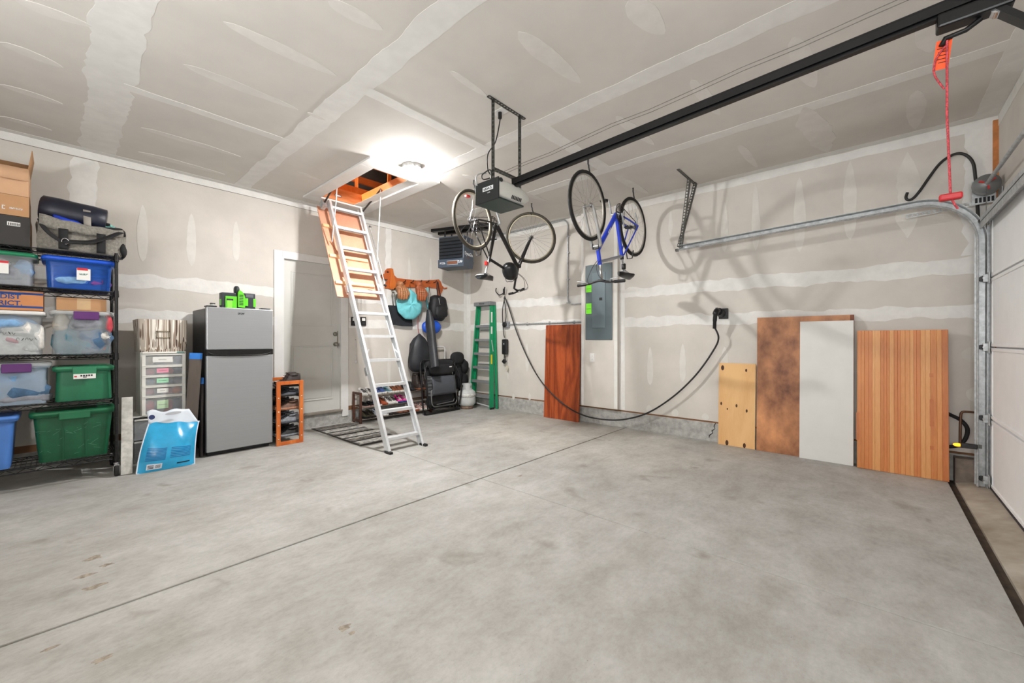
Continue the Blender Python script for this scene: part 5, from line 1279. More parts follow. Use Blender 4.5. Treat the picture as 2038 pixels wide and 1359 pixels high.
def tank():
    p = pz(931, 812); t = thing('propane_tank', 'white propane cylinder with a rust-stained base beside the stepladder', 'gas cylinder', (p.x - .02, p.y + .0, 0))
    mw = M('tank_white', 196, 198, 196, rough=.45, var=.08, scale=12)
    MB().lathe([(0, .03), (.08, .035), (.125, .06), (.15, .10), (.153, .15), (.153, .25), (.145, .29), (.11, .325), (.06, .34), (0, .342)], 32).build('vessel', mw, t)
    MB().lathe([(.105, .0), (.108, .0), (.108, .05), (.105, .05)], 28).build('foot_ring', M('tank_rust', 130, 108, 92, rough=.8, var=.3, scale=20), t)
    c = MB(); n = 22
    for k in range(n):
        a0 = 2 * PI * k / n
        if k in (9, 10, 11, 12): continue
        a1 = 2 * PI * (k + 1) / n
        lo = .335 if k % 6 < 3 else .335; hi = .43
        if k % 5 in (1, 2): segs = ((.325, .355), (.405, .432))
        else: segs = ((.325, .432),)
        for (z0, z1) in segs:
            vs = [(r * math.cos(a), r * math.sin(a), z) for z in (z0, z1) for r in (.085, .089) for a in (a0, a1)]
            c.add(vs, [(0, 1, 5, 4), (2, 6, 7, 3), (0, 4, 6, 2), (1, 3, 7, 5), (0, 2, 3, 1), (4, 5, 7, 6)])
    c.build('collar_guard', mw, t)
    MB().cyl((0, 0, .335), (0, 0, .39), .016, 12).cyl((0, 0, .365), (0, -.045, .365), .013, 10).build('valve', M('valve_brass', 90, 80, 60, rough=.4, metal=.7), t); MB().lathe([(0, 0), (.022, 0), (.024, .012), (0, .014)], 12, Matrix.Translation((0, 0, .388))).build('valve_wheel', m_black, t)
    MB().lathe([(.1538, .205), (.1542, .205), (.1542, .262), (.1525, .265)], 32, cap=False).build('printed_band', M('tank_print', 214, 214, 210, rough=.5, var=.15, scale=45, contrast=(.45, .5)), t)
    MB().lathe([(.1536, .196), (.154, .2), (.1536, .204)], 32, cap=False).build('weld_seam', mw, t)
tank()
# ------------------------------------------------------------------ green stepladder leaning at the right wall
def stepladder():
    gm_ = M('fibreglass_green', 14, 140, 92, rough=.42, var=.06); zt = 1.80
    ya, yb, tya, tyb = -.27, -.81, -.37, -.735     # foot and top positions along the wall
    t = thing('stepladder', 'green fibreglass stepladder with grey steps folded against the right wall', 'ladder', (-.16, -.54, 0))
    oy = -.54
    def pt(s, f, dx=0):  # s -1 far / +1 near rail, f 0..1 height
        y0, y1 = (ya, tya) if s < 0 else (yb, tyb)
        return Vector((.085 * f - .0 + dx, y0 + (y1 - y0) * f - oy, .004 + zt * f))
    for s in (-1, 1):
        m = MB(); a, b = pt(s, 0), pt(s, 1)
        m.beam(a, b, .006, .085, (1, 0, 0)); 
        inn = Vector((0, (.012 if s > 0 else -.012), 0))
        m.beam(a + inn + Vector((-.04, 0, 0)), b + inn + Vector((-.04, 0, 0)), .03, .005, (1, 0, 0)); m.beam(a + inn + Vector((.04, 0, 0)), b + inn + Vector((.04, 0, 0)), .03, .005, (1, 0, 0))
        ro = m.build('front_rail', gm_, t)
        MB().beam(a + Vector((0, 0, -.003)), a + Vector((0, 0, .03)), .012, .09, (1, 0, 0)).build('rubber_foot', m_black, ro)
        m = MB(); r0 = Vector((.068, (-.02 if s > 0 else .02), 0)); m.beam(a + r0 + Vector((.03, 0, 0)), b + Vector((.02, 0, 0)) + r0 * .4, .03, .03, (1, 0, 0)); m.build('rear_rail', gm_, t)
    mg = M('step_grey', 150, 152, 154, rough=.4, metal=.4, var=.06)
    for k in range(6):
        f = .13 + .135 * k
        a, b = pt(-1, f), pt(1, f)
        m = MB(); m.beam(a, b, .085, .006); m.beam(a + Vector((-.04, 0, -.018)), b + Vector((-.04, 0, -.018)), .004, .04); m.build('step', mg, t)
        if k: pass
    for k in range(5):
        f = .08 + .17 * k; MB().cyl(pt(-1, f, .095) + Vector((0, -.02, 0)), pt(1, f, .095) + Vector((0, .02, 0)), .010, 8).build('rear_brace', mg, t)
    tp = Vector((.075, (tya + tyb) / 2 - oy, zt + .03)); MB().box(tp, (.15, abs(tyb - tya) + .05, .07)).build('top_cap', M('cap_grey', 122, 124, 126, rough=.5), t, bevel=.012)
    text_part('cap_lettering', 'Werner', .04, m_ink, t, frame(tp + Vector((-.0755, 0, 0)), (0, -1, 0), (0, 0, 1)), depth=.0006, font_bold=.001)
    n_ = Vector((0, -.0045, 0))
    for f0, f1, mm, nm in ((.83, .93, m_paper, 'safety_label'), (.72, .79, m_paper, 'safety_label'), (.43, .52, M('yellow_label', 226, 196, 40), 'yellow_label')):
        MB().beam(pt(1, f0) + n_ + Vector((-.02, 0, 0)), pt(1, f1) + n_ + Vector((-.02, 0, 0)), .002, .035, (1, 0, 0)).build(nm, mm, t)
    MB().beam(pt(1, .55, .02) + n_, pt(1, .66, -.02) + n_, .004, .014, (1, 0, 0)).build('spreader_bar', m_alu, t)
    MB().beam(pt(-1, .05, .0) + Vector((0, -.15, -.02)), pt(1, .02, .02) + Vector((0, .06, 0)), .006, .02).build('bottom_brace', m_alu, t)
stepladder()
# ------------------------------------------------------------------ garage heater in the corner
def heater():
    c = Vector((-.76, -.58)); az = math.radians(109.7)
    t = thing('garage_heater', 'blue-grey electric garage heater with black louvers hung in the ceiling corner', 'heater', (c.x, c.y, CEIL), (0, 0, az - PI / 2))
    # local: +y runs along the front face (to the left in view), -x... front normal = local -x
    mh = M('heater_blue_grey', 62, 74, 88, rough=.45, var=.06); ml = M('heater_louver', 44, 48, 53, rough=.35)
    zt, zb = -.16, -.66; W = .23; D = .17
    MB().bb(-D, D, -W, W, zb + .12, zt).build('cabinet', mh, t, bevel=.01)
    lo = MB(); 
    MB().prism([(-D - .012, zb + .13), (-D - .012, zb + .0), (D * .7, zb + .0), (D, zb + .12)], 2 * W + .01, frame((0, W + .005, 0), (1, 0, 0), (0, 0, 1))).build('control_hood', mh, t, bevel=.006)
    MB().bb(-D - .006, -D, -W + .02, W - .02, zb + .145, zt - .02).build('louver_recess', M('heater_dark', 10, 10, 11), t)
    for k in range(6):
        z = zb + .165 + k * .054
        MB().box((-D - .02, 0, z), (.006, 2 * W - .05, .05), Euler((0, math.radians(35), 0)).to_matrix()).build('louver', ml, t)
    MB().bb(-D - .0125 - .001, -D - .0125, -.12, .06, zb + .05, zb + .09).build('vent_window', M('heater_copper', 120, 74, 50, rough=.5), t)
    MB().tube([(-D - .0135, -.13, zb + .04), (-D - .0135, .07, zb + .04), (-D - .0135, .07, zb + .10), (-D - .0135, -.13, zb + .10)], .004, 6, closed=True).build('vent_frame', m_whiteink, t)
    Tf = frame((-D - .0125, .15, zb + .07), (0, -1, 0), (0, 0, 1))
    scribble_part('heater_lettering', 5, .032, m_whiteink, t, Tf, False, 5)
    scribble_part('heater_rating', 4, .04, m_whiteink, t, frame((-D - .0125, -.175, zb + .08), (0, -1, 0), (0, 0, 1)), False, 6)
    text_part('side_lettering', 'DynaGlo', .075, m_whiteink, t, frame((.0, -W - .001, zb + .22), (1, 0, 0), (0, 0, 1)), font_bold=.001)
    for k in range(5):
        MB().bb(-.06, .0, -W - .002, -W, zb + .145 + k * .008, zb + .148 + k * .008).build('side_slot', MATS['heater_copper'], t)
    MB().bb(-D * .8, -D * .2, -.02, .02, -.03, 0).build('ceiling_plate', m_blackm, t) if False else None
    MB().bb(-D + .03, -D + .10, -.62, .40, -.045, -.001).build('mounting_channel', m_blackm, t)
    MB().bb(D - .10, D - .03, -.62, .40, -.045, -.001).build('mounting_channel', m_blackm, t)
    for x in (-D + .065, D - .065):
        for y in (-.15, .15): MB().cyl((x, y, zt), (x, y, -.045), .013, 8).build('hanger_rod', m_blackm, t)
heater()

# ------------------------------------------------------------------ garage door opener
def perf_angle(m, a, b, leg=.032, th=.003, up=(0, 0, 1), holes=True):
    a = Vector(a); b = Vector(b); d = (b - a).normalized(); u = Vector(up)
    if abs(d.dot(u)) > .98: u = Vector((0, 1, 0))
    sx = d.cross(u).normalized(); sz = sx.cross(d).normalized()
    R = Matrix((sx, d, sz)).transposed(); L = (b - a).length; c = (a + b) / 2
    n = int(L / .032)
    # web made of two strips with rungs so that the slots are real openings
    for o in (-.38, .38): m.box(c + sx * (leg * o), (leg * .24, L, th), R)
    for k in range(n + 1): m.box(a + d * (L * k / n), (leg * .6, .012, th), R)
    m.box(c - sx * (leg / 2) + sz * (leg / 2), (th, L, leg), R)
    return m
def opener():
    bx0, bx1, y0, y1, z0, z1 = -2.95, -2.66, -3.63, -3.38, 2.235, 2.40
    t = thing('door_opener', 'white and black garage door opener motor with its long black rail', 'garage opener', (-2.78, -3.5, CEIL)); o = Vector((-2.78, -3.5, CEIL))
    def B(x0, x1, ya, yb, za, zb): return MB().bb(x0 - o.x, x1 - o.x, ya - o.y, yb - o.y, za - o.z, zb - o.z)
    mk_ = M('opener_black', 28, 32, 33, rough=.45); mg = M('opener_lens', 30, 46, 44, rough=.35); mw = M('opener_white', 206, 206, 200, rough=.4, var=.03)
    B(bx0, bx0 + .012, y0, y1, z0, z1 - .005).build('front_panel', mk_, t, bevel=.003)
    B(bx0 + .012, bx1, y0 + .002, y1, z0, z0 + .012).build('light_lens', mg, t)
    m = MB(); rings = []
    for i in range(9):
        u = i / 8; x = bx0 + .012 + (.36) * u - o.x; s = math.sqrt(max(0, 1 - max(0, (u - .55) / .47) ** 2)); s = max(s, .25)
        yc = (y0 + y1) / 2 - o.y; hy = (y1 - y0) / 2 * (.85 + .15 * s) ; zc_ = (z0 + .012 + z1) / 2 - o.z; hz = (z1 - z0 - .012) / 2 * s
        rings.append([(x, yc + hy * math.copysign(abs(math.cos(a)) ** .45, math.cos(a)), zc_ + hz * math.copysign(abs(math.sin(a)) ** .45, math.sin(a))) for a in [2 * PI * k / 24 for k in range(24)]])
    m.loft(rings); m.build('motor_housing', mw, t)
    vt = MB()
    for k in range(7): vt.box((-2.80 + k * .017 - o.x, y0 - .001 - o.y, 2.28 - o.z), (.005, .006, .03), Euler((0, .35, 0)).to_matrix())
    vt.build('vent_slot', mk_, t)
    nb = MB().bb(bx0 - .0012 - o.x, bx0 - o.x, -3.575 - o.y, -3.465 - o.y, 2.315 - o.z, 2.345 - o.z).build('name_plate', m_whiteink, t)
    scribble_part('name_lettering', 8, .018, m_ink, nb, frame((bx0 - .0014 - o.x, -3.52 - o.y, 2.33 - o.z), (0, -1, 0), (0, 0, 1)), False, 7)
    scribble_part('model_lettering', 6, .008, m_whiteink, t, frame((bx0 - .0006 - o.x, -3.53 - o.y, 2.298 - o.z), (0, -1, 0), (0, 0, 1)), False, 8)
    MB().ell((-2.925 - o.x, y0 - .004 - o.y, 2.375 - o.z), (.02, .006, .016), 12, 8).build('learn_button', mk_, t)
    # rail
    ra = Vector((-2.75, -3.60, 2.43)) - o; rb = Vector((-2.75, -6.40, 2.545)) - o
    m = MB(); m.beam(ra, rb, .045, .006); m.beam(ra + Vector((0, 0, -.055)), rb + Vector((0, 0, -.055)), .030, .006); m.beam(ra + Vector((0, 0, -.027)), rb + Vector((0, 0, -.027)), .008, .055); m.beam(ra + Vector((.018, 0, -.02)), rb + Vector((.018, 0, -.02)), .006, .04); m.beam(ra + Vector((-.018, 0, -.02)), rb + Vector((-.018, 0, -.02)), .006, .04)
    m.build('rail', m_blackm, t)
    for dx, dz in ((-.05, .05), (-.02, .045)):
        pts = [Vector((-2.75 + dx + .004 * math.sin(k * 1.3), -3.5 - 2.9 * k / 12, 2.47 + dz * .5 + .115 * k / 12 + .006 * math.sin(k * 2.1))) - o for k in range(13)]
        MB().tube(pts, .0018, 5).build('sensor_wire', M('grey_wire2', 96, 92, 86), t)
    # hanging angles
    zh = CEIL
    ya = -3.535
    q = MB(); perf_angle(q, (-2.96 - o.x, ya - o.y, -.004), (-2.54 - o.x, ya - o.y, -.004), up=(0, 0, 1)); q.build('ceiling_angle', m_steel, t)
    for x in (-2.91, -2.60):
        q = MB(); perf_angle(q, (x - o.x, ya - o.y, -.004), (x - o.x, ya - o.y, 2.36 - zh), up=(1, 0, 0)); q.build('drop_angle', m_steel, t)
    q = MB(); perf_angle(q, (-2.90 - o.x, ya - .02 - o.y, 2.47 - zh), (-2.60 - o.x, ya - .02 - o.y, 2.47 - zh)); q.build('cross_angle', m_steel, t)
    # power cord and ceiling outlet
    cu = pz(995, 222, CEIL)
    MB().bb(cu.x - .04 - o.x, cu.x + .04 - o.x, cu.y - .06 - o.y, cu.y + .06 - o.y, -.008, -.0005).build('ceiling_outlet', m_white, t, bevel=.003)
    pts = [Vector((cu.x, cu.y, CEIL - .01)), Vector((cu.x - .0, cu.y, CEIL - .07)), Vector((cu.x - .02, cu.y + .03, 2.78)), Vector((-2.93, -3.50, 2.60)), Vector((-2.90, -3.47, 2.50)), Vector((-2.84, -3.45, 2.47)), Vector((-2.90, -3.42, 2.44)), Vector((-2.95, -3.46, 2.45)), Vector((-2.90, -3.50, 2.49)), Vector((-2.86, -3.46, 2.42))]
    MB().tube(smoothpath([p - o for p in pts], 6), .005, 6).build('power_cord', m_black, t); MB().cyl(Vector((cu.x, cu.y, CEIL - .008)) - o, Vector((cu.x, cu.y, CEIL - .055)) - o, .016, 10).build('plug', m_black, t)
    MB().tube(smoothpath([Vector((-2.95, -3.40, 2.38)) - o, Vector((-2.97, -3.42, 2.45)) - o, Vector((-2.90, -3.45, 2.48)) - o], 5), .006, 6).build('grey_cable', M('cable_grey', 150, 150, 148), t)
    # trolley, arm and release
    ty = -5.94
    zr = lambda y: 2.43 + .115 * (y + 3.60) / (-2.80)
    B(-2.785, -2.715, ty - .14, ty + .06, zr(ty) - .105, zr(ty) - .05).build('trolley', m_blackm, t, bevel=.008)
    a = Vector((-2.75, ty - .10, zr(ty) - .10)) - o; b = Vector((-2.75, -6.33, 2.08)) - o
    MB().beam(a, b, .02, .05, (1, 0, 0)).build('door_arm', m_blackm, t)
    MB().tube([a + Vector((-.02, 0, 0)), a + Vector((.02, 0, 0))], .02, 12).build('arm_pivot', m_chrome, t)
    lv_ = [Vector((-2.75, ty - .06, zr(ty) - .11)) - o, Vector((-2.75, ty - .02, zr(ty) - .135)) - o, Vector((-2.75, ty + .035, zr(ty) - .14)) - o, Vector((-2.75, ty + .045, zr(ty) - .165)) - o]
    MB().tube(lv_, .010, 6).build('release_lever', m_blackm, t)
    rp = Vector((-2.75, ty + .0, 0)); zt = zr(ty) - .15; zhn = px_(1912, 388, -2.75).z
    tr = thing('release_cord', 'red emergency release rope with red handle and orange tag under the opener rail', 'cord', (-2.75, ty + .03, zt))
    mr = M('red_rope', 176, 66, 72, rough=.8, var=.35, scale=160, contrast=(.45, .55))
    q = MB(); q.tube([(0, 0, 0), (.002, .0, -.3), (.004, -.01, zhn - zt)], .0042, 7); q.build('rope', mr, tr)
    MB().tube(smoothpath([(0, .004, -.02), (.0, .03, -.06), (.0, .035, -.12), (0, .008, -.19)], 5), .0035, 6).build('rope_loop', mr, tr)
    MB().tube(smoothpath([(.004, -.01, zhn - zt), (.004, -.02, zhn - zt - .03), (.01, -.03, zhn - zt - .05)], 4), .004, 6).build('rope_tail', mr, tr)
    MB().box((.004, -.01, zhn - zt), (.03, .065, .026)).build('handle', M('red_handle', 176, 24, 32, rough=.4), tr, bevel=.006)
    MB().box((.012, .012, -.045), (.002, .045, .115), Euler((math.radians(6), 0, 0)).to_matrix()).build('warning_tag', M('orange_tag', 236, 84, 34, rough=.6), tr)
    ln = MB()
    for k in range(5): ln.box((.0105, .012, -.02 - k * .014), (.0006, .03 - .006 * (k % 3), .003), Euler((math.radians(6), 0, 0)).to_matrix())
    ln.build('tag_print', m_ink, tr)
opener()

# ------------------------------------------------------------------ hanging bicycles
def bike(label, hook_front, hook_rear, top_z, fw_dir, R, frame_m, fork_m, tyre_m, rim_m, kind, steer=0.0, sad_h=.93, bar_h=1.06, y_off=0.0, yaw=0.0):
    """built upright with the rear hub at u=0, forward +u, height w, then turned upside down under its hooks"""
    fx, rx = hook_front, hook_rear
    wb_ = abs(fx[0] - rx[0]); yc = (fx[1] + rx[1]) / 2 + y_off
    t = thing('bicycle', label, 'bicycle', (rx[0], yc, top_z), (0, 0, yaw))
    if steer: wb_ += .04
    sgn = fw_dir
    def G(u, l, w_): return Vector((sgn * u, -sgn * l, -w_))   # l: lateral (+ = bike's left when upright)
    # wheel builder about its hub
    def wheel(u, hub_w, Ts):
        Tm = Ts @ Matrix.Translation(G(u, 0, hub_w))
        h = bpy.data.objects.new('wheel', None)
        m = MB(Tm); m.tube(arc((0, 0, 0), R - .018, 0, 2 * PI, 40)[:-1], .0185, 8, closed=True)
        wo = m.build('wheel', tyre_m, t)
        m = MB(Tm); m.tube(arc((0, 0, 0), R - .042, 0, 2 * PI, 40)[:-1], .010, 6, closed=True, flat=1.0); m.build('rim', rim_m, wo)
        m = MB(Tm)
        for k in range(28):
            a = 2 * PI * k / 28; s = .03 if k % 2 else -.03; a2 = a + (.5 if (k // 2) % 2 else -.5)
            m.tube([(.02 * math.cos(a2), s, .02 * math.sin(a2)), ((R - .045) * math.cos(a), 0, (R - .045) * math.sin(a))], .0011, 4, cap=False)
        m.build('spokes', m_chrome, wo)
        m = MB(Tm); m.cyl((0, -.05, 0), (0, .05, 0), .014, 10); m.cyl((0, -.036, 0), (0, -.03, 0), .026, 12); m.cyl((0, .03, 0), (0, .036, 0), .026, 12); m.build('hub', m_chrome, wo)
        return wo
    piv = G(wb_ - .165, 0, 2 * R + .03); Tst = Matrix.Translation(piv) @ Matrix.Rotation(steer, 4, 'Z') @ Matrix.Translation(-piv)
    wr_ = wheel(0, R, Matrix()); wf_ = wheel(wb_, R, Tst)
    bb = (.43, R - .055); st_top = (.43 - .50 * math.cos(math.radians(73)), R - .055 + .50 * math.sin(math.radians(73)))
    ht_a = math.radians(72)
    crown = (wb_ - .06 - (R + .09 - R) / math.tan(ht_a), R + R * .98 + .06); crown = (wb_ - .165, 2 * R + .03)
    hb = (wb_ - .195, 2 * R + .06); ht = (hb[0] - .14 / math.tan(ht_a), hb[1] + .14)
    fr_parts = [('down_tube', (hb[0], 0, hb[1]), (bb[0], 0, bb[1]), .026), ('seat_tube', (st_top[0], 0, st_top[1]), (bb[0], 0, bb[1]), .020), ('head_tube', (hb[0], 0, hb[1] - .01), (ht[0], 0, ht[1] + .01), .021), ('top_tube', (ht[0], 0, ht[1] - .02), (st_top[0], 0, st_top[1] - .03), .017)]
    for nm, a, b, r in fr_parts: MB().tube([G(*a), G(*b)], r, 12).build(nm, frame_m if not (kind == 'blue' and nm == 'top_tube') else M('bike_grey', 160, 162, 166, rough=.35, metal=.5), t)
    for l in (-1, 1):
        MB().tube([G(bb[0], .025 * l, bb[1]), G(.2, .055 * l, bb[1] + .03), G(0, .062 * l, R)], .010, 8).build('chain_stay', frame_m, t)
        MB().tube([G(st_top[0], .02 * l, st_top[1] - .04), G(.0, .062 * l, R)], .008, 8).build('seat_stay', frame_m, t)
    # fork turns with the front wheel about the steering axis; hub offset is small so a z-turn about the hub matches
    for l in (-1, 1):
        pts = smoothpath([G(crown[0], .05 * l, crown[1]), G(wb_ - .10, .055 * l, R + .22), G(wb_ - .03, .055 * l, R + .06), G(wb_, .052 * l, R)], 4)
        MB(Tst).tube(pts, [.019] * 5 + [.016] * 4 + [.012] * 4, 8).build('fork_blade', fork_m, t)
    MB(Tst).tube([G(crown[0], -.05, crown[1]), G(crown[0], .05, crown[1])], .018, 8).build('fork_crown', fork_m, t)
    MB(Tst).tube([G(crown[0], 0, crown[1]), G(hb[0], 0, hb[1])], .018, 10).build('steerer', fork_m, t)
    bar_u = ht[0] - .03
    MB().tube([G(ht[0], 0, ht[1]), G(bar_u - .01, 0, bar_h - .02), G(bar_u + .06, 0, bar_h)], .015, 10).build('stem', m_chrome if kind == 'blue' else m_black, t)
    st2 = steer * .8
    Tb = Matrix.Translation(G(bar_u, 0, bar_h)) @ Matrix.Rotation(st2, 4, 'Z')
    def Bp(u, l, w_): return G(u, l, w_)
    mbar = MB(Tb); hwid = .28
    mbar.tube(smoothpath([Bp(.02, -hwid, .02), Bp(.05, -.12, .02), Bp(.06, 0, 0), Bp(.05, .12, .02), Bp(.02, hwid, .02)], 4), .012, 8); mbar.build('handlebar', m_black, t)
    for l in (-1, 1):
        MB(Tb).tube([Bp(.035, l * .17, .02), Bp(.02, l * hwid, .02)], .017, 10).build('grip', m_black, t)
        MB(Tb).tube([Bp(.05, l * .13, .02), Bp(.10, l * .16, .0), Bp(.09, l * .24, -.01)], .006, 6).build('brake_lever', m_galv, t)
        MB(Tb).tube(smoothpath([Bp(.06, l * .12, .02), Bp(.16, l * .07, -.02), Bp(.14, l * .02, -.14), Bp(.05, l * .015, -.22)], 5), .0028, 5).build('brake_cable', m_black, t)
    # saddle and post
    sp_top = (st_top[0] - (sad_h - st_top[1]) / math.tan(math.radians(73)), sad_h - .05)
    MB().tube([G(st_top[0], 0, st_top[1] - .02), G(sp_top[0], 0, sp_top[1])], .0135, 10).build('seat_post', m_galv if kind != 'blue' else m_chrome, t)
    MB().tube([G(st_top[0] + .008, 0, st_top[1] - .03), G(st_top[0], 0, st_top[1] + .01)], .021, 10).build('seat_clamp', m_black, t)
    rings = []
    for i in range(11):
        u = i / 10; x = sp_top[0] - .13 + .27 * u; hw = .075 * (1 - u) ** .8 + .018 + (.01 if u < .3 else 0); hw *= math.sqrt(max(.15, min(1, u * 7))) * math.sqrt(max(.2, min(1, (1.02 - u) * 9)))
        zc_ = sad_h + .012 * (1 - u) ** 2 - .0
        rings.append([G(x, hw * math.cos(a), zc_ + .028 * math.sin(a) - .022 * (abs(math.cos(a)) ** 2) * (1 - .4 * u)) for a in [2 * PI * k / 14 for k in range(14)]])
    MB().loft(rings).build('saddle', M('saddle_' + kind, *((30, 34, 38) if kind != 'blue' else (18, 18, 20)), rough=.35), t)
    if kind != 'blue': MB().ell(G(sp_top[0] - .06, 0, sad_h - .012), (.085, .088, .014), 16, 7).build('saddle_base', M('saddle_grey', 150, 150, 150, rough=.5), t)
    MB().tube([G(sp_top[0] - .08, .02, sad_h - .035), G(sp_top[0], .02, sad_h - .05), G(sp_top[0] + .1, .01, sad_h - .03)], .004, 5).tube([G(sp_top[0] - .08, -.02, sad_h - .035), G(sp_top[0], -.02, sad_h - .05), G(sp_top[0] + .1, -.01, sad_h - .03)], .004, 5).tube([G(sp_top[0], -.02, sad_h - .05), G(sp_top[0], .02, sad_h - .05)], .006, 6).build('saddle_rail', m_galv, t)
    # drivetrain on the bike's right side (lateral -)
    Td = Matrix.Translation(G(bb[0], 0, bb[1]))
    MB(Td).cyl((0, -.05, 0), (0, .05, 0), .02, 12).build('bottom_bracket', m_galv, t)
    for rr, l in ((.105, -.052), (.08, -.046)):
        q = MB(); q.tube([G(bb[0] + rr * math.cos(a), l, bb[1] + rr * math.sin(a)) for a in [2 * PI * k / 30 for k in range(30)]], .004, 5, closed=True)
        for k in range(5):
            a = 2 * PI * k / 5; q.tube([G(bb[0], l, bb[1]), G(bb[0] + rr * math.cos(a), l, bb[1] + rr * math.sin(a))], .006, 5)
        q.build('chainring', M('chainring_dark', 70, 68, 66, rough=.35, metal=.8), t)
    ca = math.radians(110 if kind == 'blue' else 60)
    for l, s in ((-.07, 1), (.06, -1)):
        e = (bb[0] + s * .17 * math.cos(ca), bb[1] + s * .17 * math.sin(ca))
        MB().tube([G(bb[0], l, bb[1]), G(e[0], l, e[1])], [.013, .009], 8).build('crank_arm', m_galv, t)
        pc = G(e[0], l + (-.055 if l < 0 else .055), e[1])
        MB().box(pc, (.085, .075, .018)).box(pc, (.03, .085, .024)).build('pedal', m_black, t, bevel=.004)
    for k, rr in enumerate((.048, .040, .032)): MB().tube([G(rr * math.cos(a), -.04 - .006 * k if False else -.036 - .005 * k, R + rr * math.sin(a)) for a in [2 * PI * j / 22 for j in range(22)]], .0035, 5, closed=True).build('sprocket', M('sprocket_steel', 120, 118, 112, rough=.3, metal=.9), t)
    for s in (1, -1): MB().tube([G(bb[0], -.05, bb[1] + s * .093), G(.0, -.042, R + s * .044)], .004, 5).build('chain', M('chain_dark', 60, 56, 50, rough=.4, metal=.8), t)
    MB().tube([G(.0, -.05, R - .01), G(.02, -.055, R - .09), G(.05, -.05, R - .15)], .009, 6).build('derailleur', m_galv, t)
    for (u, w_) in ((.09, 2 * R + .0), (wb_ - .15, 2 * R + .02)):
        MB(Tst if u > .5 else None).tube([G(u, -.045, w_ - .05), G(u, -.03, w_ + .04), G(u, .03, w_ + .04), G(u, .045, w_ - .05)], .007, 6).build('brake_caliper', m_black, t)
    return t, G, (bar_u, bar_h), sp_top
def ceiling_hook(x, y, z_tip, lb):
    t = thing('bike_hook', lb, 'hook', (x, y, CEIL))
    d = z_tip - CEIL
    pts = [(0, 0, 0), (0, 0, d * .3), (.012, 0, d * .4), (.012, 0, d * .5), (.03, 0, d * .72)] + [(.005 + .03 * math.cos(a), 0, d + .028 + .03 * math.sin(a) - .0) for a in [-.2 - k * .45 for k in range(7)]]
    MB().tube(pts, .008, 8).build('hook', M('hook_black', 26, 24, 24, rough=.5), t); MB().lathe([(.0, 0), (.012, -.0005), (.012, -.004), (0, -.005)], 10).build('screw_collar', m_steel, t)
hf, hr = pz(1167, 318, CEIL), pz(1263, 373, CEIL)
m_blue = M('bike_blue', 22, 58, 196, rough=.3, var=.08, coat=.4)
tb, G1, bar1, _ = bike('blue mountain bike with grey fork hanging upside down over the breaker panel', hf, hr, 2.90, -1, .352, m_blue, M('fork_silver', 172, 172, 170, rough=.35, metal=.5), m_rubber, M('rim_silver', 176, 172, 164, rough=.35, metal=.5), 'blue', steer=0.0, sad_h=.96, bar_h=1.09)
dt = Vector((-.5, 0, -.36))
a = G1(.79, -.0265, .715); b = G1(.46, -.0265, .34)
scribble_part('frame_lettering', 5, .03, m_whiteink, tb, frame((a + b) / 2 + Vector((0, -.0215 * 0, 0)) + Vector((0, -.001, 0)), (b - a), Vector((0, -1, 0)).cross(b - a) * 1.0), False, 9)
q = MB().lathe([(.013, -.035), (.024, -.03), (.024, .03), (.013, .035)], 12, Matrix.Translation(G1(.245, 0, .86))).build('seat_bag', m_black, tb)
ceiling_hook(hf.x, -3.533, 2.865, 'black ceiling hook holding the front wheel of the blue bike'); ceiling_hook(hr.x, -3.533, 2.865, 'black ceiling hook holding the rear wheel of the blue bike')
hr2, hf2 = pz(943, 358, CEIL), pz(1057, 405, CEIL)
m_dk = M('bike_dark', 40, 38, 38, rough=.35, metal=.3)
tb2, G2, bar2, _ = bike('dark hybrid bike with tan sidewalls hanging upside down behind the opener', hf2, hr2, 2.905, 1, .345, m_dk, m_dk, M('tan_sidewall', 62, 58, 50, rough=.7, var=.2), M('rim_tan', 188, 178, 156, rough=.4, metal=.3), 'dark', steer=math.radians(-45), sad_h=.97, bar_h=1.06, yaw=math.radians(6.6))
for k, l in enumerate((-.2,)):
    MB().box(G2(.235, 0, .80), (.035, .035, .05)).build('tail_light', M('red_reflector', 200, 40, 36, rough=.3), tb2, bevel=.006)
MB().box(G2(-.10, 0, .10) , (.05, .04, .02)).build('rear_reflector', MATS['red_reflector'], tb2)
ceiling_hook(hr2.x, -2.275, 2.87, 'black ceiling hook holding the rear wheel of the dark bike'); ceiling_hook(hf2.x, -2.275, 2.87, 'black ceiling hook holding the front wheel of the dark bike')
# helmet on the handlebar of the dark bike
hp = px_(1015, 540, -1.25)
th = thing('bike_helmet', 'black vented bicycle helmet hanging from the handlebar of the dark bike', 'helmet', (hp.x, hp.y, hp.z), (0, math.radians(35), math.radians(30)))
m = MB(); m.ell((0, 0, 0), (.135, .10, .085), 20, 12, e=.9); m.build('shell', M('helmet_black', 26, 28, 31, rough=.35), th)
vt = MB()
for j in range(5):
    for k in range(3): vt.ell((-.07 + .07 * k, -.06 + .03 * j, .075 - .012 * abs(j - 2) * 1.5 - .012 * abs(k - 1)), (.028, .010, .010), 8, 5)
vt.build('vent', M('vent_dark', 6, 6, 7), th)
MB().tube(smoothpath([(.08, .08, -.02), (.06, .04, -.12), (.03, 0, -.15), (.06, -.04, -.12), (.08, -.08, -.02)], 4), .004, 6).build('chin_strap', m_black, th)
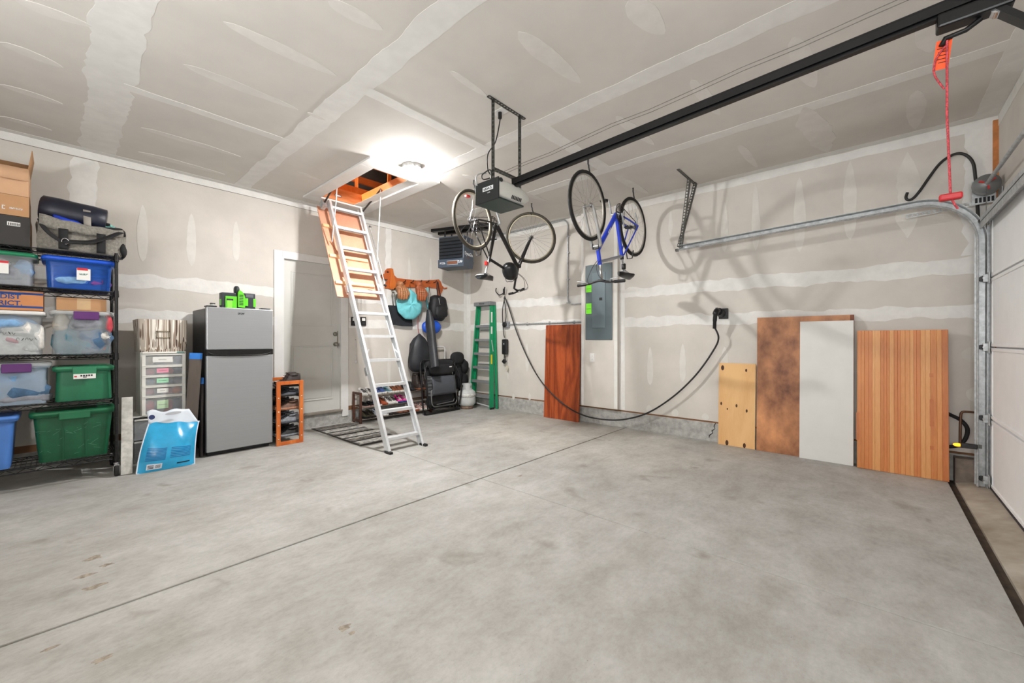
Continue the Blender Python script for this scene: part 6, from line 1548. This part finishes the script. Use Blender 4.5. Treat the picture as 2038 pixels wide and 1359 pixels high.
# ------------------------------------------------------------------ breaker panel on the chase
def breaker():
    X = PX0; a = px_(1166, 676, X); b = px_(1219, 526, X)
    y0, y1 = a.y, b.y; z0, z1 = 1.19, 2.255
    t = thing('breaker_panel', 'grey steel electrical breaker panel with two green stickers', 'breaker panel', (X, (y0 + y1) / 2, z0)); W = (y0 - y1) / 2; H = z1 - z0
    mg = M('panel_grey', 92, 104, 108, rough=.4, var=.04, metal=.2)
    MB().bb(-.014, -.0005, -W, W, 0, H).build('cover', mg, t, bevel=.004)
    MB().bb(-.022, -.014, -W + .10, W - .115, .17, H - .12).build('panel_door', M('panel_door_grey', 102, 116, 122, rough=.38, var=.04, metal=.2), t, bevel=.003)
    MB().bb(-.027, -.022, -.065, -.02, H * .52, H * .555).build('door_latch', m_black, t, bevel=.002)
    for zz in (.02, H - .02):
        for y in (-W + .02, W - .02): MB().lathe([(.007, 0), (.007, .003), (0, .004)], 8, frame((-.014, y, zz), (0, -1, 0), (0, 0, 1))).build('screw', m_chrome, t)
    for za, zb in ((H * .64, H * .735), (H * .35, H * .49)):
        s = MB().bb(-.0155, -.014, W - .10, W - .012, za, zb).build('green_sticker', M('lime_sticker', 120, 226, 40, rough=.6, emit=0.0), t)
        MB().bb(-.0162, -.0155, W - .09, W - .02, za + (zb - za) * .45, za + (zb - za) * .5).build('sticker_line', M('lime_dark', 60, 140, 30), s)
    o = px_(1179, 711.5, X); t2 = thing('outlet', 'white duplex wall outlet below the breaker panel', 'outlet', (X, o.y, o.z))
    MB().bb(-.006, -.0005, -.037, .037, -.06, .06).build('cover_plate', m_white, t2, bevel=.003)
    for s in (-1, 1):
        f = MB().bb(-.009, -.006, -.017, .017, s * .022 - .015, s * .022 + .015).build('receptacle', m_paper, t2, bevel=.003)
        MB().bb(-.0095, -.009, -.009, -.006, s * .022 - .005, s * .022 + .006).bb(-.0095, -.009, .006, .009, s * .022 - .005, s * .022 + .006).build('slot', m_ink, f)
breaker()
def conduit():
    t = thing('conduit', 'thin galvanised conduit from the breaker panel up the wall to the ceiling', 'pipe', (0, -2.255, 1.6)); o = Vector((0, -2.255, 1.6)); X = -.025
    yv = px_(1130, 500, X).y; zb = px_(1135, 606, X).z; zt = px_(1120, 438, X).z
    pts = [(X, -2.53, zb), (X, yv - .10, zb)] + [(X, yv - .10 + .10 * math.sin(a), zb + .10 - .10 * math.cos(a)) for a in [PI / 2 * k / 6 for k in range(1, 7)]] + [(X, yv, zt - .10)] + [(X, yv + .10 - .10 * math.cos(a), zt - .10 + .10 * math.sin(a)) for a in [PI / 2 * k / 6 for k in range(1, 7)]] + [(X, -1.0, zt), (X - .1, -.75, zt), (-.55, -.72, zt)]
    MB().tube([Vector(p) - o for p in pts], .011, 8).build('pipe', m_galv, t)
    for z in (1.75, 2.1, 2.5, 2.75): MB().box(Vector((-.014, yv, z)) - o, (.026, .05, .018)).build('strap', m_galv, t)
    j = px_(1007, 646, -.03); t2 = thing('outlet_conduit', 'horizontal conduit with a round twist-lock outlet feeding the car charger', 'pipe', (0, j.y, j.z))
    MB().tube([(-.025, -.05, 0), (-.025, -2.53 - j.y, .0)], .011, 8).build('pipe', m_galv, t2)
    for f in (.3, .6, .9): MB().box((-.014, (-2.53 - j.y) * f, 0), (.026, .018, .05)).build('strap', m_galv, t2)
    MB().box((-.03, -.02, 0), (.058, .11, .11)).build('outlet_box', M('box_grey', 150, 152, 154, rough=.4, metal=.3), t2, bevel=.01); MB().lathe([(0, 0), (.045, 0), (.045, .02), (.03, .026), (0, .026)], 18, frame((-.059, .0, 0), (0, -1, 0), (0, 0, 1))).build('round_plug', m_black, t2)
conduit()
def ev():
    hk = px_(1001, 580, -.03)
    t = thing('cord_hook', 'black double wall hook above the charging cable bundle', 'hook', (0, hk.y, hk.z))
    MB().bb(-.012, -.0005, -.02, .02, -.05, .05).build('plate', m_black, t)
    for s in (-1, 1): MB().tube(smoothpath([(-.01, s * .01, -.03), (-.07, s * .05, -.06), (-.11, s * .09, -.0), (-.09, s * .10, .06)], 5), .009, 8).build('prong', m_black, t)
    X = -.10
    t2 = thing('charging_cable', 'black electric car charging cable drooping from wall hook to holster', 'cable', (X, hk.y, hk.z)); o = Vector((X, hk.y, hk.z))
    W = lambda x, y, X_=X: px_(x, y, X_) - o
    mc = M('cable_black', 26, 26, 27, rough=.5)
    pts = [W(1004, 590), W(1012, 610), W(1030, 665, -.12), W(1055, 722, -.14), W(1082, 765, -.15), W(1120, 803, -.15), W(1160, 826, -.15), W(1205, 835, -.12), W(1245, 834, -.10), W(1290, 821, -.09), W(1340, 789, -.09), W(1385, 746, -.09), W(1420, 697, -.09), W(1430, 672, -.11), Vector((-.122, px_(1439, 624, -.03).y + .066, px_(1439, 624, -.03).z - .155)) - o]
    MB().tube(smoothpath(pts, 6), .010, 8).build('cable', mc, t2)
    MB().tube(smoothpath([W(1005, 590, -.09), W(1000, 620, -.09), W(1002, 660, -.08), W(1004, 672, -.07)], 5), .008, 8).build('cable_loop', mc, t2)
    MB().tube(smoothpath([W(1003, 592, -.09), W(1007, 625, -.08), W(1006, 640, -.07), W(1006, 646, -.075)], 5), .008, 8).build('supply_lead', mc, t2)
    MB().tube(smoothpath([W(1006, 708, -.07), W(1006, 718, -.07), W(1005, 722, -.06)], 5), .007, 8).build('plug_lead', mc, t2)
    bt = thing('charger_box', 'black in-line charging control box hanging on the cable bundle', 'charger', px_(1005, 690, -.05)); 
    MB().bb(-.03, .03, -.055, .055, -.13, .13).build('case', m_black, bt, bevel=.018, seg=3); MB().bb(-.032, -.03, -.03, .03, .02, .09).build('face_plate', M('face_dark', 46, 48, 52, rough=.3), bt)
    MB().lathe([(.013, 0), (.013, .001), (0, .0015)], 14, frame((-.032, 0, .05), (0, -1, 0), (0, 0, 1))).build('status_ring', m_galv, bt)
    MB().box((-.01, .01, -.25), (.05, .06, .06), Euler((.6, 0, 0)).to_matrix()).build('adapter_plug', m_black, bt, bevel=.01); MB().cyl((-.01, .0, -.125), (-.01, .01, -.23), .007, 8).build('adapter_lead', m_black, bt)
    MB().box((-.006, -.05, -.36), (.003, .04, .075)).build('hang_tag', M('tag_tan', 196, 190, 170), bt); MB().cyl((-.006, -.02, -.25), (-.006, -.05, -.325), .0015, 5).build('tag_string', m_white, bt)
    h = px_(1439, 624, -.03); t3 = thing('charger_holster', 'black wall holster holding the car charging handle', 'holster', (0, h.y, h.z))
    MB().bb(-.02, -.0005, -.05, .05, -.06, .06).build('back_plate', m_black, t3, bevel=.006); MB().cyl((-.02, .02, .0), (-.09, .03, .02), .045, 18).build('socket_cup', m_black, t3)
    t4 = thing('charging_gun', 'black pistol-grip car charging gun parked in the wall holster', 'charging gun', (-.115, h.y + .035, h.z + .02))
    MB().tube(smoothpath([(.03, 0, 0), (-.02, .003, .005), (-.045, .01, -.03), (-.035, .02, -.10), (-.01, .03, -.19)], 5), [.034] * 6 + [.032] * 5 + [.022] * 5 + [.019] * 5, 12).build('grip', M('handle_black', 16, 16, 18, rough=.35), t4); MB().box((-.03, .0, .036), (.04, .02, .012)).build('release_button', m_steel, t4)
ev()

# ------------------------------------------------------------------ boards leaning on the right wall
def lean(name, label, cat, xa, xb, yt, yb_, th, m, out=.12, top_gap=.012, group=None, cut=None):
    """board between pixel columns xa..xb (wall side); foot out from the wall"""
    ft0 = px_(xa, yb_[0], -out); ft1 = px_(xb, yb_[1], -out)
    tp0 = px_(xa, yt[0], -top_gap - th); tp1 = px_(xb, yt[1], -top_gap - th)
    y0, y1 = (ft0.y + tp0.y) / 2, (ft1.y + tp1.y) / 2; H = (tp0.z + tp1.z) / 2
    t = thing(name, label, cat, (-out, (y0 + y1) / 2, 0))
    W = abs(y0 - y1) / 2; a = math.atan2(out - top_gap - th, H); L = H / math.cos(a)
    R = Matrix.Rotation(a, 3, 'Y')
    return t, W, L, th, R
def slabm(t, W, L, th, R, m, nm='board', y0=None, y1=None, z0=0.0, z1=None, x0=0.0, bevel=.002):
    b = MB(R.to_4x4()); b.bb(x0 - th, x0, -W if y0 is None else y0, W if y1 is None else y1, z0, L if z1 is None else z1); return b.build(nm, m, t, bevel=bevel)
m_oak = wood_mat('dark_stained_oak', s2l(118, 46, 20), s2l(172, 82, 38), 'Z', 3.0, dist=9, rough=.35, ring=18)
t, W, L, th, R = lean('wood_panel', 'dark reddish stained oak panel leaning left of the breaker panel', 'board', 1086, 1155, (648, 645), (827, 836), .022, m_oak, out=.09)
slabm(t, W, L, th, R, m_oak); 
m_ply = wood_mat('pale_plywood', s2l(204, 150, 92), s2l(226, 182, 126), 'Z', 1.6, dist=3.0, rough=.7, fine=.3)
t, W, L, th, R = lean('plywood_sheet', 'small knotty pale plywood sheet at the crack in the stem wall', 'board', 1431, 1504, (723, 723), (877, 887), .016, m_ply, out=.075)
slabm(t, W, L, th, R, m_ply); kn = M('knot', 70, 40, 22, rough=.8, var=.3)
for u, v, r in ((-.8, .94, .02), (.5, .92, .012), (-.85, .5, .012), (.0, .49, .012), (-.5, .44, .008), (.55, .44, .012), (-.5, .02, .02), (.45, -.005, .018)):
    b = MB(R.to_4x4()); b.prism([(r * .8 * math.cos(a), r * 1.5 * math.sin(a)) for a in [2 * PI * k / 12 for k in range(12)]], .0012, frame((-th - .0002, -u * W, max(r * 1.5, v * L)), (0, -1, 0), (0, 0, 1))); b.build('knot', kn, t)
m_ply2 = mat('weathered_plywood', s2l(122, 66, 38), rough=.5, var=.35, scale=3.2, col2=s2l(214, 148, 98), detail=7, contrast=(.32, .68), stretch=(1, 1, .7))
t, W, L, th, R = lean('plywood_sheet', 'large water-stained brown plywood sheet behind the white shelf board', 'board', 1507, 1700, (632, 627), (891, 917), .02, m_ply2, out=.075)
slabm(t, W, L, th, R, m_ply2); slabm(t, W, L, .006, R, M('ply_edge', 120, 70, 50, rough=.7, var=.3), 'edge_strip', -W, -W + .03, 0, L, -th - .0005)
ply_W, ply_t = W, t
t, W, L, th, R = lean('shelf_board', 'white laminate shelf board leaning on the large brown plywood', 'board', 1592, 1699, (640, 638), (904, 916), .018, m_white, out=.112, top_gap=.034)
slabm(t, W, L, th, R, M('laminate_white', 214, 213, 209, rough=.5, var=.02))
t, W, L, th, R = lean('butcher_block', 'thick maple butcher-block worktop of glued strips leaning by the garage door track', 'worktop', 1706, 1887, (659, 656), (922, 946), .038, None, out=.125)
r2 = random.Random(12); y = -W; cols = [((190, 112, 52), (212, 140, 76)), ((202, 130, 68), (220, 154, 92)), ((180, 98, 44), (200, 122, 62)), ((208, 142, 80), (224, 166, 108)), ((196, 116, 58), (210, 134, 74))]
kk = 0
while y < W - .004:
    w_ = min(r2.choice((.018, .024, .03, .038)), W - y); c = r2.choice(cols); nm = 'butcher_%d' % cols.index(c)
    mm = wood_mat(nm, s2l(*c[0]), s2l(*c[1]), 'Z', 5.0, dist=2.0, rough=.45, fine=.6)
    slabm(t, W, L, th, R, mm, 'glued_strip', y + .0002, y + w_ - .0002, 0, L, 0, .0015); y += w_; kk += 1
for (u, v0, v1) in ((.66, .68, .705), (.66, .35, .53), (.66, .195, .22), (-.98, .2, .4)):
    b = MB(R.to_4x4()); b.bb(-th - .0006, -th, -u * W - .012, -u * W + .012, v0 * L, v1 * L); b.build('inlay_patch', wood_mat('butcher_2', s2l(170, 100, 50), s2l(192, 126, 74), 'Z'), t)

# ------------------------------------------------------------------ black bent rod hung on the wall
t = thing('bent_rod', 'long black bent metal hook rod standing against the wall behind the drum', 'hook', (0, px_(1945, 380).y, 1.6)); o = Vector((0, px_(1945, 380).y, 1.6)); X = -.03
pts = [(1806, 383), (1803, 393), (1808, 398), (1818, 394), (1832, 378), (1850, 352), (1870, 326), (1890, 311), (1908, 305), (1925, 310), (1937, 325), (1941, 350), (1944, 385), (1946, 420), (1950, 500), (1952, 600), (1954, 700)]
MB().tube(smoothpath([px_(x, y, X) - o for x, y in pts], 4), .011, 8).build('rod', M('rod_black', 34, 32, 30, rough=.5), t)

# ------------------------------------------------------------------ door track with hangers
def track():
    X = -.285
    yv = -6.325
    t = thing('door_track', 'galvanised steel garage door track curving from the floor to the ceiling hanger', 'door track', (X, yv, 0.03)); o = Vector((X, yv, 0.03))
    zc_, rad = 1.97, .36
    e = px_(1350, 494, -.33)
    path = [Vector((X + .005, yv + .0, .03))] + [Vector((X, yv, zc_))] + [Vector((X, yv + rad - rad * math.cos(a), zc_ + rad * math.sin(a))) for a in [PI / 2 * k / 12 for k in range(1, 13)]] + [Vector((-.33, e.y, e.z))]
    prof = [(-.024, -.022), (.024, -.022), (.024, .022), (-.010, .022)]
    vs = []; m = MB(); rings = []
    for i, p in enumerate(path):
        tn = (path[min(i + 1, len(path) - 1)] - path[max(i - 1, 0)]).normalized(); sx = Vector((1, 0, 0)); n_ = sx.cross(tn).normalized()
        rings.append([p + sx * a + n_ * b - o for a, b in [(-.026, .026), (.02, .026), (.026, .020), (.026, -.020), (.02, -.026), (-.006, -.026), (-.012, -.018)]])
    m.loft(rings, closed=False, cap=False, smooth=False); m.build('track_channel', m_galv, t, solid=.0035)
    # wall angle behind the vertical leg with bolt holes
    MB().bb(X + .03 - o.x, X + .034 - o.x, yv - .06 - o.y, yv + .035 - o.y, .01, 2.05).bb(X + .03 - o.x, X + .085 - o.x, yv - .064 - o.y, yv - .06 - o.y, .01, 2.05).build('mounting_angle', m_galv, t)
    for k in range(16): MB().cyl(Vector((X + .029, yv - .02, .3 + k * .11)) - o, Vector((X + .0345, yv - .02, .3 + k * .11)) - o, .006, 8).build('bolt_hole', m_ink, t)
    ca = MB().tube([Vector((X - .02, yv - .03, .10)) - o, Vector((X - .01, yv - .02, 2.38)) - o], .002, 5); ca.build('lift_cable', m_steel, t)
    # hinges with rollers
    for z in (.10, .575, 1.13, 1.665, 2.12):
        h = MB().box(Vector((X - .055, -6.352, z)) - o, (.06, .006, .09)).box(Vector((X - .04, -6.34, z)) - o, (.012, .03, .06)).build('roller_hinge', m_galv, t, bevel=.002)
        MB().cyl(Vector((X - .06, yv - .0, z)) - o, Vector((X + .012, yv - .0, z)) - o, .006, 8).build('roller_stem', m_chrome, h); MB().cyl(Vector((X - .008, yv, z)) - o, Vector((X + .012, yv, z)) - o, .02, 14).build('roller', m_black, h)
    # ceiling hanger
    y_ = -4.13
    q = MB(); perf_angle(q, Vector((-.685, y_, CEIL - .004)) - o, Vector((-.144, y_, CEIL - .004)) - o); q.build('ceiling_angle', m_steel, t)
    q = MB(); perf_angle(q, Vector((-.33, e.y - .02, e.z + .0)) - o, Vector((-.36, y_, CEIL - .01)) - o, up=(1, 0, 0)); q.build('drop_angle', m_steel, t)
    q = MB(); perf_angle(q, Vector((-.33, e.y - .0, e.z + .02)) - o, Vector((-.20, y_ - .02, CEIL - .01)) - o, up=(1, 0, 0)); q.build('sway_brace', m_steel, t)
    MB().box(Vector((-.33, e.y + .015, e.z - .02)) - o, (.03, .03, .03)).build('end_bolt', m_steel, t)
    # torsion drum, plate and tube
    d = Vector((-.21, -6.36, 2.42))
    t2 = thing('torsion_drum', 'galvanised cable drum on the torsion tube above the garage door', 'cable drum', d)
    MB().lathe([(.0, -.03), (.03, -.03), (.03, -.02), (.075, -.018), (.07, -.01), (.062, 0), (.07, .01), (.08, .018), (.08, .022), (.04, .024), (.03, .035), (0, .035)], 26, frame((0, 0, 0), (0, 1, 0), (0, 0, 1))).build('drum', M('cast_aluminium', 150, 152, 152, rough=.5, metal=.6, var=.1), t2)
    for k in range(3):
        a = 2 * PI * k / 3 + .4; MB().beam((-.04, .02 * math.cos(a), .02 * math.sin(a)), (-.04, .05 * math.cos(a), .05 * math.sin(a)), .01, .014).build('red_bolt', M('red_paint', 170, 36, 34), t2)
    MB().cyl((.06, 0, 0), (GX0 + .1 - d.x, 0, 0), .0135, 12).build('torsion_tube', m_galv, t2)
    br = MB(); br.bb(.08, .084, -.06, .07, -.13, .06); br.bb(.02, .17, -.085, -.08, -.12, -.03); br.build('bearing_plate', m_galv, t2)
    sl = MB()
    for k in range(5): sl.bb(.078, .080, -.05 + k * .022, -.036 + k * .022, -.12, -.08)
    sl.build('plate_slot', m_ink, t2)
    fa = MB(); perf_angle(fa, (.09, -.06, -.11), (.09, .45, -.145), up=(1, 0, 0)); fa.build('flag_angle', m_galv, t2)
track()
# photo eye, hose and copper pipe by the track
p = px_(1940, 885, -.20)
t = thing('safety_sensor', 'black door safety sensor with a glowing amber light on the track', 'sensor', (-.29, -6.24, p.z))
MB().bb(-.02, .02, -.06, .03, -.018, .018).build('case', m_black, t, bevel=.005); MB().ell((0, .045, .0), (.014, .026, .014), 12, 8).build('amber_lens', mat('amber_glow', s2l(255, 150, 30), emit=3.0, rough=.3), t); MB().bb(-.004, .004, -.085, -.05, -.01, .02).build('bracket', m_steel, t)
t = thing('hose', 'short black rubber hose curling out behind the butcher block', 'hose', (-.035, -6.2, .3)); o = Vector((-.035, -6.2, .3))
MB().tube(smoothpath([px_(x, y, -.035) - o for x, y in ((1880, 820), (1893, 826), (1912, 836), (1925, 852), (1922, 872), (1908, 886), (1888, 889))], 5), .014, 8).build('hose_body', m_rubber, t)
t = thing('copper_pipe', 'bent copper-brown pipe coming out of the wall beside the hose', 'pipe', (-.05, -6.25, .3)); o = Vector((-.05, -6.25, .3))
MB().tube(smoothpath([px_(x, y, X_) - o for x, y, X_ in ((1911, 890, -.05), (1911, 860, -.05), (1912, 830, -.05), (1914, 821, -.05), (1922, 819, -.05), (1950, 822, -.03))], 4), .009, 8).build('pipe_run', M('copper_brown', 112, 82, 62, rough=.4, metal=.6), t)
# stem wall return behind the track
struct(MB().bb(-.12, -.001, YF + .02, -6.20, 0.0, .20).build('trim_3', M('dark_stem_concrete', 118, 106, 96, rough=.9, var=.25, scale=8)))
# ------------------------------------------------------------------ added fill lights behind the camera, then the ceiling lamp
def added_tube_light(x, y, rz, lab):  # added out of view to lift the general light
    t = thing('added_tube_light', lab, 'ceiling light', (x, y, CEIL), (0, 0, rz))
    MB().bb(-0.62, 0.62, -0.035, 0.035, -0.71, -0.66).build('housing', m_white, t, bevel=0.006)
    for s in (-.5, .5): MB().cyl((s, 0, -.66), (s, 0, 0), .004, 6).build('chain', m_chrome, t)
    for k, yy in enumerate((-0.055, 0.055)):
        MB().cyl((-0.58, yy, -0.725), (0.58, yy, -0.725), 0.019, 12).build('added_tube', mat('added_tube_glow', (1, .985, .965), emit=TUBE_W), t)
added_tube_light(-5.35, -4.9, 0.0, 'added long white twin-tube fill light hung over the garage door end')
added_tube_light(-6.3, -3.0, PI / 2, 'added long white twin-tube fill light hung beside the far side wall')
def added_wall_light(y, z, watts, lab):  # added fill lamp, brightens ceiling and right wall from out of view
    t = thing('added_wall_light', lab, 'added fill light', (XL, y, z))
    tilt = math.radians(50)
    R = Matrix.Rotation(-tilt, 3, 'Y')
    MB().bb(0.0005, .03, -.62, .62, -.09, .09).build('back_plate', m_white, t, bevel=.006)
    MB().box((.11, 0, 0), (.07, 1.24, .20), R).build('housing', m_white, t, bevel=.01)
    n = R @ Vector((1, 0, 0)); c = Vector((.11, 0, 0)) + n * .0375
    MB().box(c, (.006, 1.18, .17), R).build('diffuser', mat('added_wall_lamp_glow', (1, .985, .965), emit=3.0), t)
    ld = bpy.data.lights.new('added_wall_lamp', 'AREA'); ld.shape = 'RECTANGLE'; ld.size = 1.15; ld.size_y = .16; ld.energy = watts; ld.color = (.955, .98, 1)
    lo = bpy.data.objects.new('added_wall_lamp', ld); C.objects.link(lo); lo.parent = t; lo.location = c + n * .008
    lo.rotation_euler = frame((0, 0, 0), (0, 1, 0), n.cross(Vector((0, 1, 0))) * -1).to_euler() if False else Matrix((Vector((0, 1, 0)), (-n).cross(Vector((0, 1, 0))), -n)).transposed().to_euler()
added_wall_light(-3.7, 1.5, WALL_W[0], 'white added fill lamp with glowing diffuser on the far side wall, deeper in')
added_wall_light(-5.75, 1.5, WALL_W[1], 'white added fill lamp with glowing diffuser on the far side wall by the garage door')
def led_fixture():
    c = pz(820, 330, CEIL)
    t = thing('ceiling_light', 'round white ceiling lamp with three glowing bulbs beside the attic hatch', 'ceiling light', (c.x, c.y, CEIL))
    MB().lathe([(0.0, 0), (0.10, 0), (0.10, -0.006), (0.07, -0.010), (0, -.010)], 28).build('base', m_white, t)
    gm = mat('lamp_glow', (1, 0.99, 0.975), emit=BULB_W / (4 * PI) / (PI * .028 ** 2))
    for k in range(3):
        a = AZ + PI + math.radians((-70, 0, 70)[k])
        dx, dy = math.cos(a), math.sin(a)
        MB().lathe([(.016, -.006), (.03, -.010), (.037, -.034), (.039, -.034), (.034, -.006)], 20, Matrix.Translation((.062 * dx, .062 * dy, 0))).build('added_bulb_shade', m_white, t)  # added rim that keeps bulb light off the nearby ceiling
        MB().ell((.062 * dx, .062 * dy, -.034), (.028, .028, .022), 16, 10).build('bulb', gm, t)
led_fixture()
# tiny repeated marks that cannot be picked apart singly
for o in bpy.data.objects:
    if o.name.split('.')[0] in ('deck_wire', 'snap_button', 'scuff_mark', 'vent_slot', 'bar', 'screw_cap', 'sticker_print', 'laces', 'marker_writing', 'spokes', 'tub_rib', 'elastic_lacing', 'lacing', 'tag_print', 'plate_slot', 'vent', 'slot') and o.parent is not None:
        o['kind'] = 'stuff'
